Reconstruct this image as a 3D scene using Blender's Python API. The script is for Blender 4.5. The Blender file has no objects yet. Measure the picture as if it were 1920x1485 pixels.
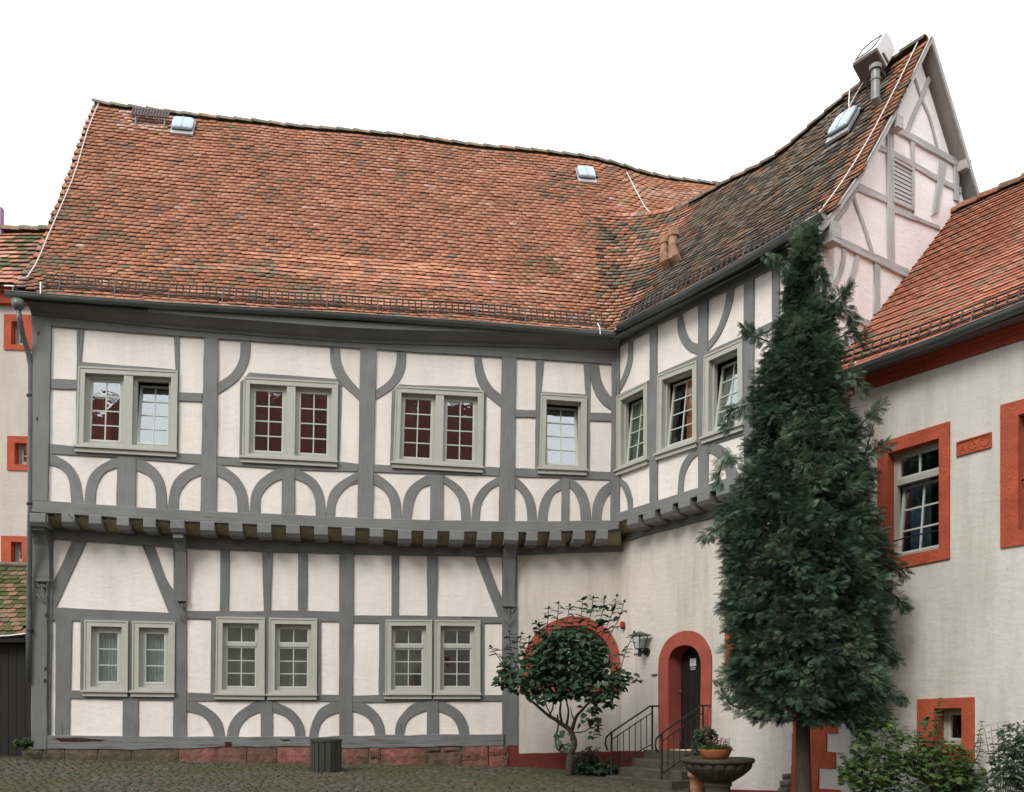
import bpy, math, random
import numpy as np
from mathutils import Vector, Matrix, noise
from mathutils.geometry import tessellate_polygon
random.seed(7); rng = np.random.default_rng(7)
S = bpy.context.scene
COL = S.collection
F = 1697.0; HX = 960.0; HY = 1340.0; CZ = 1.6          # focal length and horizon of the surveyed photograph, eye height

# ------------------------------------------------------------------ camera, sky, sun
cam = bpy.data.cameras.new('camera'); cam.sensor_width = 36; cam.lens = 36 * F / 1920
cam.shift_x = 0; cam.shift_y = (HY - 742.5) / 1920; cam.clip_end = 600
camo = bpy.data.objects.new('camera', cam); COL.objects.link(camo)
camo.location = (0, 0, CZ); camo.rotation_euler = (math.radians(90), 0, 0); S.camera = camo
SUN_EL, SUN_AZ = 40, 210           # degrees; azimuth clockwise from +Y (behind the camera, a little to its left)
w = bpy.data.worlds.new("World"); S.world = w; w.use_nodes = True
nt = w.node_tree; nt.nodes.clear()
sky = nt.nodes.new('ShaderNodeTexSky'); sky.sky_type = 'NISHITA'; sky.sun_disc = False
sky.sun_elevation = math.radians(SUN_EL); sky.sun_rotation = math.radians(SUN_AZ)
cl = nt.nodes.new('ShaderNodeTexNoise'); cl.inputs['Scale'].default_value = 1.6; cl.inputs['Detail'].default_value = 3
tc = nt.nodes.new('ShaderNodeTexCoord'); nt.links.new(tc.outputs['Generated'], cl.inputs['Vector'])
cr = nt.nodes.new('ShaderNodeMix'); cr.data_type = 'RGBA'
cr.inputs['A'].default_value = (10.6, 11.1, 11.6, 1); cr.inputs['B'].default_value = (12.3, 12.5, 12.6, 1)
nt.links.new(cl.outputs['Fac'], cr.inputs['Factor'])
mx = nt.nodes.new('ShaderNodeMix'); mx.data_type = 'RGBA'; mx.inputs['Factor'].default_value = 0.9
nt.links.new(sky.outputs['Color'], mx.inputs['A']); nt.links.new(cr.outputs['Result'], mx.inputs['B'])
bg = nt.nodes.new('ShaderNodeBackground'); bg.inputs['Strength'].default_value = 0.1
out = nt.nodes.new('ShaderNodeOutputWorld')
nt.links.new(mx.outputs['Result'], bg.inputs['Color']); nt.links.new(bg.outputs['Background'], out.inputs['Surface'])
sl = bpy.data.lights.new('sun', 'SUN'); sl.energy = 1.4; sl.angle = math.radians(22); sl.color = (1, .96, .9)
so = bpy.data.objects.new('sun', sl); COL.objects.link(so)
az, el = math.radians(SUN_AZ), math.radians(SUN_EL)
sd = Vector((math.sin(az) * math.cos(el), math.cos(az) * math.cos(el), math.sin(el)))
so.rotation_euler = (-sd).to_track_quat('-Z', 'Y').to_euler(); so.location = (-5, -5, 30)
S.view_settings.view_transform = 'Standard'; S.view_settings.look = 'None'
S.view_settings.exposure = 0.55; S.view_settings.gamma = 1; S.view_settings.use_curve_mapping = False
S.cycles.max_bounces = 7; S.cycles.transparent_max_bounces = 12

# ------------------------------------------------------------------ materials
def new_mat(name):
    m = bpy.data.materials.new(name); m.use_nodes = True
    n = m.node_tree; b = n.nodes['Principled BSDF']; return m, n, b
def N(n, t, **k):
    x = n.nodes.new(t)
    for a, v in k.items():
        if a in x.inputs: x.inputs[a].default_value = v
        else: setattr(x, a, v)
    return x
def ramp(n, fac, stops):
    r = n.nodes.new('ShaderNodeValToRGB'); e = r.color_ramp.elements
    while len(e) < len(stops): e.new(.5)
    for i, (p, c) in enumerate(stops): e[i].position = p; e[i].color = (*c, 1) if len(c) == 3 else c
    n.links.new(fac, r.inputs['Fac']); return r.outputs['Color']
def mixc(n, fac, a, b, mode='MIX'):
    x = n.nodes.new('ShaderNodeMix'); x.data_type = 'RGBA'; x.blend_type = mode
    for s, v in (('Factor', fac), ('A', a), ('B', b)):
        if hasattr(v, 'is_linked') or hasattr(v, 'links'): n.links.new(v, x.inputs[s])
        else: x.inputs[s].default_value = v if s == 'Factor' else (*v, 1)
    return x.outputs['Result']
def bump(n, b, h, s=.3, d=.02):
    x = n.nodes.new('ShaderNodeBump'); x.inputs['Strength'].default_value = s; x.inputs['Distance'].default_value = d
    n.links.new(h, x.inputs['Height']); n.links.new(x.outputs['Normal'], b.inputs['Normal'])
def pos(n, scale=(1, 1, 1)):
    g = n.nodes.new('ShaderNodeNewGeometry'); m = n.nodes.new('ShaderNodeMapping'); m.inputs['Scale'].default_value = scale
    n.links.new(g.outputs['Position'], m.inputs['Vector']); return m.outputs['Vector']
def nz(n, vec, scale, detail=4, rough=.55, out='Fac'):
    x = n.nodes.new('ShaderNodeTexNoise'); x.inputs['Scale'].default_value = scale
    x.inputs['Detail'].default_value = detail; x.inputs['Roughness'].default_value = rough
    n.links.new(vec, x.inputs['Vector']); return x.outputs[out]
def sc(c, k): return tuple(min(1, v * k) for v in c)
def mottled(name, base, var=.12, scale=1.2, rough=.9, bmp=.3, bscale=18, dirt=None, dirt_amt=.5, stretch=(1, 1, 1), bd=.02):
    m, n, b = new_mat(name); v = pos(n, stretch)
    c = ramp(n, nz(n, v, scale, 5), [(.3, tuple(x * (1 - var) for x in base)), (.7, tuple(min(1, x * (1 + var)) for x in base))])
    if dirt:
        d = ramp(n, nz(n, pos(n, (1, 1, .45)), .7, 7, .62), [(.5, (0, 0, 0)), (.78, (dirt_amt,) * 3)])
        c = mixc(n, d, c, dirt)
    n.links.new(c, b.inputs['Base Color']); b.inputs['Roughness'].default_value = rough
    b.inputs['Specular IOR Level'].default_value = .25
    h = nz(n, v, bscale, 6, .6); bump(n, b, h, bmp, bd); return m
def plaster(name, base, dirt, amt, bs=.35):
    m, n, b = new_mat(name)
    v = pos(n)
    c = ramp(n, nz(n, v, .9, 6, .6), [(.3, tuple(x * .93 for x in base)), (.7, tuple(min(1, x * 1.05) for x in base))])
    st = ramp(n, nz(n, pos(n, (2.2, 2.2, .35)), 1.1, 7, .65), [(.46, (0, 0, 0)), (.78, (min(1, amt * 1.3),) * 3)])
    c = mixc(n, st, c, dirt)
    sp = ramp(n, nz(n, v, 5.5, 4, .7), [(.62, (0, 0, 0)), (.78, (amt * .6,) * 3)]); c = mixc(n, sp, c, tuple(x * .8 for x in dirt))
    n.links.new(c, b.inputs['Base Color']); b.inputs['Roughness'].default_value = .93; b.inputs['Specular IOR Level'].default_value = .2
    a = nz(n, pos(n, (1, 1, 1.8)), 6, 6, .6); f = nz(n, v, 60, 3, .6)
    mm = n.nodes.new('ShaderNodeMath'); mm.operation = 'MULTIPLY_ADD'; mm.inputs[1].default_value = .25
    n.links.new(f, mm.inputs[0]); n.links.new(a, mm.inputs[2]); bump(n, b, mm.outputs[0], bs, .035); return m
def timber(name, base, dark, crack=.45, grain_str=.5, worn=None, worn_amt=0):
    m, n, b = new_mat(name)
    uvn = n.nodes.new('ShaderNodeUVMap'); uvn.uv_map = 'UVMap'
    mp = n.nodes.new('ShaderNodeMapping'); mp.inputs['Scale'].default_value = (1.3, 26, 1); n.links.new(uvn.outputs['UV'], mp.inputs['Vector'])
    g = nz(n, mp.outputs['Vector'], 1.5, 6, .65)
    c = ramp(n, g, [(.28, dark), (.42, base), (.75, tuple(x * 1.16 for x in base))])
    big = ramp(n, nz(n, pos(n), 1.7, 4), [(.3, (.86, .86, .86)), (.7, (1.1, 1.1, 1.1))])
    c = mixc(n, 1.0, c, big, 'MULTIPLY')
    mp2 = n.nodes.new('ShaderNodeMapping'); mp2.inputs['Scale'].default_value = (.5, 9, 1); n.links.new(uvn.outputs['UV'], mp2.inputs['Vector'])
    ck = ramp(n, nz(n, mp2.outputs['Vector'], 2.2, 3, .5), [(.28, (1, 1, 1)), (.31, (0, 0, 0))])
    ckm = n.nodes.new('ShaderNodeMath'); ckm.operation = 'MULTIPLY'; ckm.inputs[1].default_value = crack; n.links.new(ck, ckm.inputs[0])
    c = mixc(n, ckm.outputs[0], c, tuple(x * .25 for x in dark))
    if worn:
        wr = ramp(n, nz(n, mp.outputs['Vector'], .8, 5, .7), [(.5, (0, 0, 0)), (.6, (worn_amt,) * 3)]); c = mixc(n, wr, c, worn)
    n.links.new(c, b.inputs['Base Color']); b.inputs['Roughness'].default_value = .72; b.inputs['Specular IOR Level'].default_value = .3
    hh = n.nodes.new('ShaderNodeMath'); hh.operation = 'SUBTRACT'; n.links.new(g, hh.inputs[0]); n.links.new(ck, hh.inputs[1])
    bump(n, b, hh.outputs[0], grain_str, .012); return m
def plain(name, c, rough=.6, metal=0, var=.08, vs=8, bmp=.1):
    m, n, b = new_mat(name)
    k = ramp(n, nz(n, pos(n), vs, 4), [(.3, tuple(x * (1 - var) for x in c)), (.7, tuple(min(1, x * (1 + var)) for x in c))])
    n.links.new(k, b.inputs['Base Color']); b.inputs['Roughness'].default_value = rough; b.inputs['Metallic'].default_value = metal
    if bmp: bump(n, b, nz(n, pos(n), 40, 3), bmp, .004)
    return m
def tiled(name, moss=(.12, .10, .06), amt=.38, mscale=1.1):
    m, n, b = new_mat(name)
    a = n.nodes.new('ShaderNodeVertexColor'); a.layer_name = 'Col'
    v = pos(n)
    c = mixc(n, 1.0, a.outputs['Color'], ramp(n, nz(n, v, 9, 5, .65), [(.25, (.66, .66, .66)), (.75, (1.22, 1.2, 1.18))]), 'MULTIPLY')
    mo = ramp(n, nz(n, v, mscale, 8, .68), [(.52, (0, 0, 0)), (.72, (amt,) * 3)]); c = mixc(n, mo, c, moss)
    sp = ramp(n, nz(n, v, 26, 3, .6), [(.6, (0, 0, 0)), (.72, (.45,) * 3)]); c = mixc(n, sp, c, (.09, .075, .055))
    n.links.new(c, b.inputs['Base Color']); b.inputs['Roughness'].default_value = .85; b.inputs['Specular IOR Level'].default_value = .25
    bump(n, b, nz(n, v, 45, 4), .35, .008); return m
def foliage(name, c1, c2, c3, scale=3.0, trans=.25):
    m, n, b = new_mat(name); v = pos(n)
    a = n.nodes.new('ShaderNodeVertexColor'); a.layer_name = 'Col'
    c = ramp(n, nz(n, v, scale, 4, .6), [(.3, c1), (.5, c2), (.72, c3)])
    c = mixc(n, 1.0, c, a.outputs['Color'], 'MULTIPLY')
    n.links.new(c, b.inputs['Base Color']); b.inputs['Roughness'].default_value = .55; b.inputs['Specular IOR Level'].default_value = .35
    t = n.nodes.new('ShaderNodeBsdfTranslucent'); n.links.new(c, t.inputs['Color'])
    x = n.nodes.new('ShaderNodeMixShader'); x.inputs[0].default_value = trans
    n.links.new(b.outputs[0], x.inputs[1]); n.links.new(t.outputs[0], x.inputs[2]); n.links.new(x.outputs[0], n.nodes['Material Output'].inputs['Surface'])
    return m
def vcol(name, rough=.85, bs=.5, bsc=14, var=(.7, 1.25), moss=None, mamt=.5, mscale=1.5, bd=.02):
    m, n, b = new_mat(name)
    a = n.nodes.new('ShaderNodeVertexColor'); a.layer_name = 'Col'; v = pos(n)
    c = mixc(n, 1.0, a.outputs['Color'], ramp(n, nz(n, v, 7, 6, .65), [(.3, (var[0],) * 3), (.7, (var[1],) * 3)]), 'MULTIPLY')
    if moss:
        mo = ramp(n, nz(n, v, mscale, 7, .7), [(.45, (0, 0, 0)), (.62, (mamt,) * 3)]); c = mixc(n, mo, c, moss)
    n.links.new(c, b.inputs['Base Color']); b.inputs['Roughness'].default_value = rough; b.inputs['Specular IOR Level'].default_value = .25
    bump(n, b, nz(n, v, bsc, 6, .65), bs, bd); return m
def glassy(name, refl=.3, tint=(.85, .9, .88)):
    m, n, b = new_mat(name)
    n.nodes.remove(b)
    g = n.nodes.new('ShaderNodeBsdfGlossy'); g.inputs['Roughness'].default_value = .004; g.inputs['Color'].default_value = (.96, .98, 1, 1)
    t = n.nodes.new('ShaderNodeBsdfTransparent'); t.inputs['Color'].default_value = (*tint, 1)
    lw = n.nodes.new('ShaderNodeLayerWeight'); lw.inputs['Blend'].default_value = .5      # Schlick: reflectance rises towards grazing
    pw = n.nodes.new('ShaderNodeMath'); pw.operation = 'POWER'; pw.inputs[1].default_value = 5; n.links.new(lw.outputs['Facing'], pw.inputs[0])
    ad = n.nodes.new('ShaderNodeMath'); ad.operation = 'ADD'; ad.inputs[1].default_value = refl + .02; ad.use_clamp = True; n.links.new(pw.outputs[0], ad.inputs[0])
    bp = n.nodes.new('ShaderNodeBump'); bp.inputs['Strength'].default_value = .07; bp.inputs['Distance'].default_value = .02
    n.links.new(nz(n, pos(n), 5, 2), bp.inputs['Height']); n.links.new(bp.outputs[0], g.inputs['Normal'])
    x = n.nodes.new('ShaderNodeMixShader'); n.links.new(ad.outputs[0], x.inputs[0]); n.links.new(t.outputs[0], x.inputs[1]); n.links.new(g.outputs[0], x.inputs[2])
    n.links.new(x.outputs[0], n.nodes['Material Output'].inputs['Surface']); return m

M = {}
M['plaster'] = plaster('cream_pink_plaster', (.79, .735, .68), (.55, .48, .41), .4)
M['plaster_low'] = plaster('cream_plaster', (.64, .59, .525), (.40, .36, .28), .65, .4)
M['plaster_right'] = plaster('rough_cream_plaster', (.64, .61, .555), (.42, .38, .31), .6, .28)
M['plaster_gable'] = plaster('pinkish_plaster', (.88, .835, .82), (.6, .54, .51), .4)
M['plaster_neighbour'] = plaster('grey_beige_plaster', (.56, .50, .45), (.38, .33, .28), .4)
M['timber'] = timber('grey_painted_timber', (.180, .183, .174), (.118, .122, .114), .7)
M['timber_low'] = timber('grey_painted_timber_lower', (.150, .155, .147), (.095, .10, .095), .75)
M['timber_sill'] = timber('worn_grey_timber', (.165, .175, .178), (.08, .085, .09), .8, .9, (.10, .07, .05), .6)
M['timber_gable'] = timber('weathered_pale_timber', (.44, .43, .42), (.30, .29, .28), .6, .8, (.26, .24, .22), .55)
M['soffit'] = timber('dark_grey_boarding', (.145, .15, .138), (.10, .105, .095), .3)
M['soffit_pale'] = timber('pale_grey_boarding', (.30, .29, .275), (.22, .21, .20), .3)
M['bargeboard'] = plain('pale_grey_board', (.42, .41, .40), .7)
M['infill'] = mottled('olive_infill_boarding', (.38, .33, .22), .2, 4)
M['frame'] = plain('sage_grey_window_paint', (.405, .405, .35), .5, 0, .05, 5)
M['sash'] = plain('pale_sash_paint', (.47, .50, .44), .45, 0, .05, 5)
M['red_stone'] = mottled('red_painted_stone', (.43, .09, .045), .2, 3.5, .85, .8, 26, (.27, .075, .045), .75)
M['red_dull'] = mottled('dull_red_painted_stone', (.34, .085, .058), .14, 3.0, .9, .4, 22, (.24, .075, .055), .5)
M['red_plinth'] = mottled('dark_red_painted_plinth', (.165, .036, .03), .2, 2.5, .9, .6, 14, (.09, .04, .03), .6)
M['cornice'] = mottled('red_moulded_cornice', (.30, .05, .028), .12, 3.0, .75, .15, 20)
M['sandstone'] = vcol('red_sandstone', .92, 1.0, 11, (.6, 1.35), (.055, .055, .028), .55, .9, .05)
M['mortar'] = mottled('grey_mortar', (.19, .165, .13), .2, 6, .95, .8, 30)
M['step'] = mottled('mossy_step_stone', (.072, .063, .044), .3, 5, .9, .8, 25, (.05, .055, .025), .6)
M['fountain'] = mottled('mossy_carved_stone', (.062, .056, .034), .35, 6, .92, 1.0, 28, (.035, .045, .018), .7)
M['tile'] = tiled('clay_roof_tile')
M['tile_right'] = tiled('newer_clay_roof_tile', (.10, .08, .045), .12)
M['tile_moss'] = tiled('mossy_clay_roof_tile', (.045, .055, .018), .75, .9)
M['deck'] = plain('dark_roof_underlay', (.035, .028, .022), .95)
M['ridge'] = vcol('mossy_ridge_tile', .9, .5, 30, (.65, 1.25), (.075, .08, .05), .6, 2.0)
M['zinc'] = plain('dark_zinc', (.12, .13, .125), .45, .35, .2, 3)
M['steel'] = plain('galvanised_steel', (.22, .21, .20), .5, .5, .15, 6)
M['guard'] = plain('weathered_grille_steel', (.055, .045, .038), .7, .1, .2, 6)
M['rod'] = plain('pale_aluminium_rod', (.72, .70, .66), .4, .3, .05, 6)
M['iron'] = plain('black_wrought_iron', (.013, .013, .014), .5, .2, .2, 6)
M['lead'] = plain('pale_lead_flashing', (.42, .42, .42), .5, .3, .15, 6)
M['skylid'] = plain('glossy_grey_blue_dome', (.42, .50, .56), .12, .2, .03, 4, 0)
M['hood'] = plain('pale_painted_hood', (.66, .66, .66), .5, 0, .05, 5)
M['hood_dark'] = plain('dark_red_brown_hood_base', (.12, .085, .085), .6)
M['clay_pipe'] = mottled('terracotta_vent_pipe', (.36, .21, .14), .3, 9)
M['terracotta'] = mottled('terracotta_pot', (.36, .115, .05), .12, 6, .75, .15, 30)
M['terracotta_pale'] = mottled('pale_terracotta_pot', (.42, .19, .11), .12, 6, .8, .2, 30)
M['soil'] = mottled('potting_soil', (.03, .022, .015), .3, 20)
M['glass'] = glassy('window_glass', .24)
M['glass_low'] = glassy('lower_window_glass', .10)
M['eave_grey'] = plain('grey_eaves_board', (.12, .125, .115), .8)
M['bracket'] = plain('dark_bracket_steel', (.10, .095, .09), .6, .2)
M['glass_dark'] = glassy('shaded_window_glass', .02)
M['glass_lamp'] = glassy('lantern_glass', .0)
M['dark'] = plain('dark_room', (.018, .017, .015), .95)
M['curtain_red'] = plain('red_curtain', (.30, .04, .04), .9)
M['curtain_net'] = plain('grey_net_curtain', (.55, .52, .56), .9)
M['curtain_orange'] = plain('orange_curtain', (.42, .14, .05), .9)
M['curtain_blue'] = plain('blue_curtain', (.06, .10, .16), .9)
M['blind'] = plain('grey_roller_blind', (.13, .13, .105), .9)
M['door'] = timber('dark_brown_door', (.012, .007, .005), (.006, .004, .003), .2)
M['paper'] = plain('white_paper', (.7, .68, .75), .8, 0, .02, 5, 0)
M['ink'] = plain('dark_ink', (.05, .05, .05), .8)
M['blackwood'] = timber('black_gate_boards', (.014, .012, .010), (.006, .005, .004), .3)
M['bin'] = timber('dark_green_bin_slat', (.040, .044, .030), (.02, .022, .015), .3)
M['beacon'] = plain('red_beacon_plastic', (.35, .01, .015), .3)
M['white_plastic'] = plain('white_plastic', (.6, .6, .6), .4)
M['bark'] = mottled('brown_bark', (.075, .055, .04), .35, 4, .95, 1.0, 22, None, 0, (3, 3, .5))
M['twig'] = mottled('grey_brown_twig', (.085, .065, .048), .3, 8, .9, .6, 30)
M['ground'] = mottled('mossy_earth', (.050, .046, .025), .35, 1.5, .95, .8, 30, (.050, .060, .018), .7)
M['cobble'] = vcol('cobblestone', .85, .6, 30, (.6, 1.3), (.05, .058, .02), .75, .8)
M['conifer'] = foliage('cypress_foliage', (.028, .052, .033), (.078, .128, .080), (.215, .285, .185), 1.8, .22)
M['leafA'] = foliage('broad_leaf', (.020, .044, .022), (.038, .078, .038), (.075, .13, .058), 3, .25)
M['leafB'] = foliage('maple_like_leaf', (.045, .085, .026), (.08, .14, .04), (.15, .21, .06), 4, .35)
M['leafC'] = foliage('narrow_grey_green_leaf', (.04, .06, .035), (.07, .10, .06), (.12, .16, .10), 4, .3)
M['flower'] = plain('pink_petals', (.62, .25, .30), .7)
M['brown_leaf'] = foliage('brown_leaf', (.08, .03, .02), (.12, .05, .03), (.2, .08, .04), 4, .3)

# ------------------------------------------------------------------ object helpers
def tag(o, label=None, cat=None, group=None, kind=None):
    if label: o['label'] = label
    if cat: o['category'] = cat
    if group: o['group'] = group
    if kind: o['kind'] = kind
    return o
def empty(name, loc, label, cat, group=None):
    o = bpy.data.objects.new(name, None); COL.objects.link(o); o.location = loc; o.empty_display_size = .2
    return tag(o, label, cat, group)
def parent_keep(o, p):
    o.parent = p
    # everything is modelled in world coordinates: undo the offset of the parents
    off = Vector((0, 0, 0)); q = p
    while q: off += q.location; q = q.parent
    o.matrix_parent_inverse = Matrix.Identity(4)
    o.location = o.location - off
class MB:
    def __init__(s): s.v = []; s.f = []; s.c = []; s.uv = []
    def poly(s, pts, col=None):
        b = len(s.v); s.v += [tuple(p) for p in pts]; s.f.append(tuple(range(b, b + len(pts)))); s.c.append(col or (1, 1, 1))
    def mesh(s, pts, faces, col=None):
        b = len(s.v); s.v += [tuple(p) for p in pts]
        for f in faces: s.f.append(tuple(b + i for i in f)); s.c.append(col or (1, 1, 1))
    def box8(s, c, col=None):   # c: 8 corners, bottom ring 0-3, top ring 4-7
        s.mesh(c, [(3, 2, 1, 0), (4, 5, 6, 7), (0, 1, 5, 4), (1, 2, 6, 5), (2, 3, 7, 6), (3, 0, 4, 7)], col)
    def box(s, x0, x1, y0, y1, z0, z1, T=None, col=None):
        c = [(x0, y0, z0), (x1, y0, z0), (x1, y1, z0), (x0, y1, z0), (x0, y0, z1), (x1, y0, z1), (x1, y1, z1), (x0, y1, z1)]
        if T: c = [T(*p) for p in c]
        s.box8(c, col)
    def tube(s, pts, r, n=8, cap=True, col=None, flat=None):
        pts = [Vector(p) for p in pts]; k = len(pts); R = r if isinstance(r, (list, tuple)) else [r] * k
        b = len(s.v); up = Vector((0, 0, 1)); px = None
        for i, p in enumerate(pts):
            d = (pts[min(i + 1, k - 1)] - pts[max(i - 1, 0)]); d = d.normalized() if d.length > 1e-9 else up
            if px is None:
                a = Vector((0, 0, 1)) if abs(d.z) < .9 else Vector((1, 0, 0)); px = d.cross(a).normalized()
            else:
                px = (px - d * px.dot(d)); px = px.normalized() if px.length > 1e-6 else d.orthogonal().normalized()
            py = d.cross(px)
            for j in range(n):
                t = 2 * math.pi * j / n; s.v.append(tuple(p + (px * math.cos(t) + py * math.sin(t)) * R[i]))
        for i in range(k - 1):
            for j in range(n):
                s.f.append((b + i * n + j, b + i * n + (j + 1) % n, b + (i + 1) * n + (j + 1) % n, b + (i + 1) * n + j)); s.c.append(col or (1, 1, 1))
        if cap:
            s.f.append(tuple(b + j for j in reversed(range(n)))); s.c.append(col or (1, 1, 1))
            s.f.append(tuple(b + (k - 1) * n + j for j in range(n))); s.c.append(col or (1, 1, 1))
    def lathe(s, c, prof, n=32, col=None, mod=None):   # prof: list of (r, z)
        b = len(s.v); c = Vector(c)
        for i, (r, z) in enumerate(prof):
            for j in range(n):
                t = 2 * math.pi * j / n; rr, zz = (mod(r, z, t, i) if mod else (r, z))
                s.v.append((c.x + rr * math.cos(t), c.y + rr * math.sin(t), c.z + zz))
        for i in range(len(prof) - 1):
            for j in range(n):
                s.f.append((b + i * n + j, b + i * n + (j + 1) % n, b + (i + 1) * n + (j + 1) % n, b + (i + 1) * n + j)); s.c.append(col or (1, 1, 1))
    def build(s, name, mat, parent=None, smooth=False, label=None, kind=None, colors=False, uvs=None):
        me = bpy.data.meshes.new(name); me.from_pydata(s.v, [], s.f); me.update()
        if colors:
            a = me.color_attributes.new('Col', 'FLOAT_COLOR', 'CORNER'); arr = []
            for f, c in zip(s.f, s.c): arr += [c[0], c[1], c[2], 1.0] * len(f)
            a.data.foreach_set('color', arr)
        if uvs:
            l = me.uv_layers.new(name='UVMap'); arr = []
            for f in s.f:
                for i in f: arr += uvs(s.v[i])
            l.data.foreach_set('uv', arr)
        if smooth: me.polygons.foreach_set('use_smooth', [True] * len(me.polygons))
        if mat: me.materials.append(mat)
        o = bpy.data.objects.new(name, me); COL.objects.link(o)
        if parent: parent_keep(o, parent)
        if label: o['label'] = label
        if kind: o['kind'] = kind
        return o
def np_build(name, V, faces_idx, sizes, cols, mat, parent=None, kind=None, label=None, smooth=False):
    """V (n,3); faces_idx flat loop vertex indices; sizes per face; cols per face (m,3)"""
    me = bpy.data.meshes.new(name); nl = len(faces_idx); nf = len(sizes)
    me.vertices.add(len(V)); me.vertices.foreach_set('co', np.asarray(V, np.float32).ravel())
    me.loops.add(nl); me.loops.foreach_set('vertex_index', np.asarray(faces_idx, np.int32))
    me.polygons.add(nf); st = np.zeros(nf, np.int32); st[1:] = np.cumsum(sizes)[:-1]
    me.polygons.foreach_set('loop_start', st); me.polygons.foreach_set('loop_total', np.asarray(sizes, np.int32))
    me.update(calc_edges=True)
    a = me.color_attributes.new('Col', 'FLOAT_COLOR', 'CORNER')
    c = np.ones((nf, 4), np.float32); c[:, :3] = cols; c = np.repeat(c, sizes, axis=0); a.data.foreach_set('color', c.ravel())
    me.materials.append(mat)
    if smooth: me.polygons.foreach_set('use_smooth', np.ones(nf, bool))
    o = bpy.data.objects.new(name, me); COL.objects.link(o)
    if parent: parent_keep(o, parent)
    if kind: o['kind'] = kind
    if label: o['label'] = label
    return o
def stamp(tV, tF, mats, cols):
    """copies template (verts, faces) by each 4x4 matrix; returns arrays for np_build"""
    tV = np.asarray(tV, float); nv = len(tV); m = np.asarray(mats, float)
    V = np.einsum('kij,nj->kni', m[:, :3, :3], tV) + m[:, None, :3, 3]
    fl = np.concatenate([np.array(f) for f in tF]); sz = np.array([len(f) for f in tF])
    idx = (fl[None, :] + (np.arange(len(m)) * nv)[:, None]).ravel()
    return V.reshape(-1, 3), idx, np.tile(sz, len(m)), np.repeat(np.asarray(cols, float), len(tF), axis=0)

# ------------------------------------------------------------------ wall planes of the place
def v2(x, y): return Vector((x, y))
class Plane:
    """vertical wall plane: origin (x,y), direction u along the wall, n outward. z is measured from eye height."""
    def __init__(s, o, d): s.o = v2(*o); s.d = v2(*d).normalized(); s.n = v2(s.d.y, -s.d.x)
    def off(s, k): return Plane(s.o + s.n * k, s.d)
    def px(s, x, y, off=0.):
        r = v2((x - HX) / F, 1.); o = s.o + s.n * off
        t = o.dot(s.n) / r.dot(s.n); P = r * t
        return ((P - o).dot(s.d), (HY - y) / F * t)
    def w(s, u, z, n=0.):
        p = s.o + s.d * u + s.n * n; return Vector((p.x, p.y, z + CZ))
    def at(s, x, y, off=0., n=None):
        u, z = s.px(x, y, off); return s.w(u, z, off if n is None else n)
U0 = Plane((0, 17.707), (11040, 1697)); U1 = U0.off(.45)
V0 = Plane(U0.at(1165, 1000).xy, (1210, -1697)); V1 = Plane(U1.at(1158, 700).xy, (1210, -1697))
Gc = V1.at(1545, 430).xy
G = Plane(Gc, (-V0.n.x, -V0.n.y))
S_G = V1.px(1545, 430)[0]
UE, VE = U0.off(.80), V1.off(.35)
def gz(x, y):
    x = max(-25, min(25, x)); y = max(-20, min(30, y)); return .54 - .03 * x + .03 * (y - 17.7) - .04 * max(0, min(6, x - .3))
def pix(x, y, Y): return Vector(((x - HX) / F * Y, Y, CZ + (HY - y) / F * Y))
def interp(t, tab):
    if t <= tab[0][0]: return tab[0][1]
    for (a, b), (c, d) in zip(tab, tab[1:]):
        if t <= c: return b + (d - b) * (t - a) / (c - a)
    return tab[-1][1]
def spline(pts, n=4):
    if len(pts) < 3: return [tuple(p) for p in pts]
    P = [Vector(p) for p in pts]; P = [P[0] * 2 - P[1]] + P + [P[-1] * 2 - P[-2]]; o = []
    for i in range(1, len(P) - 2):
        for k in range(n):
            t = k / n; a, b, c, d = P[i - 1:i + 3]
            o.append(.5 * ((2 * b) + (c - a) * t + (2 * a - 5 * b + 4 * c - d) * t * t + (3 * b - 3 * c + d - a) * t ** 3))
    o.append(P[-2]); return [tuple(p) for p in o]

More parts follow.
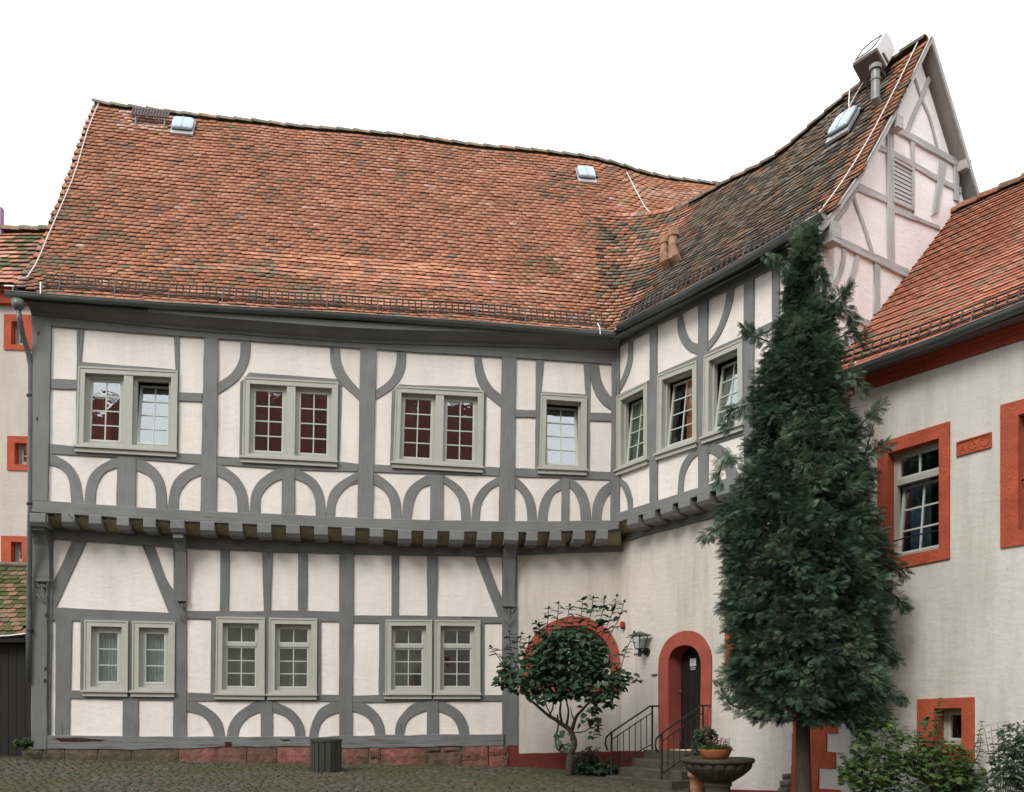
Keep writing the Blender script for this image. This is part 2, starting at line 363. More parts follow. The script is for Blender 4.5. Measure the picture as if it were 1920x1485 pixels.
def roughen(poly, amp=.005, step=.22):
    out = []
    for i in range(len(poly)):
        a = Vector(poly[i]); b = Vector(poly[(i + 1) % len(poly)]); L = (b - a).length; k = max(1, int(L / step))
        d = (b - a).normalized() if L > 1e-6 else Vector((1, 0)); p = Vector((-d.y, d.x))
        for j in range(k):
            q = a + (b - a) * (j / k)
            if j: q = q + p * (noise.noise(Vector((q.x * 2.3, q.y * 2.3, 3.1))) * amp * 2)
            out.append(q)
    return out
def slab(mb, pl, poly, n0, n1, ch=.007):
    """extrude a (u,z) polygon from depth n0 to n1 with a chamfered front edge"""
    P = [Vector(p) for p in poly]
    ar = sum(P[i].x * P[(i + 1) % len(P)].y - P[(i + 1) % len(P)].x * P[i].y for i in range(len(P)))
    if ar < 0: P.reverse()
    k = len(P); ins = []
    for i in range(k):
        a, b, c = P[i - 1], P[i], P[(i + 1) % k]
        e1 = (b - a); e2 = (c - b)
        e1 = e1.normalized() if e1.length > 1e-7 else e2.normalized(); e2 = e2.normalized() if e2.length > 1e-7 else e1
        nn = Vector((-e1.y, e1.x)) + Vector((-e2.y, e2.x)); nn = nn.normalized() if nn.length > 1e-4 else Vector((-e1.y, e1.x))
        ins.append(b + nn * ch)
    base = len(mb.v)
    for ring, n in ((P, n0), (P, n1 - ch), (ins, n1)):
        for q in ring: mb.v.append(tuple(pl.w(q.x, q.y, n)))
    for r in (0, 1):
        for i in range(k):
            j = (i + 1) % k; mb.f.append((base + r * k + i, base + r * k + j, base + (r + 1) * k + j, base + (r + 1) * k + i)); mb.c.append((1, 1, 1))
    for t in tessellate_polygon([[Vector((q.x, q.y, 0)) for q in ins]]):
        mb.f.append(tuple(base + 2 * k + i for i in t)); mb.c.append((1, 1, 1))
def beam(pl, name, poly_px, mat, par, proud=.03, back=-.03, rough=.006, uz=False, label=None):
    poly = [tuple(p) for p in poly_px] if uz else [pl.px(*p) for p in poly_px]
    P = roughen([Vector(p) for p in poly], rough)
    mb = MB(); slab(mb, pl, P, back, proud)
    # long axis for the grain
    a = np.array([[p.x, p.y] for p in P]); c = a.mean(0); ev, evec = np.linalg.eigh(np.cov((a - c).T)); ax = evec[:, 1]
    A = pl.d * float(ax[0]); A3 = Vector((A.x, A.y, float(ax[1]))); B2 = pl.d * float(-ax[1]); B3 = Vector((B2.x, B2.y, float(ax[0])))
    N3 = Vector((pl.n.x, pl.n.y, 0)); r1, r2 = random.random() * 40, random.random() * 40
    return mb.build(name, mat, par, label=label, uvs=lambda v: (A3.dot(v) + r1, (B3.dot(v)) + N3.dot(v) * .9 + r2))
def arc_beam(pl, outer, inner, mat, par, proud=.022, name='brace'):
    o = [Vector(pl.px(*p[:2])) for p in spline([(*p, 0) for p in outer], 4)]; i = [Vector(pl.px(*p[:2])) for p in spline([(*p, 0) for p in inner], 4)]
    def even(P, n=17):
        t = [0.]
        for a, b in zip(P, P[1:]): t.append(t[-1] + (b - a).length)
        return [P[0] if q == 0 else Vector((interp(t[-1] * q / (n - 1), list(zip(t, [p.x for p in P]))), interp(t[-1] * q / (n - 1), list(zip(t, [p.y for p in P]))))) for q in range(n)]
    o, i = even(o), even(i)
    mb = MB(); k = len(o); rings = []
    for a, b in zip(o, i):
        d = (b - a); L = max(.03, d.length); d = d / max(1e-6, d.length); c = min(.008, L / 4); e = .9 + .2 * random.random()
        rings += [pl.w(a.x, a.y, -.03), pl.w(a.x, a.y, proud - .008), pl.w(a.x + d.x * c, a.y + d.y * c, proud), pl.w(b.x - d.x * c, b.y - d.y * c, proud), pl.w(b.x, b.y, proud - .008), pl.w(b.x, b.y, -.03)]
    mb.v = [tuple(p) for p in rings]
    for j in range(k - 1):
        for q in range(5): mb.f.append((j * 6 + q, j * 6 + q + 1, (j + 1) * 6 + q + 1, (j + 1) * 6 + q)); mb.c.append((1, 1, 1))
    mb.f += [tuple(range(6)), tuple((k - 1) * 6 + q for q in range(5, -1, -1))]; mb.c += [(1, 1, 1)] * 2
    cum = [0.]
    for a, b in zip(rings[2::6], rings[8::6]): cum.append(cum[-1] + (b - a).length)
    r1, r2 = random.random() * 40, random.random() * 40; tb = {}
    for j in range(k):
        for q in range(6): tb[tuple(mb.v[j * 6 + q])] = (cum[j] + r1, r2 + (0, 0, 0, .13, .13, .13)[q])
    return mb.build(name, mat, par, uvs=lambda v: tb[tuple(v)])
def wall(pl, name, outer, holes, mat, par, depth=.25, label=None):
    mb = MB(); loops = [outer] + holes; pts = []; vv = []
    for l in loops: pts.append([Vector((p[0], p[1], 0)) for p in l]); vv += l
    for p in vv: mb.v.append(tuple(pl.w(p[0], p[1], 0)))
    for t in tessellate_polygon(pts):
        a, b, c = (Vector(vv[i]) for i in t)
        if (b - a).cross(c - a) < 0: t = tuple(reversed(t))
        mb.f.append(tuple(t)); mb.c.append((1, 1, 1))
    for l in loops:
        for i in range(len(l)):
            a, b = l[i], l[(i + 1) % len(l)]; mb.poly([pl.w(*a, 0), pl.w(*b, 0), pl.w(*b, -depth), pl.w(*a, -depth)])
    return mb.build(name, mat, par, label=label)

class Quad:
    """window rectangle measured on a wall: a = metres from the left, b = metres down from the top, n = out of the wall"""
    def __init__(s, pl, TL, TR, BR, BL, uz=False):
        s.pl = pl; s.c = [Vector(p if uz else pl.px(*p)) for p in (TL, TR, BR, BL)]
        s.W = ((s.c[1] - s.c[0]).length + (s.c[2] - s.c[3]).length) / 2; s.H = ((s.c[3] - s.c[0]).length + (s.c[2] - s.c[1]).length) / 2
    def uzp(s, a, b):
        x = a / s.W; y = b / s.H; c = s.c
        return (c[0] * (1 - x) + c[1] * x) * (1 - y) + (c[3] * (1 - x) + c[2] * x) * y
    def __call__(s, a, b, n): q = s.uzp(a, b); return s.pl.w(q.x, q.y, n)
    def hole(s, i=.03): return [tuple(s.uzp(*p)) for p in ((i, i), (i, s.H - i), (s.W - i, s.H - i), (s.W - i, i))]
def frame_ring(mb, Q, a0, a1, b0, b1, t, n0, n1, T=None):
    f = T or Q
    mb.box(a0, a1, b0, b0 + t, n0, n1, f); mb.box(a0, a1, b1 - t, b1, n0, n1, f)
    mb.box(a0, a0 + t, b0 + t, b1 - t, n0, n1 - .002, f); mb.box(a1 - t, a1, b0 + t, b1 - t, n0, n1 - .002, f)
def sash(Q, win, a0, a1, b0, b1, cols, rows, nb, tilt=0, t=.045, mun=.022, glass=None, hingebot=None):
    """casement with muntins; nb = depth of its front face; tilted inwards at the top by `tilt` degrees"""
    th = math.radians(tilt); bb = b1
    def T(a, b, n): return Q(a, bb - (bb - b) * math.cos(th), n - (bb - b) * math.sin(th))
    mb = MB(); frame_ring(mb, Q, a0, a1, b0, b1, t, nb - .05, nb, T)
    ga0, ga1, gb0, gb1 = a0 + t, a1 - t, b0 + t, b1 - t
    cw = (ga1 - ga0) / cols; rh = (gb1 - gb0) / rows
    for i in range(1, cols): mb.box(ga0 + i * cw - mun / 2, ga0 + i * cw + mun / 2, gb0, gb1, nb - .035, nb - .008, T)
    for j in range(1, rows): mb.box(ga0, ga1, gb0 + j * rh - mun / 2, gb0 + j * rh + mun / 2, nb - .034, nb - .010, T)
    mb.box(a0 + .005, a1 - .005, b1 - .018, b1, nb, nb + .02, T)   # weather bar
    o = mb.build('sash', M['sash'], win)
    for i in range(cols):
        for j in range(rows):
            p = MB(); e = mun / 2 + .0005; wob = [(random.random() - .5) * .003 for _ in range(4)]; mid_a, mid_b = ga0 + (i + .5) * cw, gb0 + (j + .5) * rh
            T_ = lambda a, b, n: T(a, b, n + wob[(a > mid_a) + 2 * (b > mid_b)])      # old panes never sit quite flat
            p.box(ga0 + i * cw + (e if i else 0), ga0 + (i + 1) * cw - (e if i < cols - 1 else 0), gb0 + j * rh + (e if j else 0), gb0 + (j + 1) * rh - (e if j < rows - 1 else 0), nb - .026, nb - .022, T_)
            p.build('pane', glass or M['glass'], win)
def curtain(Q, win, a0, a1, b0, b1, n, mat, folds=6, amp=.02, name='curtain'):
    mb = MB(); k = folds * 6; b = len(mb.v)
    for i in range(k + 1):
        a = a0 + (a1 - a0) * i / k; d = n + amp * math.sin(i / 6 * 2 * math.pi) + amp * .5 * math.sin(i * .53)
        for bb in (b0, b1): mb.v.append(tuple(Q(a, bb, d)))
    for i in range(k): mb.f.append((b + 2 * i, b + 2 * i + 1, b + 2 * i + 3, b + 2 * i + 2)); mb.c.append((1, 1, 1))
    mb.build(name, mat, win, smooth=True)
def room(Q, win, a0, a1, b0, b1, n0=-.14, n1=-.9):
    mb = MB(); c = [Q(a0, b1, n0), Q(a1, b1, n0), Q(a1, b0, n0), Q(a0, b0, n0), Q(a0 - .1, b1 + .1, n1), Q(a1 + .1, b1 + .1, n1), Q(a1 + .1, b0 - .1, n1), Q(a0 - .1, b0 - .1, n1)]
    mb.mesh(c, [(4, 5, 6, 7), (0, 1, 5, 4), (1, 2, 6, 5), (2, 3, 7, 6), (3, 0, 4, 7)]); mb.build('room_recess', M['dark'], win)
def grey_window(pl, par, TL, TR, BR, BL, lights=1, rows=4, cols=2, tilts=(0,), transom=None, curtains=(), sill=True, glass=None, label=None, sash_in=.055, sw=.10):
    Q = Quad(pl, TL, TR, BR, BL); mul = .155; W, H = Q.W, Q.H
    mb = MB(); o0, o1 = -.16, .055
    mb.box(0, W, 0, sw, o0, o1, Q); mb.box(0, W, H - sw * .75, H, o0, o1 - .003, Q)
    xs = [sw]; 
    mb.box(0, sw, sw, H - sw * .75, o0, o1 - .002, Q); mb.box(W - sw, W, sw, H - sw * .75, o0, o1 - .002, Q)
    if lights == 2: mb.box(W / 2 - mul / 2, W / 2 + mul / 2, sw, H - sw * .75, o0, o1 - .012, Q); ops = [(sw, W / 2 - mul / 2), (W / 2 + mul / 2, W - sw)]
    else: ops = [(sw, W - sw)]
    # outer moulding bead
    for (a, b, c, d) in ((-.012, W + .012, -.012, .018), (-.012, .012, .018, H), (W - .012, W + .012, .018, H)): mb.box(a, b, c, d, .0, o1 + .012, Q)
    win = mb.build('window', M['frame'], par, label=label)
    if sill:
        s = MB(); s.box(-.05, W + .03, H - .01, H + .025, -.02, .115, Q); s.box(-.03, W + .01, H + .025, H + .10, -.02, .075, Q); s.build('window_sill', M['frame'], win)
    b0, b1 = sw, H - sw * .75
    for i, (a0, a1) in enumerate(ops):
        fr = MB(); frame_ring(fr, Q, a0, a1, b0, b1, sash_in, -.13, -.045)
        fa0, fa1, fb0, fb1 = a0 + sash_in, a1 - sash_in, b0 + sash_in, b1 - sash_in
        tl = tilts[i % len(tilts)]
        if transom:
            tb = fb0 + (fb1 - fb0) * transom; fr.box(fa0, fa1, tb - .03, tb + .03, -.13, -.04, Q)
            fr.build('frame', M['frame'], win)
            sash(Q, win, fa0, fa1, fb0, tb - .03, cols, 1, -.06, 0, .03, .018, glass)
            sash(Q, win, fa0, fa1, tb + .03, fb1, cols, rows, -.06, tl, .03, .018, glass)
        else:
            fr.build('frame', M['frame'], win)
            sash(Q, win, fa0, fa1, fb0, fb1, cols, rows, -.06, tl, .04, .02, glass)
        room(Q, win, a0 + .002, a1 - .002, b0 + .002, b1 - .002)
    for (i, x0, x1, mat, folds) in curtains:
        a0, a1 = ops[i]; curtain(Q, win, a0 + (a1 - a0) * x0, a0 + (a1 - a0) * x1, b0 + .02, b1, -.22, mat, folds)
    return Q

# ================================================================== GROUND
def build_ground():
    xs = np.concatenate([[-400, -120, -60], np.linspace(-25, 25, 41), [60, 120, 400]]); ys = np.concatenate([[-400, -120, -50], np.linspace(-20, 30, 41), [60, 150, 500]])
    V = [(x, y, gz(x, y)) for y in ys for x in xs]; nx = len(xs)
    mb = MB(); mb.v = V
    for j in range(len(ys) - 1):
        for i in range(nx - 1): mb.f.append((j * nx + i, j * nx + i + 1, (j + 1) * nx + i + 1, (j + 1) * nx + i)); mb.c.append((1, 1, 1))
    return tag(mb.build('ground', M['ground']), None, None, None, 'structure')
build_ground()

def in_front(x, y, m=.12):
    p = v2(x, y)
    return (p - U0.o).dot(U0.n) > m + (0 if x < 3 else -9) and (p - V0.o).dot(V0.n) > m
COB_T = None
def cobble_template():
    V = []; o = [(-.5, -.38), (-.38, -.5), (.38, -.5), (.5, -.38), (.5, .38), (.38, .5), (-.38, .5), (-.5, .38)]
    for k, z in ((1.0, -.45), (1.0, .18), (.74, .5)):
        for x, y in o: V.append((x * k, y * k, z))
    Fc = [(i, (i + 1) % 8, (i + 1) % 8 + 8, i + 8) for i in range(8)] + [(i + 8, (i + 1) % 8 + 8, (i + 1) % 8 + 16, i + 16) for i in range(8)] + [tuple(range(16, 24))]
    return V, Fc
def build_cobbles():
    pave = bpy.data.objects.new('cobbled_pavement', None); COL.objects.link(pave); pave['kind'] = 'structure'
    V, Fc = cobble_template(); L = []
    y = 9.6; row = 0
    while y < 19:
        dy = .105 + .02 * random.random(); x = -12.5 + random.random() * .1
        while x < 9.5:
            dx = .11 + .07 * random.random()
            yy = y + .09 * math.sin(x * .9 + row * .02) + (random.random() - .5) * .016
            xx = x + dx / 2
            if abs(xx) < .60 * yy + 1.2 and in_front(xx, yy, .02):
                L.append((xx, yy, dx - .014, dy - .012, random.random()))
            x += dx
        y += dy; row += 1
    cols = [(.082, .070, .048), (.068, .062, .040), (.095, .078, .055), (.058, .058, .036), (.080, .060, .045), (.088, .082, .062)]
    vis = lambda c: 1 if abs(c[0] / c[1] * F) < 965 and (CZ - gz(c[0], c[1])) / c[1] * F < 150 else 0
    L.sort(key=lambda c: (-vis(c), c[1]))
    def mtx(c):
        x, y, dx, dy, r = c
        m = Matrix.Translation((x, y, gz(x, y) + .010 + .010 * r)) @ Matrix.Rotation((r - .5) * .16, 4, 'Z') @ Matrix.Rotation((r * 7 % 1 - .5) * .08, 4, 'X')
        return m @ Matrix.Diagonal((dx, dy, .07, 1))
    meshes = []
    for c in cols:
        mb = MB(); mb.mesh(V, Fc, c); o = mb.build('cobblestone', M['cobble'], None, colors=True); meshes.append(o.data); bpy.data.objects.remove(o)
    for c in L[:300]:
        o = bpy.data.objects.new('cobblestone', random.choice(meshes)); COL.objects.link(o); o.matrix_world = mtx(c); o.parent = pave
    r = L[300:]; ms = [np.array(mtx(c)) for c in r]; cc = [random.choice(cols) for _ in r]
    np_build('more_cobblestones', *stamp(V, Fc, ms, cc), M['cobble'], pave, kind='stuff')
build_cobbles()

# ================================================================== HALF-TIMBERED BUILDING
HB = empty('half_timbered_building', tuple(U0.w(-4, -1, 0)), 'two-wing half-timbered building with grey beams, cream panels and a swept red tiled roof', 'building')
T1, TL_, TS, TG = M['timber'], M['timber_low'], M['timber_sill'], M['timber_gable']

# ---- windows of the left wing
holes_up, holes_lo, holes_mid = [], [], []
q = grey_window(U1, HB, (150, 690), (333, 699), (331, 848), (146, 838), 2, 4, 2, (1.5, 9.5), curtains=[(0, .12, .58, M['curtain_red'], 4)], label='double window with red curtain, one sash tilted and bright with sky'); holes_up.append(q.hole())
q = grey_window(U1, HB, (459, 710), (633, 720), (631, 867), (456, 858), 2, 4, 2, (0, 0), sash_in=.05); holes_up.append(q.hole())
q = grey_window(U1, HB, (743, 727), (905.5, 736), (903.5, 878), (738, 868.5), 2, 4, 2, (0, 0), sash_in=.04); holes_up.append(q.hole())
q = grey_window(U1, HB, (1014.5, 740), (1098, 746), (1097.6, 883), (1011, 879.5), 1, 4, 2, (8.5,), sash_in=.03, label='narrow single window with tilted sash, the right-hand one of the upper left wing'); holes_up.append(q.hole())
for c, cu in ((((161.6, 1164), (240.5, 1166), (239.5, 1296), (160, 1295)), 0), (((251, 1166), (328, 1168), (327, 1297), (250, 1296)), 0)):
    q = grey_window(U0, HB, *c, 1, 3, 1, (0,), curtains=[(0, .0, 1., M['curtain_net'], 9)], glass=M['glass_low'], sash_in=.065); holes_lo.append(q.hole())
for c in (((408, 1158), (496, 1159.5), (495.5, 1302), (406, 1301)), ((506, 1160), (594, 1161.5), (593, 1302), (505, 1302)), ((724, 1164), (808.6, 1164), (808, 1301), (723, 1301)), ((816, 1164), (899, 1165), (899, 1301), (815, 1301))):
    bl = [(0, 0, 1, M['blind'], 2)] if c[0][0] < 800 else []
    q = grey_window(U0, HB, *c, 1, 3, 2, (0,), transom=.30, curtains=bl, glass=M['glass_low'], sash_in=.05); holes_lo.append(q.hole())
# ---- windows of the right wing
q = grey_window(V1, HB, (1161, 745), (1217, 717), (1217, 862), (1161, 883), 1, 4, 2, (7,), glass=M['glass_dark'], sash_in=.03, curtains=[(0, 0, 1, M['blind'], 6)]); holes_mid.append(q.hole())
q = grey_window(V1, HB, (1238, 706), (1309.5, 678.6), (1309.5, 829), (1236, 853), 1, 4, 2, (7,), glass=M['glass_dark'], sash_in=.035, curtains=[(0, .5, 1, M['curtain_orange'], 5)], label='single window with orange curtain and tilted sash'); holes_mid.append(q.hole())
q = grey_window(V1, HB, (1325, 670.5), (1395, 639), (1396, 797), (1323, 822), 1, 4, 2, (9,), sash_in=.035); holes_mid.append(q.hole())

# ---- left wing, upper wall
def pxs(pl, L): return [pl.px(*p) for p in L]
eL = -8.83
wall(U1, 'upper_wall', [(-8.62, U1.px(60, 955)[1])] + pxs(U1, [(90, 957), (346, 972), (693, 985), (1000, 992), (1158, 986)]) + pxs(U1, [(1158, 640), (700, 615), (300, 590)]) + [(-8.62, 7.2)], holes_up, M['plaster'], HB)
# arched window opening in the plain plastered part
arch_in = [(993, 1284), (993, 1262), (996, 1243), (1004, 1221), (1018, 1199), (1038, 1183), (1062, 1174), (1086, 1174), (1110, 1181), (1129, 1196), (1142, 1217), (1148, 1242), (1149, 1262), (1149, 1284)]
arch_out = [(975, 1298), (975, 1262), (979, 1238), (989, 1211), (1005, 1187), (1030, 1168), (1060, 1158), (1090, 1157), (1118, 1166), (1141, 1184), (1156, 1208), (1161, 1238), (1162, 1262), (1162, 1298)]
wall(U0, 'lower_wall', pxs(U0, [(64, 1412), (960, 1408), (960, 975), (64, 935)]), holes_lo, M['plaster'], HB)
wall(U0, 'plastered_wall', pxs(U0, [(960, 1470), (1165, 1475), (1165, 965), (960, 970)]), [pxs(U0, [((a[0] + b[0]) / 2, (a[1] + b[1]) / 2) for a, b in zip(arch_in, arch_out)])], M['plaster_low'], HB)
# ---- right wing walls
door_hole = [(1246, 1406), (1246, 1240), (1250, 1216), (1262, 1203), (1278, 1197), (1294, 1196), (1308, 1203), (1319, 1216), (1326, 1240), (1325, 1404)]
door_in = [(1255.5, 1405), (1255.5, 1240), (1258, 1226), (1266, 1216), (1279, 1210), (1294, 1210.5), (1306, 1217), (1314, 1230), (1317, 1246), (1316.5, 1262), (1314, 1402)]
sC = V0.px(1485, 1340)[0]
hidw = Quad(V0, (1361, 1184), (1441, 1170), (1441, 1262), (1361, 1264))
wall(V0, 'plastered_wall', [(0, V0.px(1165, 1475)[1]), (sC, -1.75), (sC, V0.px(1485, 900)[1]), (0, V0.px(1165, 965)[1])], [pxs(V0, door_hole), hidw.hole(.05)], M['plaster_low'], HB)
zt_m = [V1.px(1162, 972)[1], V1.px(1358, 907)[1]]
wall(V1, 'upper_wall', [(0.0, zt_m[0] - .02), (S_G, zt_m[1]), (S_G, 7.35), (0, 7.20)], holes_mid, M['plaster'], HB)
# gable wall
Gw = G
gp = [(0, zt_m[1] - .0), (5.36, 4.2), (5.36, 7.35), (2.68, 11.05), (1.2, 8.95), (.55, 8.02), (.0, 7.40)]
shut = Quad(G, (1669, 296.5), (1708.7, 319.4), (1709.6, 396.7), (1670, 380))
wall(G, 'gable_wall', gp, [shut.hole(.02)], M['plaster_gable'], HB)
# end wall of the left wing and back walls (seen only from the side)
WE = Plane(U1.w(-8.62, 0, 0).xy, (-U1.n.x, -U1.n.y)); WE = Plane(WE.o, (-WE.d.x, -WE.d.y))
wall(WE, 'end_wall', [(-.02, 3.42), (-.02, 7.15), (-.5, 7.4), (-4.15, 12.9), (-8.2, 7.2), (-8.2, 3.42)], [], M['plaster'], HB)
WE0 = Plane(U0.w(U0.px(64, 1200)[0], 0, 0).xy, (U0.n.x, U0.n.y)); wall(WE0, 'end_wall', [(-.02, -1.2), (-.02, 3.3), (-8, 3.3), (-8, -1.2)], [], M['plaster_low'], HB)

# ---- timbers, left wing upper storey
def B(pl, name, pts, mat=None, pr=.03, **k): return beam(pl, name, pts, mat or T1, HB, pr, **k)
B(U1, 'wall_plate', [(60, 590), (339, 619), (673, 644), (1158, 656), (1158, 686), (1147, 684), (1005, 675), (943, 671), (674, 655), (328, 631), (98, 613), (60, 611)], pr=.045)
B(U1, 'sill_beam', [(58, 936), (91, 940), (133, 943), (219, 949), (292, 954), (375, 959), (445, 962), (529, 965), (591, 968), (671, 972), (733, 974), (806, 976), (934, 978), (1052, 978), (1160, 976), (1160, 992), (1140, 995), (986, 999), (943, 999), (746, 996), (693, 992), (346, 979), (87, 963), (58, 960)], pr=.05)
B(U1, 'corner_post', [(62, 598), (98, 604), (94, 800), (91, 941), (58, 940)], pr=.055)
B(U1, 'post', [(145, 612), (158, 613), (152, 700), (149, 852), (143, 852), (144, 700)], pr=.026)
B(U1, 'post', [(326, 626), (337, 627), (335, 850), (329, 850), (330, 700)], pr=.026)
B(U1, 'post', [(383, 628), (410, 631), (406, 964), (376, 962)], pr=.04)
B(U1, 'post', [(675.5, 650), (706, 652), (699, 976), (670, 974)], pr=.04)
B(U1, 'post', [(941, 666), (967.5, 668), (964, 980), (935, 980)], pr=.04)
B(U1, 'post', [(1004.7, 671), (1020, 672), (1014, 740), (1012, 884), (1003, 884)], pr=.026)
B(U1, 'post', [(1093.5, 678), (1107, 679), (1105, 886), (1098, 886), (1098, 745)], pr=.026)
B(U1, 'corner_post', [(1147, 680), (1159, 681), (1157, 980), (1144, 980)], pr=.055)
B(U1, 'rail', [(92, 711), (146, 713), (146, 731), (92, 729)])
B(U1, 'rail', [(333, 736), (380, 738), (379, 754), (332, 752)])
B(U1, 'rail', [(964, 768), (1007, 769.5), (1007, 784), (963, 783)])
B(U1, 'rail', [(1103, 774), (1154, 776), (1148, 791), (1103, 789.5)])
for pts in ([(89, 832), (150, 838), (331, 850), (378, 852), (378, 871), (268, 863), (215, 859), (89, 851)], [(406, 856), (449, 858), (600, 862), (671, 870), (671, 885), (561, 882), (417, 873), (406, 872)], [(699, 871), (735, 873), (910, 875), (937, 877), (936, 893.5), (833, 890), (699, 886)], [(963, 878), (1010, 880), (1105, 883.6), (1148, 885.5), (1148, 901), (1050, 897), (963, 894)]):
    B(U1, 'window_rail', pts, pr=.027)
B(U1, 'lintel', [(150, 679), (331, 694), (331, 704), (150, 694)], pr=.027)
B(U1, 'lintel', [(456, 714), (467, 699), (633, 711), (642, 724), (633, 724), (457, 714)], pr=.028)
B(U1, 'post', [(451, 716), (459, 710), (457, 861), (449, 861)], pr=.024); B(U1, 'post', [(633, 720), (641, 722), (636.5, 868), (631, 868)], pr=.024)
B(U1, 'lintel', [(742, 727), (749.5, 721), (897, 727), (905, 737), (898, 738), (743, 729)], pr=.028)
B(U1, 'post', [(735, 734), (744, 728), (740, 873), (731, 873)], pr=.024); B(U1, 'post', [(904, 735), (912, 739), (909, 878), (903, 878)], pr=.024)
B(U1, 'lintel', [(1014, 735), (1099, 740), (1099, 748), (1014, 742)], pr=.024)
# studs of the arcade zone
B(U1, 'stud', [(221, 856), (256, 859), (255, 952), (219, 950)], pr=.036)
B(U1, 'stud', [(529, 878), (553, 879), (553, 968), (528, 967)], pr=.036)
B(U1, 'stud', [(807, 890), (831, 891), (831, 978), (806, 978)], pr=.036)
B(U1, 'stud', [(1053, 897), (1067, 898), (1066, 980), (1052, 980)], pr=.036)
A = lambda o, i, pl=U1, m=None: arc_beam(pl, o, i, m or T1, HB)
A([(88, 846), (100, 852), (131, 870), (149.5, 899), (157, 945)], [(88, 871), (91, 872), (113, 879), (129, 899), (134, 945)])
A([(226, 857), (215, 859), (182, 877), (164, 903), (157.5, 947)], [(226, 876), (222, 877), (197, 888), (182, 914), (179, 950)])
A([(250, 860), (268, 862.6), (295, 881), (310, 910), (314, 955)], [(250, 880), (256, 882.6), (279, 893.6), (291, 915), (293, 956)])
A([(382, 868), (374, 870), (339, 888), (321, 914), (314, 957)], [(382, 891), (377, 892), (354, 903), (337, 928), (335, 960)])
A([(402, 868), (417, 873), (447, 895), (463, 925), (467, 963)], [(402, 891), (407, 892.5), (428, 904.5), (443, 928), (446, 965)])
A([(534, 876), (521, 878), (488.5, 899), (472, 925), (468, 963)], [(534, 898), (529, 899), (507, 910), (490, 932), (488.5, 966)])
A([(548, 879), (561, 881), (591, 899), (607, 928), (611, 968)], [(548, 898), (553, 899), (576, 910), (590, 934), (592, 970)])
A([(676, 884), (669, 885.5), (634, 906), (616, 930), (611, 968)], [(676, 905), (671, 906), (649, 915.5), (631, 941), (628, 972)])
A([(695, 884), (706, 888), (735, 910), (749.5, 935), (753, 974)], [(695, 907), (699.5, 908), (720, 921), (731, 941), (734, 976)])
A([(812, 888), (802, 890), (771, 910), (757, 935), (753, 975)], [(812, 909), (807, 910), (789.6, 917), (777, 939), (771, 977)])
A([(826, 890), (833, 892), (862.5, 912), (879, 939), (882.5, 977)], [(826, 905), (831, 906), (851.5, 923), (862.5, 946), (864.7, 978)])
A([(940, 892), (935, 893.5), (906, 912), (888, 939), (883, 977)], [(940, 909), (935, 910), (917, 921), (902.6, 946), (899, 979)])
A([(960, 890), (968, 894.6), (990, 917), (1003, 943), (1007, 979)], [(960, 911), (964.6, 913.5), (979, 928), (986.5, 950), (989, 980)])
A([(1058, 896), (1050, 899), (1025, 921), (1012, 946), (1007.6, 979)], [(1058, 916), (1053, 919), (1037.5, 928), (1028, 953.6), (1026, 980)])
A([(1062, 896), (1074, 899), (1094, 917), (1105, 943), (1108.6, 979)], [(1062, 912), (1066.6, 913.5), (1079, 928), (1086.7, 950), (1089, 980)])
A([(1152, 899), (1147, 901), (1125, 917), (1112, 944.5), (1109, 978)], [(1150, 922), (1143, 926), (1134, 939), (1128.6, 957), (1127, 979)])
A([(470, 638), (470, 642), (467, 677), (447, 713), (406, 742)], [(451, 637), (451, 641), (449, 673), (434, 700), (406, 720)])
A([(619, 647), (619, 651), (620, 680), (634, 713), (677, 754)], [(637, 648), (637, 653), (640, 680), (652.5, 706), (677, 734)])
A([(761.5, 656), (761.5, 660), (758.6, 695), (738.5, 727.6), (701, 752)], [(745, 654), (745, 658), (740, 693), (727.6, 715), (701, 734)])
A([(889, 664), (889, 668.5), (891.6, 702), (906, 735), (943, 767)], [(902.6, 665), (902.6, 669), (908, 698), (921, 724), (944, 744)])
A([(1105, 680), (1105, 690), (1107, 709), (1114, 735), (1128.6, 757), (1154, 775)], [(1123, 680), (1123, 684), (1127, 713), (1138, 735), (1152, 752)])
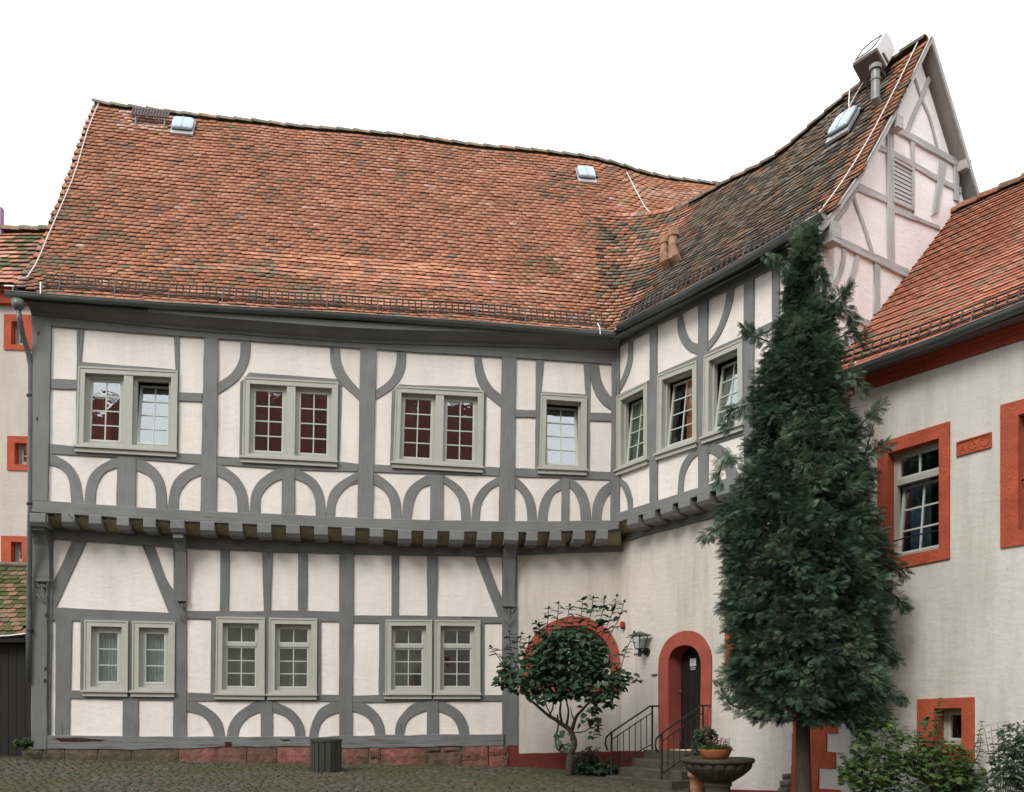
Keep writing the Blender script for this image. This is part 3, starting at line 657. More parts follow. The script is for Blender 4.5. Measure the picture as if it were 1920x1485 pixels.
# ---- left wing lower storey
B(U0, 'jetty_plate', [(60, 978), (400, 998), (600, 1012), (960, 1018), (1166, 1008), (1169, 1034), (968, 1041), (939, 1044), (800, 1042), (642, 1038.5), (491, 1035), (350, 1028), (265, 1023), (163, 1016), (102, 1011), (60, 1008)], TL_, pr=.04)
B(U0, 'corner_post', [(62, 960), (93, 962), (91, 1405), (62, 1405)], TL_, pr=.10)
B(U0, 'corner_post', [(91, 962), (102, 962), (100, 1100), (95, 1405), (91, 1405)], TL_, pr=.045)
B(U0, 'post', [(326, 990), (350.5, 991), (350, 1383), (325, 1383)], TL_, pr=.036)
B(U0, 'post', [(636, 1020), (663.6, 1021), (661, 1382), (636, 1382)], TL_, pr=.036)
B(U0, 'corner_post', [(941, 1010), (969, 1010), (970, 1398), (941, 1398)], TL_, pr=.045)
for p in ([(414, 1028), (431, 1029), (429, 1150), (412, 1150)], [(559, 1033), (577, 1034), (576, 1150), (559, 1150)], [(734, 1037), (748.5, 1038), (747, 1158), (734, 1158)], [(105, 1158), (136, 1159), (131, 1381), (104, 1381)],
          [(396, 1158), (409, 1159), (407, 1302), (395, 1302)], [(594, 1160), (602, 1160), (602, 1305), (593, 1305)], [(711, 1164), (725, 1165), (723, 1305), (710, 1305)], [(899, 1165), (907.6, 1166), (907.6, 1306), (899, 1306)],
          [(152, 1160), (162, 1161), (161, 1298), (151, 1298)], [(230.5, 1300), (260.6, 1302), (260, 1383), (230, 1383)], [(239, 1160), (252, 1160), (251, 1302), (239, 1302)]):
    B(U0, 'post', p, TL_, pr=.028)
B(U0, 'post', [(491, 1030), (512, 1031), (506, 1160), (505, 1310), (511, 1314), (511, 1383), (489, 1383), (489, 1314), (496, 1310), (496, 1160)], TL_, pr=.034)
B(U0, 'post', [(800.5, 1038), (821, 1039), (819, 1160), (816, 1170), (815, 1306), (822, 1312), (822, 1381), (800, 1381), (800, 1312), (808, 1306), (808, 1170), (801, 1160)], TL_, pr=.034)
B(U0, 'brace', [(136, 1006), (165, 1010), (163, 1016), (105, 1140), (98, 1156), (98, 1098), (137, 1013)], TL_, pr=.024)
B(U0, 'brace', [(264, 1016), (288, 1018), (290, 1024.7), (311, 1084), (328, 1112), (328, 1160), (316.5, 1149), (267, 1023.6)], TL_, pr=.024)
B(U0, 'brace', [(887, 1036), (908, 1037), (910.5, 1044), (932, 1101), (943, 1126), (943, 1168), (934, 1157), (890, 1043)], TL_, pr=.024)
for p in ([(97, 1139), (316, 1149), (328, 1150), (328, 1167), (161, 1165), (97, 1164)], [(348, 1145), (412, 1145.6), (490, 1146), (559, 1145), (638, 1146.7), (638, 1166), (601, 1166), (396, 1162), (348, 1161)], [(660, 1154), (800, 1154.5), (943, 1157), (943, 1169), (724, 1168.6), (660, 1168)]):
    B(U0, 'rail', p, TL_, pr=.027)
for p in ([(130, 1294), (160, 1295), (328, 1297), (328, 1314), (262, 1313), (130, 1310)], [(348, 1298), (406, 1300), (602, 1302), (638, 1303), (638, 1315.5), (477, 1315), (348, 1315)], [(660, 1304), (730, 1302), (907, 1303), (943, 1303), (943, 1315), (833, 1315.5), (681, 1318), (660, 1318)]):
    B(U0, 'window_rail', p, TL_, pr=.026)
AL = lambda o, i: arc_beam(U0, o, i, TL_, HB)
AL([(345, 1310), (366, 1315), (396, 1331), (415.5, 1352.5), (422.5, 1382)], [(345, 1333), (352.5, 1335), (378, 1342), (394, 1359.6), (402, 1383)])
AL([(493, 1312), (477, 1316), (445.5, 1336.6), (429.6, 1359.6), (425, 1382)], [(493, 1334), (488, 1335.5), (467, 1345), (451, 1363), (446, 1383)])
AL([(507, 1312), (516, 1316), (548, 1331), (567.5, 1356), (573, 1382)], [(507, 1334), (511.7, 1335.5), (534, 1343.7), (550, 1361), (554, 1383)])
AL([(641, 1311), (626, 1315), (599, 1329.5), (585, 1356), (579, 1382)], [(641, 1335), (638, 1335.5), (613.5, 1345), (601, 1359.6), (595, 1383)])
AL([(657, 1312), (683, 1318), (706, 1335), (718.5, 1356), (723, 1382)], [(657, 1332), (661, 1334), (683, 1342), (699, 1359.6), (703.6, 1383)])
AL([(804, 1314), (775, 1319), (755.6, 1336.6), (743, 1356), (739.7, 1381)], [(804, 1332), (800, 1333), (777, 1342), (762.7, 1356), (756.6, 1382)])
AL([(818, 1312), (833, 1315.4), (861.7, 1333), (876, 1356), (880, 1380)], [(818, 1332), (821.7, 1333.8), (844, 1343.7), (856, 1359.6), (862, 1381)])
beam(U0, 'sill_beam', [(92, 1379), (325, 1381), (578, 1381), (790, 1377), (943, 1376.5), (943, 1397), (798, 1401), (640, 1403), (583, 1400), (460, 1399), (247, 1406), (92, 1404)], TS, HB, .10, back=-.2, rough=.014)
# rotten hollow in the sill, with crumbling wood, and two small notches
for p in ([(106, 1384), (140, 1383), (180, 1385), (206, 1387), (190, 1390), (150, 1391), (118, 1391)], [(423, 1391), (436, 1391), (436, 1399), (424, 1399)], [(524, 1386), (540, 1385.5), (548, 1388), (535, 1390)]):
    mb = MB(); slab(mb, U0, roughen([Vector(U0.px(*q)) for q in p], .012, .05), .09, .104, .002); mb.build('rot_patch', mottled('rotten_wood', (.05, .022, .014), .5, 14, .95, 1, 40), HB)

# ---- jetty joists of both wings
def joist(pl, x0, x1, yt, hh, depth, mat, name='joist_end', h=None):
    u0, z = pl.px(x0, yt); u1, _ = pl.px(x1, yt); zb = pl.px(x0, yt + hh)[1]
    mb = MB(); e = random.random() * .02; c = .012
    n1 = .06 + e
    P = [(-depth, z, 0), (n1 - c, z, 0), (n1, z - c, 0), (n1, zb + .07, 0), (n1 - .055, zb, 0), (-depth, zb, 0)]
    b = len(mb.v)
    for uu in (u0, u1):
        for (n, zz, _) in P: mb.v.append(tuple(pl.w(uu, zz, n)))
    k = len(P)
    for i in range(k): j = (i + 1) % k; mb.f.append((b + i, b + j, b + k + j, b + k + i)); mb.c.append((1, 1, 1))
    mb.f.append(tuple(b + i for i in reversed(range(k)))); mb.f.append(tuple(b + k + i for i in range(k))); mb.c += [(1, 1, 1)] * 2
    r = random.random() * 9; d3 = Vector((pl.n.x, pl.n.y, 0)); e3 = Vector((pl.d.x, pl.d.y, .6))
    mb.build(name, mat, HB, uvs=lambda v: (d3.dot(v) + r, e3.dot(v) + r))
for x0, x1 in ((118, 142), (169, 192), (220.5, 243.5), (270.5, 293.5), (376.5, 403), (430, 455.5), (483, 509), (537, 562.5), (589.5, 615), (641, 666), (693, 718.5), (746, 771), (794, 819.5), (842.5, 869.5), (894, 920.5), (986, 1007), (1030, 1051), (1073, 1095), (1116.5, 1138)):
    yt = interp(x0, [(88, 962), (346, 978), (693, 991), (746, 995), (943, 998), (986, 998), (1140, 994)]); joist(U1, x0, x1, yt, 23, .47, T1)
for x0, x1 in ((320.5, 347), (944.5, 971)): joist(U1, x0, x1, interp(x0, [(320, 976), (943, 998)]), 22, .47, T1, 'bressummer_joist')
joist(U1, 59, 88, 963, 24, .47, T1, 'bressummer_joist')
for x0, x1 in ((1180, 1201), (1211, 1233), (1243.5, 1266), (1277, 1299), (1312, 1335), (1348, 1372), (1386, 1411), (1426, 1452), (1468, 1495), (1511, 1540)):
    yt = interp(x0, [(1160, 978), (1358, 914), (1545, 850)]); joist(V1, x0, x1, yt, 21, .42, T1)
# infill behind the joists, sloping back under the jetty
mb = MB(); a = [U1.px(88, 962), U1.px(1160, 990)]
zU = lambda x: interp(x, [(60, 962), (346, 978), (693, 991), (943, 998), (1160, 994)])
xs = [90, 250, 400, 550, 700, 850, 960, 1060, 1164]
for x, y in zip(xs, xs[1:]): mb.poly([U1.at(x, zU(x) + 4, 0, -.02), U1.at(y, zU(y) + 4, 0, -.02), U0.at(y, zU(y) + 30, 0, .035), U0.at(x, zU(x) + 24, 0, .035)])
mb.build('infill_board', M['infill'], HB)
mb = MB(); mb.poly([V1.at(1160, 982, 0, -.02), V1.w(S_G, V1.px(1358, 918)[1] + .0, -.02), V0.w(S_G + .22, V0.px(1358, 945)[1], .04), V0.at(1168, 1003, 0, .04)])
mb.build('infill_board', M['infill'], HB)
beam(V0, 'jetty_plate', [V0.px(1167, 1001), V0.px(1300, 964), (S_G + .3, V0.px(1300, 964)[1] + .05), (S_G + .3, V0.px(1300, 981)[1] + .03), V0.px(1300, 981), V0.px(1170, 1016)], TL_, HB, .045, uz=True)
# carved brackets under the jetty, on the corner post and two posts
def bracket(x0, x1, ytop, ybot, ycarve, pr=.05):
    mb = MB(); b = len(mb.v)
    u0, zt = U0.px(x0, ytop, .2); u1 = U0.px(x1, ytop, .2)[0]; zb = U0.px(x0, ybot)[1]
    prof = [(.03, zt), (.42, zt), (.42, zt - .12), (.30, zt - .17), (.20, zt - .34), (.14, zt - .6), (pr + .04, zt - .9), (pr + .03, zb), (.03, zb)]
    for uu in (u0, u1):
        for n, z in prof: mb.v.append(tuple(U0.w(uu, z, n)))
    k = len(prof)
    for i in range(k): j = (i + 1) % k; mb.f.append((b + i, b + j, b + k + j, b + k + i)); mb.c.append((1, 1, 1))
    mb.f.append(tuple(b + i for i in reversed(range(k)))); mb.f.append(tuple(b + k + i for i in range(k))); mb.c += [(1, 1, 1)] * 2
    o = mb.build('bracket', TL_, HB, uvs=lambda v: (v[2] * 1.0, v[0] + v[1]))
    m2 = MB(); uc = (u0 + u1) / 2; hw = (u1 - u0) / 2; zc = U0.px(x0, ycarve)[1]; n = pr + .035
    m2.box(u0 - .01, u1 + .01, zc - .0, zc + .05, n - .03, n + .03, lambda a, b_, c: U0.w(a, b_, c))
    for s in (-1, 1):
        m2.tube([U0.w(uc + s * hw * .85, zc - .03, n), U0.w(uc + s * hw * .45, zc - .10, n + .012), U0.w(uc + s * .012, zc - .05, n)], .012, 6)
        m2.tube([U0.w(uc + s * hw * .8, zc - .22, n), U0.w(uc + s * hw * .4, zc - .29, n + .012), U0.w(uc, zc - .36, n)], .012, 6)
    m2.tube([U0.w(uc, zc - .05, n + .01), U0.w(uc, zc - .22, n + .014)], .013, 6)
    m2.build('carved_ornament', TL_, o, uvs=lambda v: (v[2], v[0] + v[1]))
bracket(64, 90, 985, 1090, 1092, .10); bracket(329, 348, 1000, 1125, 1128); bracket(944.5, 967, 1016, 1134, 1138)

# ---- right wing timbers
B(V1, 'wall_plate', [(1158, 643), (1380, 523), (1545, 434), (1545, 452), (1475, 493.5), (1398, 531), (1329, 562), (1273, 593), (1233, 611), (1220, 622), (1161, 651)], pr=.045)
B(V1, 'corner_post', [(1158, 640), (1163, 640), (1163, 985), (1158, 985)], pr=.05)
B(V1, 'post', [(1220, 612), (1233, 605), (1234.5, 942), (1220, 948)], pr=.038)
B(V1, 'post', [(1233, 700), (1239, 704), (1237, 855), (1233, 858)], pr=.03)
B(V1, 'post', [(1311, 565), (1329, 556), (1329, 912), (1311, 918)], pr=.038)
B(V1, 'post', [(1396.5, 525), (1415, 517), (1415, 890), (1396.5, 896)], pr=.038)
B(V1, 'post', [(1449, 499), (1463, 492), (1464, 870), (1450, 876)], pr=.036)
B(V1, 'corner_post', [(1513, 455), (1545, 440), (1545, 850), (1513, 860)], M['timber_gable'], pr=.05)
B(V1, 'lintel', [(1233, 702), (1311, 667), (1398, 628), (1449, 603), (1449, 618), (1398, 640), (1311, 679), (1239, 706)], pr=.03)
B(V1, 'lintel', [(1161, 740), (1220, 712), (1220, 718), (1161, 746)], pr=.026)
B(V1, 'sill_beam', [(1156, 964), (1220, 944), (1273, 927.6), (1311, 915.6), (1358, 900), (1545, 838), (1545, 853), (1358, 915.6), (1156, 982)], pr=.055)
AM = lambda o, i: arc_beam(V1, o, i, T1, HB)
AM([(1187.5, 640), (1187.5, 647), (1186, 682), (1173, 718), (1159, 742)], [(1178.6, 643), (1178.6, 650), (1177, 678), (1166.7, 709), (1159, 729)])
AM([(1271, 589), (1271, 594), (1273, 629), (1289, 655.6), (1315, 668)], [(1280, 584), (1280, 588), (1286.7, 620), (1298, 640), (1315, 646)])
AM([(1378.7, 531), (1378.7, 536), (1371, 580), (1351, 629), (1327, 660)], [(1363.6, 540), (1363.6, 544), (1358, 580), (1344, 620), (1326, 645)])
AM([(1159, 892), (1165, 897), (1178, 909), (1186.7, 935.6), (1187, 958)], [(1159, 907), (1163, 910), (1169, 918), (1177, 940), (1178, 961)])
AM([(1315, 838), (1311, 840), (1291, 853), (1275.6, 882), (1271, 930)], [(1315, 851), (1311, 853), (1298, 864), (1285, 891), (1282, 926)])
AM([(1325, 836), (1345, 832), (1362, 842), (1374, 862), (1386, 894)], [(1325, 850), (1335, 851), (1350, 862), (1360, 882), (1363, 903)])
B(V1, 'rail', [(1327, 828), (1400, 800), (1400, 814), (1327, 838)], pr=.026)

# ---- gable timbers
def GB(name, pts, w=None, pr=.03):
    if w: 
        P = [Vector(G.px(*p)) for p in pts]; P = [Vector(p[:2]) for p in spline([(*p, 0) for p in P], 4)]; L, R = [], []
        for i, p in enumerate(P):
            d = (P[min(i + 1, len(P) - 1)] - P[max(0, i - 1)]).normalized(); n = Vector((-d.y, d.x)) * (w / 2); L.append(p + n); R.append(p - n)
        return beam(G, name, [tuple(p) for p in L + R[::-1]], TG, HB, pr, uz=True)
    return beam(G, name, pts, TG, HB, pr)
GB('tie_beam', [(1548, 436), (1554, 438), (1683.7, 499), (1700, 506), (1700, 524), (1675, 511.5), (1554, 454), (1548, 452)], pr=.045)
GB('collar_beam', [(1598, 340), (1660.7, 368), (1660.7, 382), (1594, 354)], pr=.028)
GB('collar_beam', [(1671, 386), (1742, 417.5), (1760, 425), (1760, 432), (1738, 424), (1671, 399)], pr=.03)
GB('collar_beam', [(1636, 267), (1662, 277), (1704, 299), (1757, 331), (1800, 352), (1800, 364), (1757, 343), (1704, 311), (1662, 289), (1632, 278)], pr=.028)
GB('collar_beam', [(1664, 227), (1740, 271), (1800, 304), (1800, 318), (1740, 285), (1660, 240)], pr=.042)
GB('post', [(1660, 238), (1673, 244), (1675, 500), (1663, 494)], pr=.036)
GB('post', [(1704.6, 262), (1713, 266), (1712, 400), (1710, 402), (1709, 320)], pr=.034)
GB('post', [(1761, 302), (1773.5, 308), (1757, 400), (1745, 405)], pr=.034)
GB('post', [(1786, 306), (1796, 311), (1796, 380), (1787, 376)], pr=.034)
GB('brace', [(1710, 135), (1727, 186), (1742, 222), (1757, 280)], .065, .024)
GB('brace', [(1741, 148), (1724, 190), (1712, 217), (1699, 250)], .085, .03)
GB('brace', [(1595, 352), (1604, 385), (1617, 420), (1636, 480)], .08, .024)
GB('brace', [(1581, 462), (1580, 490), (1571, 520), (1553, 541)], .095, .024)
GB('brace', [(1607, 478), (1599, 510), (1589, 540), (1576, 575)], .11, .026)
GB('post', [(1637, 492), (1648, 497), (1648, 590), (1636, 590)], pr=.03)
GB('rail', [(1570, 578), (1617, 597), (1640, 606), (1640, 620), (1614, 610), (1570, 592)], pr=.03)
GB('rafter', [(1600, 352), (1609, 350), (1583, 398), (1562, 424), (1546, 437), (1538, 432), (1560, 408), (1580, 384)], pr=.05)
# projecting beam ends on the gable
def block(pl, u0, u1, z0, z1, n0, n1, mat, name, par, col=None):
    mb = MB(); mb.box(u0, u1, z0, z1, n0, n1, lambda a, b_, c: pl.w(a, b_, c)); return mb.build(name, mat, par, uvs=lambda v: (v[0] + v[1], v[2]))
zt = G.px(1552, 450)[1]; block(G, -.10, .12, zt - .15, zt + .15, -.1, .22, TG, 'beam_end', HB)
u, z = G.px(1668, 240); block(G, u - .10, u + .07, z - .10, z + .10, -.05, .20, TG, 'beam_end', HB)
u, z = G.px(1797, 318); block(G, u - .10, u + .07, z - .09, z + .09, -.05, .20, TG, 'beam_end', HB)
# louvred shutter
sh = MB(); frame_ring(sh, shut, 0, shut.W, 0, shut.H, .035, -.02, .045); so_ = sh.build('louvred_shutter', TG, HB, uvs=lambda v: (v[0] + v[1], v[2]))
dk = MB(); dk.poly([shut(0, 0, -.10), shut(shut.W, 0, -.10), shut(shut.W, shut.H, -.10), shut(0, shut.H, -.10)]); dk.build('shutter_back', M['dark'], so_)
for i in range(9):
    b0 = .035 + (shut.H - .07) * i / 9; h = (shut.H - .07) / 9
    m_ = MB(); c = [shut(.035, b0, .016), shut(shut.W - .035, b0, .016), shut(shut.W - .035, b0 + h * .9, .027), shut(.035, b0 + h * .9, .027)]
    c2 = [shut(.035, b0, -.012), shut(shut.W - .035, b0, -.012), shut(shut.W - .035, b0 + h * .88, .014), shut(.035, b0 + h * .88, .014)]
    m_.box8(c2 + c); m_.build('slat', M['bargeboard'], so_)

# ---- stone plinth of the left wing: each stone its own block
plm = MB(); plm.poly([U0.at(50, 1400, 0, .06), U0.at(952, 1396, 0, .06), U0.at(952, 1456, 0, .06), U0.at(50, 1442, 0, .06)]); plm.poly([U0.at(50, 1401, 0, .06), U0.at(50, 1440, 0, .06), U0.at(50, 1440, 0, -.3), U0.at(50, 1401, 0, -.3)])
plm.poly([U0.at(50, 1401, 0, .06), U0.at(952, 1397, 0, .06), U0.at(952, 1397, 0, -.1), U0.at(50, 1401, 0, -.1)])
plinth = plm.build('stone_plinth', M['mortar'], HB)
def stone(pl, x0, x1, yt0, yt1, yb0, yb1, par, col, pr=.10, back=.0, gap=1.3, mat=None, name='stone', bot=0):
    mb = MB(); jit = lambda: (random.random() - .5) * 1.6
    c = [(x0 + gap + jit(), yt0 + gap * .6 + jit() * .4), (x1 - gap + jit(), yt1 + gap * .6 + jit() * .4), (x1 - gap + jit(), yb1 - gap * .6), (x0 + gap + jit(), yb0 - gap * .6)]
    q = [Vector(pl.px(*p)) for p in c]; m_, n_ = 5, 3; b = 0; g = {}
    sx = random.random() * 20
    for j in range(n_ + 1):
        for i in range(m_ + 1):
            s, t = i / m_, j / n_; p = (q[0] * (1 - s) + q[1] * s) * (1 - t) + (q[3] * (1 - s) + q[2] * s) * t
            e = 0 if (i in (0, m_) or j in (0, n_)) else 1
            n = pr - (.028 if not e else 0) + noise.noise(Vector((p.x * 3 + sx, p.y * 4, 1))) * .022 * (1 if e else .4)
            if not e: p = p + Vector((noise.noise(Vector((p.x * 5, p.y * 5, sx))), noise.noise(Vector((p.x * 5, p.y * 5, sx + 9))))) * .02
            mb.v.append(tuple(pl.w(p.x, p.y, n)))
    W_ = m_ + 1
    for j in range(n_):
        for i in range(m_): mb.f.append((j * W_ + i, (j + 1) * W_ + i, (j + 1) * W_ + i + 1, j * W_ + i + 1)); mb.c.append(col)
    ring = [i for i in range(W_)] + [j * W_ + m_ for j in range(1, n_ + 1)] + [n_ * W_ + i for i in range(m_ - 1, -1, -1)] + [j * W_ for j in range(n_ - 1, 0, -1)]
    b = len(mb.v); off = Vector((pl.n.x, pl.n.y, 0)) * (pr - back)
    for i in ring: mb.v.append(tuple(Vector(mb.v[i]) - off))
    for k in range(len(ring)):
        l = (k + 1) % len(ring); mb.f.append((ring[k], ring[l], b + l, b + k)); mb.c.append(col)
    return mb.build(name, mat or M['sandstone'], par, colors=True, smooth=False)
reds = [(.21, .095, .075), (.17, .085, .065), (.24, .10, .08), (.15, .09, .07)]; olive = [(.105, .085, .055), (.12, .09, .06), (.09, .078, .05)]
yb = lambda x: interp(x, [(48, 1429), (248, 1437), (583, 1441), (639, 1444), (950, 1450)]); yt = lambda x: interp(x, [(48, 1401), (247, 1406), (460, 1399), (583, 1400), (640, 1403), (798, 1401), (950, 1397)])
E = [44, 83, 125.5, 186, 249, 336, 407, 465, 520, 592, 641]
for i, (a_, b_) in enumerate(zip(E, E[1:])):
    col = random.choice(olive if a_ < 330 else reds); stone(U0, a_, b_, yt(a_), yt(b_), yb(a_) + 3, yb(b_) + 3, plinth, col, pr=.11)
for a_, b_, t0, t1, k in ((641, 692, 0, 0, 1), (692, 713, 0, .45, 1), (692, 713, .45, 1, 0), (713, 800, 0, 0, 1), (800, 828, 0, .2, 0), (828, 865, 0, .2, 0), (800, 865, .2, 1, 0), (865, 915, 0, .5, 0), (865, 915, .5, 1, 0), (915, 950, 0, .32, 0), (915, 950, .32, 1, 0)):
    if t1 == 0: t1 = 1
    Y = lambda x, t: yt(x) + (yb(x) + 3 - yt(x)) * t
    stone(U0, a_, b_, Y(a_, t0), Y(b_, t0), Y(a_, t1), Y(b_, t1), plinth, random.choice(reds), pr=.10 + random.random() * .03, gap=1.0)
# painted red plinth of the plastered parts
def pl_slab(pl, poly, n0, n1, mat, name, par, rough=.006, ch=.01, label=None):
    mb = MB(); slab(mb, pl, roughen([Vector(p) for p in poly], rough), n0, n1, ch); return mb.build(name, mat, par, label=label)
pl_slab(U0, pxs(U0, [(946, 1398), (971, 1397), (972, 1413), (1050, 1411), (1165, 1408), (1165, 1480), (948, 1475)]), -.05, .03, M['red_plinth'], 'painted_plinth', HB)
sp = [V0.px(1165, 1408), V0.px(1238, 1408)]
pl_slab(V0, [(0, V0.px(1165, 1408)[1]), V0.px(1240, 1410), (V0.px(1240, 1410)[0], -1.7), (0, -1.6)], -.05, .03, M['red_plinth'], 'painted_plinth', HB)
pl_slab(V0, [V0.px(1336, 1477), V0.px(1368, 1480), V0.px(1485, 1483), (sC, -1.9), (V0.px(1336, 1477)[0], -1.9)], -.05, .03, M['red_plinth'], 'painted_plinth', HB)
# exposed rough stones beside the corner, where the plaster has fallen
for x0, x1, y0, y1 in ((1462, 1487, 1462, 1476), (1466, 1484, 1450, 1462), (1458, 1482, 1476, 1496)): stone(V0, x0, x1, y0, y0 - 1, y1, y1, HB, (.20, .17, .14), pr=.045, name='exposed_stone')

# ---- arched window surround, its sill and glazing
def ring_slab(pl, out_px, in_px, n0, n1, mat, name, par, ch=.008, reveal=.22):
    mb = MB(); o = pxs(pl, out_px); i = pxs(pl, in_px)
    for a, b, c, d in zip(o, o[1:], i[1:], i):
        mb.poly([pl.w(*a, n1), pl.w(*b, n1), pl.w(*c, n1), pl.w(*d, n1)]); mb.poly([pl.w(*a, n0), pl.w(*b, n0), pl.w(*b, n1), pl.w(*a, n1)])
        mb.poly([pl.w(*d, n1), pl.w(*c, n1), pl.w(*c, -reveal), pl.w(*d, -reveal)])
    for k in (0, -1): mb.poly([pl.w(*o[k], n0), pl.w(*i[k], n0), pl.w(*i[k], n1), pl.w(*o[k], n1)])
    return mb.build(name, mat, par)
def smooth_px(p, n=3): return [q[:2] for q in spline([(*a, 0) for a in p], n)]
aw = ring_slab(U0, smooth_px(arch_out), smooth_px(arch_in), -.02, .035, M['red_dull'], 'arched_window', HB)
mb = MB(); uA, zA = U0.px(975, 1279); uB = U0.px(1162, 1279)[0]; zB = U0.px(975, 1297)[1]
mb.box(uA, uB, zB, zA, -.22, .05, lambda a, b_, c: U0.w(a, b_, c)); mb.build('window_sill', M['red_dull'], aw)
mb = MB(); pin = pxs(U0, smooth_px(arch_in)); 
for a, b_ in zip(pin, pin[1:]):
    mb.poly([U0.w(*a, -.2), U0.w(*b_, -.2), U0.w(*(Vector(b_) * .94 + Vector(U0.px(1071, 1250)) * .06), -.2), U0.w(*(Vector(a) * .94 + Vector(U0.px(1071, 1250)) * .06), -.2)])
ub, zb_ = U0.px(993, 1279); ue = U0.px(1149, 1279)[0]; fw = lambda a, b_, c: U0.w(a, b_, c)
mb.box(ub, ue, zb_, zb_ + .07, -.26, -.18, fw)
for x in (1032, 1071, 1110): ux = U0.px(x, 1250)[0]; mb.box(ux - .02, ux + .02, zb_, U0.px(x, 1178 if x != 1071 else 1174)[1], -.24, -.20, fw)
for y in (1252, 1225, 1199): zz = U0.px(1071, y)[1]; hw = {1252: 78, 1225: 70, 1199: 50}[y]; mb.box(U0.px(1071 - hw, y)[0], U0.px(1071 + hw, y)[0], zz - .012, zz + .012, -.235, -.205, fw)
mb.build('frame', M['sash'], aw)
mb = MB(); mb.poly([U0.w(*p, -.225) for p in pin]); mb.build('pane', M['glass_low'], aw)
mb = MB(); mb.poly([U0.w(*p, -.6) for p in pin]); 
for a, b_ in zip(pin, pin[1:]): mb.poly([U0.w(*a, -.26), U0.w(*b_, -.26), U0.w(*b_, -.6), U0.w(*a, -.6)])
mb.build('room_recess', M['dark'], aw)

# ---- arched doorway
door_out = [(1237, 1406), (1236.4, 1300), (1236.8, 1246), (1240, 1226), (1249, 1206), (1262, 1193), (1278, 1184.5), (1294, 1182.7), (1309, 1187), (1321, 1197), (1330, 1212), (1335, 1230), (1335.6, 1260), (1334.5, 1330), (1333.5, 1404)]
door_in2 = [(1255.5, 1406), (1255.5, 1300), (1255.5, 1246), (1258, 1230), (1264, 1219), (1272, 1213), (1281, 1210), (1292, 1210), (1301, 1213), (1308, 1219), (1313, 1228), (1316, 1241), (1316.5, 1262), (1315.5, 1330), (1314.5, 1403)]
dw = ring_slab(V0, smooth_px(door_out), smooth_px(door_in2), -.02, .035, M['red_dull'], 'door_surround', HB, reveal=.36)
pin = pxs(V0, smooth_px(door_in2)); mb = MB(); mb.poly([V0.w(*p, -.30) for p in pin]); dl = mb.build('door', M['door'], HB, uvs=lambda v: (v[2], v[0] - v[1]))
ud0, ud1 = V0.px(1255.5, 1300)[0], V0.px(1316, 1300)[0]
for i in range(1, 6):
    uu = ud0 + (ud1 - ud0) * i / 6; mb = MB(); mb.box(uu - .006, uu + .006, V0.px(1290, 1400)[1], V0.px(1290, 1226)[1], -.30, -.292, lambda a, b_, c: V0.w(a, b_, c)); mb.build('board_joint', M['dark'], dl)
zt_, zb_ = V0.px(1285, 1393)[1], V0.px(1285, 1403)[1]; block(V0, ud0, ud1, zb_, zt_, -.30, -.27, M['iron'], 'kick_plate', dl)
mb = MB(); hu, hz = V0.px(1275, 1296, -.3); mb.box(hu - .02, hu + .02, hz - .13, hz + .05, -.30, -.285, lambda a, b_, c: V0.w(a, b_, c)); mb.tube([V0.w(hu, hz, -.285), V0.w(hu, hz, -.24), V0.w(hu + .11, hz, -.24)], .010, 8); mb.build('door_handle', M['steel'], dl)
pa, pz = V0.px(1293.5, 1235, -.285); pb, pz2 = V0.px(1304.5, 1248.5, -.285)
nt_ = block(V0, pa, pb, pz2, pz, -.295, -.288, M['paper'], 'paper_notice', dl)
mb = MB()
for k in range(5): zz = pz - .03 - k * .02; mb.box(pa + .02, pb - .02 - (k % 3) * .02, zz - .002, zz + .002, -.288, -.2868, lambda a, b_, c: V0.w(a, b_, c))
mb.build('printed_lines', M['ink'], dl)
mb = MB()
for k, y in enumerate((1252, 1255)): zz = V0.px(1299, y, -.288)[1]; mb.box(pa + .01, pb - .01, zz - .006, zz + .006, -.295, -.287, lambda a, b_, c: V0.w(a, b_, c))
mb.build('small_sign', M['white_plastic'], dl)
# letter plate and tiny marks beside the door
lu, lz = V0.px(1223, 1262); lu2, lz2 = V0.px(1233, 1267)
block(V0, lu, lu2, lz - .03, lz + .30, 0, .012, M['plaster_low'], 'wall_plate_cover', HB); block(V0, lu, lu2, lz - .045, lz - .025, 0, .03, M['iron'], 'plate_ledge', HB)
mb = MB()
for x in (1190, 1193.3, 1196.3):
    uu, zz = V0.px(x, 1227); mb.box(uu - .013, uu + .010, zz - .017, zz + .017, 0, .012, lambda a, b_, c: V0.w(a, b_, c)); 
mb.build('number_plate_marks', M['iron'], HB)
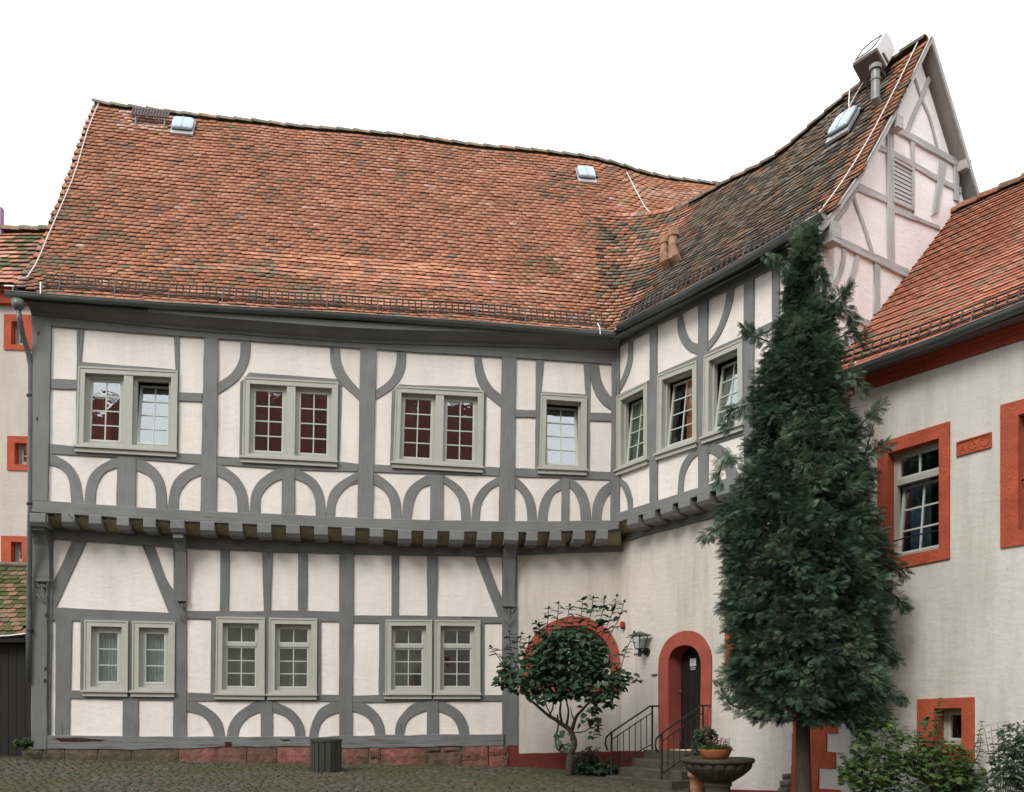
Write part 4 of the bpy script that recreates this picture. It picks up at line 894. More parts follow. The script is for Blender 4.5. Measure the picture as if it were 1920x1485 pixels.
# small red framed window hidden behind the conifer, and the recess
def red_window(pl, par, TL, TR, BR, BL, margins, transom=None, rows=3, cols=2, tilt=0, curt=None, depth=.20, bar=False, uz=False, mat=None, simple=False, tall=None, label=None):
    Q = Quad(pl, TL, TR, BR, BL, uz); W, H = Q.W, Q.H; l, t, r, b = margins; mb = MB(); n1 = .03
    for (a0, a1, b0, b1) in ((0, W, 0, t), (0, W, H - b, H), (0, l, t, H - b), (W - r, W, t, H - b)): mb.box(a0, a1, b0, b1, -depth, n1, Q)
    win = mb.build('window', mat or M['red_stone'], par, label=label)
    fr = MB(); a0, a1, b0, b1 = l, W - r, t, H - b; frame_ring(fr, Q, a0, a1, b0, b1, .055, -depth - .05, -depth + .03)
    fa0, fa1, fb0, fb1 = a0 + .055, a1 - .055, b0 + .055, b1 - .055
    if transom:
        tb = fb0 + (fb1 - fb0) * transom; fr.box(fa0, fa1, tb - .04, tb + .04, -depth - .04, -depth + .04, Q); fr.build('frame', M['frame'], win)
        sash(Q, win, fa0, fa1, fb0, tb - .04, cols, 1, -depth + .015, 0, .035, .025); sash(Q, win, fa0, fa1, tb + .04, fb1, cols, rows, -depth + .015, tilt, .04, .025, M['glass_low'])
    else:
        fr.build('frame', M['frame'], win); sash(Q, win, fa0, fa1, fb0, fb1, cols, rows, -depth + .015, tilt, .04, .025, M['glass_dark'])
    room(Q, win, a0 + .01, a1 - .01, b0 + .01, b1 - .01, -depth - .1, -depth - .9)
    if curt: curtain(Q, win, fa0 + (fa1 - fa0) * curt[0], fa0 + (fa1 - fa0) * curt[1], b0 + .05, b1 - .02, -depth - .3, curt[2], 5)
    if bar:
        m = MB(); yb_ = H * bar; m.tube([Q(l - .05, yb_, -.07), Q(l + .03, yb_ - .01, -.06), Q(W / 2, yb_ - .03, -.06), Q(W - r + .02, yb_ - .02, -.06)], .012, 6); m.tube([Q(l - .02, yb_ + .03, -.06), Q(l - .02, yb_ - .04, -.06)], .022, 6); m.build('iron_bar', M['iron'], win)
    return Q
red_window(V0, HB, *[tuple(p) for p in hidw.c], (.16, .16, .16, .16), None, 2, 2, 0, uz=True)

# ================================================================== MAIN ROOF (both wings, swept valley)
FT = [(-.3, -.26), (0, 0), (.3, .28), (.9, .97), (1.3, 1.48), (1.8, 2.15), (2.5, 3.15), (3.03, 3.93), (3.6, 4.79), (4.6, 6.22)]
fd = lambda d: interp(d, FT)
Z0 = 7.27
DEVL = [(-8.84, .10), (-7.4, .02), (-.8, -.02), (2.4, -.07), (3.2, -.19), (3.75, -.33), (4.56, -.42), (5.65, -.45)]
DEVM = [(-6.4, -.04), (-5.5, -.10), (-4.4, -.18), (-3.45, -.25), (-2.75, -.23), (-2.0, -.05), (-1.07, .11), (-.42, .19), (.14, .24)]
RL, RM = 4.6, 3.03
def lineL(d): return UE.o - UE.n * d, UE.d
def lineM(d): return VE.o - VE.n * d, VE.d
def isect(a, da, b, db):
    m = da.x * -db.y + db.x * da.y; r = b - a
    return (r.x * -db.y + db.x * r.y) / m
S_END = S_G + .19
def course(d, n=10):
    """plan curve of the course at distance d from the eaves: [(P, part 0/1/2, u or s)]"""
    a, da = lineL(d); pts = []
    u0 = -8.845 + .012 * math.sin(d * 9)
    if d < RM + .02:
        b, db = lineM(d); t = isect(a, da, b, db); X = a + da * t; r = .35 + .62 * d; T = r * .62
        A0 = a + da * (t - T)
        pts.append(a + da * u0); pts.append(A0)
        C = A0 + (X + db * T); B0 = X + db * T
        for k in range(1, n):
            q = k / n; pts.append(A0 * (1 - q) ** 2 + X * 2 * q * (1 - q) + B0 * q * q)
        pts.append(B0); pts.append(b + db * S_END)
    else: pts = [a + da * u0, a + da * 6.6]
    return pts
def roof_z(P, d):
    u = (P - UE.o).dot(UE.d); s = (P - VE.o).dot(VE.d)
    dl = -(P - UE.o).dot(UE.n); dm = -(P - VE.o).dot(VE.n)
    z = Z0 + fd(d)
    wM = max(0, min(1, (s - .2) / 1.2)) if d < RM + .3 else 0
    if d >= RM + .02: wM = 0
    z += (1 - wM) * interp(u, DEVL) * max(0, d / RL) ** 2.5 + wM * interp(s - S_G, DEVM) * max(0, d / RM) ** 2
    z += noise.noise(Vector((P.x * .55, P.y * .55, 4.))) * .05
    if u < -8.3 and d < .8: z += (-8.3 - u) * .22 * (1 - d / .8)
    return z + CZ
def walk(pts, w_, start=0.):
    """points every w_ along a plan polyline"""
    out = []; seg = []; tot = 0
    for a, b in zip(pts, pts[1:]): L = (b - a).length; seg.append((tot, L, a, b)); tot += L
    s = start
    for (t0, L, a, b) in seg:
        d = (b - a).normalized() if L > 1e-6 else v2(1, 0)
        while s < t0 + L: out.append((a + d * (s - t0), d, s)); s += w_
    return out, tot
TW, TL2, TT = .162, .24, .028
def tile_template(w=1., L=TL2, th=TT, arc=.024):
    o = [(-.5, L), (-.5, arc), (-.36, arc * .45), (-.14, .004), (.14, .004), (.36, arc * .45), (.5, arc), (.5, L)]
    V = [(x * w, y, .0) for x, y in o] + [(x * w, y + (.004 if y < L else 0), -th) for x, y in o]
    Fc = [(0, 1, 2, 3, 4, 5, 6, 7)] + [(i + 1, i, i + 8, i + 9) for i in range(7)]
    return V, Fc
TV, TF = tile_template()
def tile_matrix(P, t2, up3, z, lift, jw=1., yaw=0.):
    t = Vector((t2.x, t2.y, 0)); up = up3.normalized(); n = t.cross(up).normalized(); t = up.cross(n).normalized()
    R = Matrix((t, up, n)).transposed().to_4x4()
    return Matrix.Translation(Vector((P.x, P.y, z)) + n * lift) @ R @ Matrix.Rotation(yaw, 4, 'Z') @ Matrix.Diagonal((jw, 1, 1, 1))
PAL = {'o1': (.54, .245, .145), 'o2': (.48, .21, .125), 'o3': (.57, .30, .19), 'o4': (.40, .17, .10), 'pk': (.66, .40, .31), 'pk2': (.56, .30, .21), 'br': (.27, .155, .10), 'br2': (.34, .18, .115),
       'ms': (.225, .16, .105), 'ms2': (.165, .125, .08), 'gr': (.23, .20, .16), 'dk': (.095, .078, .062), 'r1': (.45, .165, .095), 'r2': (.50, .20, .12), 'r3': (.40, .135, .08), 'r4': (.53, .25, .165), 'mg': (.075, .085, .03), 'mg2': (.11, .105, .045)}
EDGE = .13      # tile edges dark with lichen, and with painted shadow lines between courses
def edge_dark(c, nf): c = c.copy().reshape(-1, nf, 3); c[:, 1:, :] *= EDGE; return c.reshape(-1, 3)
TMESH = {}
def tile_mesh(key, mat, L=TL2, w_=TW):
    k = (key, mat.name, L, w_)
    if k not in TMESH:
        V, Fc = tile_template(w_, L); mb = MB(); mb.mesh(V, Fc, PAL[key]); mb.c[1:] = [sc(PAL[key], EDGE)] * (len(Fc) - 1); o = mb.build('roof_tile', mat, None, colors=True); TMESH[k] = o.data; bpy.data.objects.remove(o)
    return TMESH[k]
def place_tiles(L, roof, mat, limit=300, L_=TL2, w_=TW):
    """L: (matrix, palette key); the ones largest in the photograph become objects of their own"""
    V, Fc = tile_template(w_, L_)
    def size(m):
        p = m.translation; 
        if p.y < 1: return 0
        x = p.x / p.y * F; y = (p.z - CZ) / p.y * F
        if abs(x) > 955 or y > 1335: return 0
        n = m.to_3x3().col[2]; vd = (Vector((0, 0, CZ)) - p); return abs(n.normalized().dot(vd.normalized())) / vd.length_squared
    L.sort(key=lambda a: -size(a[0]))
    for m, k in L[:limit]:
        o = bpy.data.objects.new('roof_tile', tile_mesh(k, mat, L_, w_)); COL.objects.link(o); o.parent = roof; o.matrix_world = m
        top = Vector((0, 0, 0)); q = roof
        while q: top += q.location; q = q.parent
        o.matrix_basis = Matrix.Translation(-top) @ m
    r = L[limit:]
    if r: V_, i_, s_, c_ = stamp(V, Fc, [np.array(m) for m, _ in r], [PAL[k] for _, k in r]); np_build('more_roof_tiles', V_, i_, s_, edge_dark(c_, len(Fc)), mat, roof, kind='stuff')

# deck under the tiles
ds = [RL * i / 40 for i in range(41)] 
mb = MB(); prev = None
def resample(pts, n):
    tot = [0]
    for a, b in zip(pts, pts[1:]): tot.append(tot[-1] + (b - a).length)
    out = []
    for i in range(n + 1):
        s = tot[-1] * i / n
        for j in range(len(pts) - 1):
            if s <= tot[j + 1] + 1e-6: q = (s - tot[j]) / max(1e-6, tot[j + 1] - tot[j]); out.append(pts[j] * (1 - q) + pts[j + 1] * q); break
    return out
def parts_of(d):
    c = course(d)
    if d < RM + .02: return resample(c[:2], 24) + resample(c[1:12], 10)[1:] + resample(c[11:], 20)[1:]
    return resample(c, 30)
for d in [RM * i / 26 for i in range(27)] + [None] + [RM + .03 + (RL - RM - .03) * i / 14 for i in range(15)]:
    if d is None: prev = None; continue
    P = parts_of(d); ids = []
    for p in P: mb.v.append((p.x, p.y, roof_z(p, d) - .05)); ids.append(len(mb.v) - 1)
    if prev:
        for i in range(len(ids) - 1): mb.f.append((prev[i], prev[i + 1], ids[i + 1], ids[i])); mb.c.append((1, 1, 1))
    prev = ids
# rear slopes
for pl, R, s0, s1 in ((UE, RL, -8.84, 6.6), (VE, RM, -3.5, S_END)):
    for i in range(20):
        a, b_ = s0 + (s1 - s0) * i / 20, s0 + (s1 - s0) * (i + 1) / 20
        q = []
        for s in (a, b_):
            P = pl.o + pl.d * s - pl.n * R; q.append(Vector((P.x, P.y, roof_z(P, R if pl is UE else RM) - .05)))
        e = [Vector(((pl.o + pl.d * s - pl.n * (2 * R)).x, (pl.o + pl.d * s - pl.n * (2 * R)).y, Z0 + CZ)) for s in (a, b_)]
        mb.poly([q[0], q[1], e[1], e[0]])
roof = mb.build('roof', M['deck'], HB)
ROWS = 43
dl_ = []; d = -.02
def slope_at(d): return (fd(d + .05) - fd(d - .05)) / .1
while d < RL - .12:
    dl_.append(d); d += .134 / math.sqrt(1 + slope_at(max(.02, d)) ** 2)
TILES = []
SKY_CUT = []
for j, d in enumerate(dl_):
    c = course(d); pts, tot = walk(c, TW, (TW / 2 if j % 2 else TW * .95))
    d2 = min(RL, d + .12); 
    for P, t, s in pts:
        if (tot - s) < .05: continue
        up2 = v2(-t.y, t.x)
        if up2.y < 0: up2 = -up2
        q = P + up2 * .1
        part = 1
        u = (P - UE.o).dot(UE.d); sv = (P - VE.o).dot(VE.d)
        LP = c[1] if len(c) > 2 else None
        inval = False
        if len(c) > 2:
            l1 = (c[1] - c[0]).length; l2 = tot - (c[-1] - c[-2]).length; part = 0 if s < l1 else (2 if s > l2 else 1)
        else: part = 0
        if part == 2 and RM - .125 < d < RM + .02: continue
        # local slope: flatter in the swept valley
        sl_ = slope_at(max(.03, d)) * (1 if part != 1 else .88)
        z = roof_z(P, d); jit = noise.noise(Vector((P.x * 3.1, P.y * 3.1, d * 5))) * .012 + (random.random() - .5) * .010
        rv = random.random(); n1 = noise.noise(Vector((P.x * .9, P.y * .9, z * .9))); n2 = noise.noise(Vector((P.x * 2.6 + 9, P.y * 2.6, z * 2.6)))
        if part == 0:
            v = n1 * .75 + n2 * .55 + (rv - .5) * .9
            low = max(0, 1 - d / 3.2) * max(0, (2.5 - u) / 11) 
            v -= low * .55
            if v < -.80: k = random.choice(['ms', 'br', 'ms'])
            elif v < -.52: k = random.choice(['br', 'br2', 'br2', 'o4'])
            elif v < -.2: k = random.choice(['o4', 'o4', 'o2', 'br2'])
            elif v < .45: k = random.choice(['o1', 'o2', 'o2', 'o4', 'o1'])
            else: k = random.choice(['o3', 'o1', 'o1'])
            if rv > .996: k = 'pk'
            if rv < .003: k = 'gr'
            # patches of new pale tiles near the ridge
            if d > 4.0 and (-8.2 < u < -7.0) and rv < .75: k = 'pk'
            if 3.55 < d < 4.1 and (3.2 < u < 5.1) and d > 3.75 and rv < .7: k = 'pk2'
            if d < .45 and (.8 < u < 2.2) and rv < .6: k = 'pk2'
        elif part == 1:
            k = random.choice(['dk', 'gr', 'br', 'ms', 'o4', 'br2']) if n1 + rv > .25 and d > .9 else random.choice(['pk2', 'o4', 'o2', 'br2', 'pk2'])
        else:
            v = n1 * .5 + n2 * .6 + (rv - .5) * 1.2 - .46
            edge = (S_END - sv)
            if edge < .55 and rv < .85: k = random.choice(['o4', 'o2', 'br2', 'o2'])
            elif d < .30: k = random.choice(['pk2', 'o2', 'pk2', 'o4'])
            elif v < -.35: k = random.choice(['dk', 'ms2', 'gr'])
            elif v < .26: k = random.choice(['gr', 'ms', 'br', 'dk', 'ms2'])
            elif v < .5: k = random.choice(['br2', 'o4', 'br'])
            else: k = random.choice(['o1', 'pk2', 'o2', 'gr'])
        up3 = Vector((up2.x, up2.y, sl_)); 
        # each tile tips up at its lower edge because it lies on the course below
        upn = up3.normalized(); nn = Vector((t.x, t.y, 0)).cross(upn)
        if nn.z < 0: nn = -nn
        up_t = (upn - nn * .14).normalized()
        TILES.append((tile_matrix(P, t, up_t, z, .024 + jit, 1 + (rv - .5) * .03, (rv * 13 % 1 - .5) * .05), k))
def flip_check(L):
    out = []
    for m, k in L:
        if m.to_3x3().col[2].z < 0: m = m @ Matrix.Rotation(math.pi, 4, 'Y')
        out.append((m, k))
    return out
TILES = flip_check(TILES)

def ridge_caps(pts3, par, step=.38, r=.088, cols=((.26, .22, .16), (.20, .18, .13), (.32, .22, .15), (.25, .22, .18)), name='ridge_tile'):
    tot = 0; seg = []
    for a, b in zip(pts3, pts3[1:]): L = (b - a).length; seg.append((tot, L, a, b)); tot += L
    n = int(tot / step)
    def at(s):
        for t0, L, a, b in seg:
            if s <= t0 + L + 1e-6: return a + (b - a) * ((s - t0) / L)
        return seg[-1][3]
    for i in range(n):
        a, b = at(i * step), at(min(tot, (i + 1.13) * step)); d = (b - a).normalized(); sd = d.cross(Vector((0, 0, 1))).normalized(); up = sd.cross(d)
        mb = MB(); k = 8; c = random.choice(cols)
        R0, R1 = r * 1.0, r * 1.16
        for e, R, cc in ((0, R1, a), (1, R0, b)):
            for j in range(k + 1):
                t = math.pi * j / k
                for rr in (R, R - .018): mb.v.append(tuple(cc + sd * math.cos(t) * rr + up * (math.sin(t) * rr * 1.0 + (.018 if e == 0 else 0) - .035)))
        K = (k + 1) * 2
        for j in range(k):
            o = 2 * j
            mb.f += [(o, K + o, K + o + 2, o + 2), (o + 1, o + 3, K + o + 3, K + o + 1), (o, o + 2, o + 3, o + 1), (K + o, K + o + 1, K + o + 3, K + o + 2)]; mb.c += [c] * 4
        mb.build(name, M['ridge'], par, colors=True)
RPL = []
for i in range(41):
    u = -8.84 + 15.3 * i / 40; P = UE.o + UE.d * u - UE.n * RL; RPL.append(Vector((P.x, P.y, roof_z(P, RL))))
ridge_caps(RPL, roof, .38, .10)
RPM = []
sA = 0
for i in range(31):
    s = S_END - (S_END + 1.72) * i / 30; P = VE.o + VE.d * s - VE.n * RM; RPM.append(Vector((P.x, P.y, roof_z(P, RM - .001))))
ridge_caps(RPM[::-1], roof, .38, .10, cols=((.22, .15, .11), (.17, .14, .11), (.27, .16, .11), (.15, .13, .10)))

# point on the roof under a photograph position
def roof_point(px, py, wing):
    r = Vector(((px - HX) / F, 1, (HY - py) / F)); t = 12.
    pl = UE if wing == 'L' else VE; R = RL if wing == 'L' else RM
    while t < 26:
        p = r * t; d = -(p.xy - pl.o).dot(pl.n)
        if 0 <= d <= R and p.z + CZ <= roof_z(p.xy, d): break
        t += .01
    d = -(p.xy - pl.o).dot(pl.n); s = slope_at(max(.05, min(R, d)))
    up = Vector((-pl.n.x, -pl.n.y, s)).normalized(); al = Vector((pl.d.x, pl.d.y, 0)); n = al.cross(up)
    if n.z < 0: n = -n
    return Vector((p.x, p.y, roof_z(p.xy, d))), al, up, n
def local(px, py, wing):
    P, al, up, n = roof_point(px, py, wing); return lambda a, b, c: P + al * a + up * b + n * c
# skylights: lead base + domed lid
def skylight(px, py, wing, w_, h_, lean=0.):
    T = local(px, py, wing); mb = MB(); mb.box(-w_ / 2 - .03, w_ / 2 + .03, -.14, h_ + .03, .02, .065, T); base = mb.build('skylight', M['lead'], HB)
    mb = MB(); mb.box(-w_ / 2, w_ / 2, 0, h_, .06, .10, T); mb.build('skylight_kerb', M['zinc'], base)
    mb = MB(); k = 6; o = []
    for i in range(24):
        t = 2 * math.pi * i / 24; c_, s_ = math.cos(t), math.sin(t); e = .28
        o.append((abs(c_) ** e * math.copysign(1, c_) * w_ / 2 * 1.08, h_ / 2 + abs(s_) ** e * math.copysign(1, s_) * h_ / 2 * 1.08))
    rings = [(1, .10), (1, .13), (.93, .150), (.6, .158), (.2, .160)]
    for q, z in rings:
        for x, y in o: mb.v.append(tuple(T(x * q, h_ / 2 + (y - h_ / 2) * q, z)))
    for r_ in range(4):
        for i in range(24): mb.f.append((r_ * 24 + i, r_ * 24 + (i + 1) % 24, (r_ + 1) * 24 + (i + 1) % 24, (r_ + 1) * 24 + i)); mb.c.append((1, 1, 1))
    mb.f.append(tuple(96 + i for i in range(24))); mb.c.append((1, 1, 1)); mb.build('skylight_lid', M['skylid'], base)
    mb = MB(); mb.box(-.012, .012, 0, h_, .10, .165, T); mb.build('lid_rib', M['lead'], base)
    return T
KEEP = []
def clear_rect(px, py, wing, a0, a1, b0, b1):
    P, al, up, n = roof_point(px, py, wing); KEEP.append((P, al, up, n, a0, a1, b0, b1))
skylight(342, 251, 'L', .42, .46); clear_rect(342, 250, 'L', -.25, .25, -.18, .40)
skylight(1100, 341, 'L', .38, .44); clear_rect(1101, 341, 'L', -.23, .23, -.16, .36)
skylight(1576, 254, 'M', .38, .50); clear_rect(1576, 258, 'M', -.26, .26, -.2, .5)
def covered(m):
    p = m.translation
    for P, al, up, n, a0, a1, b0, b1 in KEEP:
        r = p - P
        if a0 < r.dot(al) < a1 and b0 < r.dot(up) < b1 and abs(r.dot(n)) < .3: return True
    return False
TILES = [t for t in TILES if not covered(t[0])]
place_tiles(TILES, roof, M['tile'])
# sweep's platform: dark grating on two stays near the left end of the ridge
T = local(282, 238, 'L')
mb = MB(); mb.box(-.40, .38, .14, .17, .02, .05, T)
for i in range(13): mb.box(-.40 + i * .063, -.385 + i * .063, .16, .50, .13, .16, T)
for i in range(6): mb.box(-.40, .38, .16 + i * .065, .185 + i * .065, .125, .155, T)
st = mb.build('roof_step_grating', M['hood_dark'], HB)
mb = MB()
for x in (-.30, .30): mb.tube([T(x, -.08, .03), T(x, .2, .14)], .014, 6); mb.tube([T(x, .1, .03), T(x, .2, .14)], .014, 6)
mb.build('grating_stay', M['steel'], st)
for px, py, wg in ((424, 254, 'L'), (606, 273, 'L'), (838, 299, 'L'), (1017, 320, 'L')):
    T = local(px, py, wg); mb = MB(); mb.tube([T(0, .05, .03), T(0, -.02, .10), T(0, -.06, .07)], .012, 6); mb.build('roof_hook', M['hood_dark'], HB)
# clay vent pipes low on the right wing's roof
for px, py, h, r_ in ((1255, 500, .42, .085), (1271, 492, .48, .085)):
    P, al, up, n = roof_point(px, py, 'M'); mb = MB(); a = P + n * .02 - al * 0; top = P + n * .16 + Vector((0, 0, h)) + up * .02
    mb.tube([P, P + n * .15, P + n * .18 + Vector((0, 0, .10)), top], [.10, .115, r_, r_], 14)
    mb.tube([top - Vector((0, 0, .13)), top + Vector((0, 0, .02))], [.115, .115], 14); mb.tube([top - Vector((0, 0, h * .62)), top - Vector((0, 0, h * .56))], [.10, .10], 14)
    mb.build('vent_pipe', M['clay_pipe'], HB, smooth=False)
# large pale hood, flue and rods near the top of the right wing
P, al, up, n = roof_point(1645, 156, 'M')
ho = Vector((-VE.n.x, -VE.n.y, 0)); vz = Vector((0, 0, 1))
T = lambda a, b_, c: P + (al * a + up * b_ + n * c) * .84
mb = MB(); mb.box(-.26, .28, .02, .55, .18, .60, T); b_h = mb.build('roof_hood', M['hood'], HB)
mb = MB(); mb.box(-.262, .282, -.02, .02, .17, .56, T); mb.build('hood_front', M['hood_dark'], b_h)
mb = MB(); pr = [(0.02, .60), (.55, .60), (.62, .48), (.60, .30), (.55, .18), (.02, .18)]
for e, x in enumerate((.282, .30)):
    for y, z_ in pr: mb.v.append(tuple(T(x, y, z_)))
mb.f = [(0, 1, 2, 3, 4, 5), (11, 10, 9, 8, 7, 6)] + [(i, (i + 1) % 6 + 0, (i + 1) % 6 + 6, i + 6) for i in range(6)]; mb.c = [(1, 1, 1)] * 8; mb.build('hood_side', M['hood'], b_h)
mb = MB(); q = [T(x, y, .606) for x, y in ((-.20, .07), (.05, .07), (.20, .16), (.24, .50), (0, .50), (-.16, .38), (-.20, .07))]
mb.tube(q, .011, 6); mb.build('panel_seal', M['hood_dark'], b_h)
mb = MB(); mb.tube([T(.31, .10, .2), T(.31, .10, .42)], .022, 8); mb.tube([T(-.2, .0, .02), T(-.2, .0, .2)], .02, 6); mb.tube([T(.2, .0, .02), T(.2, .0, .2)], .02, 6); mb.build('hood_bracket', M['steel'], b_h)
P2, al2, up2_, n2 = roof_point(1648, 198, 'M'); mb = MB(); top = P2 + n2 * .12 + Vector((0, 0, .50))
mb.tube([P2 - n2 * .05, P2 + n2 * .12, top - Vector((0, 0, .25)), top], [.075, .075, .072, .07], 14, col=None)
mb.tube([top - Vector((0, 0, .02)), top + Vector((0, 0, .05))], [.10, .10], 14); mb.tube([top - Vector((0, 0, .20)), top - Vector((0, 0, .17))], [.085, .085], 14)
mb.build('flue_pipe', M['steel'], HB)
mb = MB(); T3 = local(1600, 185, 'M')
for off in (.0, .14): mb.tube([T3(-.15, .02 + off, .06), T3(.62, .04 + off, .06)], .014, 6)
mb.build('walk_rail', M['hood_dark'], HB)
def rod(pts, r_=.011, wing=None, name='lightning_rod', mat=None, lift=.06):
    q = []
    for p in pts:
        if len(p) == 2: P, al, up, n = roof_point(p[0], p[1], wing); q.append(P + n * lift)
        else: q.append(Vector(p))
    mb = MB(); mb.tube(q, r_, 6); mb.build(name, mat or M['rod'], HB)
# conductor down the left verge: slightly inside the roof edge
q = []
for i in range(13):
    d = RL - .02 - (RL + .10) * i / 12; P = UE.o + UE.d * (-8.70 - .02 * math.sin(i)) - UE.n * d; q.append(Vector((P.x, P.y, roof_z(P, max(0, d)) + .09)))
mb = MB(); mb.tube(q, .0095, 6); mb.build('lightning_rod', M['rod'], HB)
q = []
for i in range(11):
    d = RM - .05 - (RM + .05) * i / 10; P = VE.o + VE.d * (S_END - .20) - VE.n * d; q.append(Vector((P.x, P.y, roof_z(P, max(0, d)) + .10)))
mb = MB(); mb.tube(q, .0095, 6); mb.build('lightning_rod', M['rod'], HB)
rod([(1174, 328), (1190, 360), (1207, 392), (1222, 408)], .012, 'L')
rod([(1625, 158), (1606, 190), (1590, 222)], .010, 'M', lift=.08)
Ptop = RPM[0]; rod([Ptop + Vector((-.02, .0, .02)), Ptop + Vector((.16, 0, .48))], .006, name='lightning_rod')
P, al, up, n = roof_point(1594, 205, 'M'); rod([P + n * .05, P + Vector((0, 0, .55))], .009)
for i in range(3, 40, 5): mb = MB(); mb.tube([RPL[i] + Vector((0, 0, .08)), RPL[i] + Vector((0, 0, .15))], .02, 6); mb.build('rod_holder', M['rod'], HB)

# ---- snow guards along the eaves
def guard(path, up, par, h=.21, nv=None, step=.115, rails=4, brk=8):
    """path: list of 3-D points of the foot line"""
    tot = 0; seg = []
    for a, b in zip(path, path[1:]): L = (b - a).length; seg.append((tot, L, a, b)); tot += L
    def at(s):
        for t0, L, a, b in seg:
            if s <= t0 + L + 1e-6: return a + (b - a) * ((s - t0) / L)
        return seg[-1][3]
    mb = MB()
    for k in range(rails): mb.tube([at(s) + up * (h * k / (rails - 1)) for s in np.linspace(0, tot, 40)], .012 if 0 < k < rails - 1 else .015, 4)
    n = int(tot / step)
    for i in range(n + 1): a = at(min(tot, i * step)); mb.tube([a, a + up * h], .013, 4)
    g = mb.build('snow_guard', M['guard'], par)
    for i in range(2, n, brk):
        a = at(i * step); m = MB(); m.tube([a - up * .10, a + up * (h + .02)], .013, 6); m.tube([a - up * .10, a - up * .10 + Vector((0, 0, -.03))], .02, 6); m.build('guard_bracket', M['bracket'], g)
def eave_path(pl, s0, s1, d, lift, n=24):
    out = []
    for i in range(n + 1):
        s = s0 + (s1 - s0) * i / n; P = pl.o + pl.d * s - pl.n * d; out.append(Vector((P.x, P.y, roof_z(P, d) + lift)))
    return out
guard(eave_path(UE, -8.35, 1.75, .17, .06), Vector((UE.n.x * -.35, UE.n.y * -.35, .95)).normalized(), HB, .25)
guard(eave_path(VE, .25, 4.72, .16, .06), Vector((VE.n.x * -.35, VE.n.y * -.35, .95)).normalized(), HB, .25)
# ---- gutters and downpipe
def gutter(pts, par, r=.082, name='gutter'):
    """half-round channel along a line of points (its rim height)"""
    k = 10; mb = MB(); d = (pts[-1] - pts[0]).normalized(); sd = d.cross(Vector((0, 0, 1))).normalized()
    for p in pts:
        for rr in (r, r - .006):
            for j in range(k + 1):
                t = math.pi * j / k; mb.v.append(tuple(p + sd * math.cos(t) * rr - Vector((0, 0, 1)) * math.sin(t) * rr))
    K = 2 * (k + 1)
    for i in range(len(pts) - 1):
        for j in range(k):
            a = i * K + j; mb.f.append((a, a + K, a + K + 1, a + 1)); mb.c.append((1, 1, 1)); a += k + 1; mb.f.append((a, a + 1, a + K + 1, a + K)); mb.c.append((1, 1, 1))
    for e in (0, len(pts) - 1): mb.f.append(tuple(e * K + j for j in range(k + 1))); mb.c.append((1, 1, 1))
    g = mb.build(name, M['zinc'], par, smooth=True)
    m2 = MB(); m2.tube([p + sd * r for p in pts], .010, 6); m2.tube([p - sd * r for p in pts], .010, 6); m2.build('gutter_bead', M['steel'], g)
    return g
gL = [UE.at(x, y, .02) for x, y in ((12, 549), (300, 570), (650, 590), (900, 607), (1170, 627))]
gut = gutter(gL, HB)
gM = [VE.at(x, y, .02) for x, y in ((1160, 613), (1280, 552), (1400, 486), (1546, 401))]
gutter(gM, HB)
mb = MB(); p = gL[-1]; q = UE.at(1156, 622, .02)
mb.tube([q + Vector((0, 0, .12)), q + Vector((0, 0, .05)), q - Vector((0, 0, .03))], [.03, .045, .075], 12); mb.build('gutter_outlet', M['steel'], HB)
mb = MB(); q = UE.at(34, 560, .02)
mb.tube([q - Vector((0, 0, .03)), q - Vector((0, 0, .13)), q - Vector((0, 0, .20))], [.11, .10, .055], 14)
D = lambda x, y, o: U0.at(x, y, o)
dp = [q - Vector((0, 0, .2)), D(37, 600, .80), D(43, 630, .66), D(54, 665, .52), D(58, 690, .48), D(57, 950, .48), D(55.5, 1000, .40), D(55, 1060, .22), D(54, 1180, .14), D(53, 1280, .13)]
mb.tube(dp, .045, 12); pipe = mb.build('downpipe', M['zinc'], HB, smooth=True)
for y, o in ((742, .48), (945, .48), (1182, .14)): m = MB(); c = D(56, y, o); m.tube([c - Vector((0, 0, .02)), c + Vector((0, 0, .02))], .055, 12); m.build('pipe_clamp', M['iron'], pipe)
# conductor clamp hooks on the gutter
m = MB(); c = UE.at(76, 540, .12); m.tube([c + Vector((0, .1, .08)), c + Vector((0, 0, .10)), c - Vector((0, 0, .06)), c - Vector((0, 0, .10))], .012, 6); m.build('rod_clamp', M['rod'], HB)
m = MB(); m.tube([UE.at(1120, 612, .0) + Vector((0, 0, .05)), UE.at(1124, 617, .09) + Vector((0, 0, .05)), UE.at(1126, 627, .11)], .012, 6); m.build('rod_clamp', M['rod'], HB)
# hooks and small iron fixings on the corner post
for x, y in ((91, 646), (89, 802), (91, 1155), (90, 1254), (89, 1277)): m = MB(); c = U0.at(x, y, 0, .50 if y < 960 else .13); m.tube([c - Vector((0, 0, .03)), c + Vector((0, 0, .03))], .016, 6); m.build('iron_fixing', M['iron'], HB)
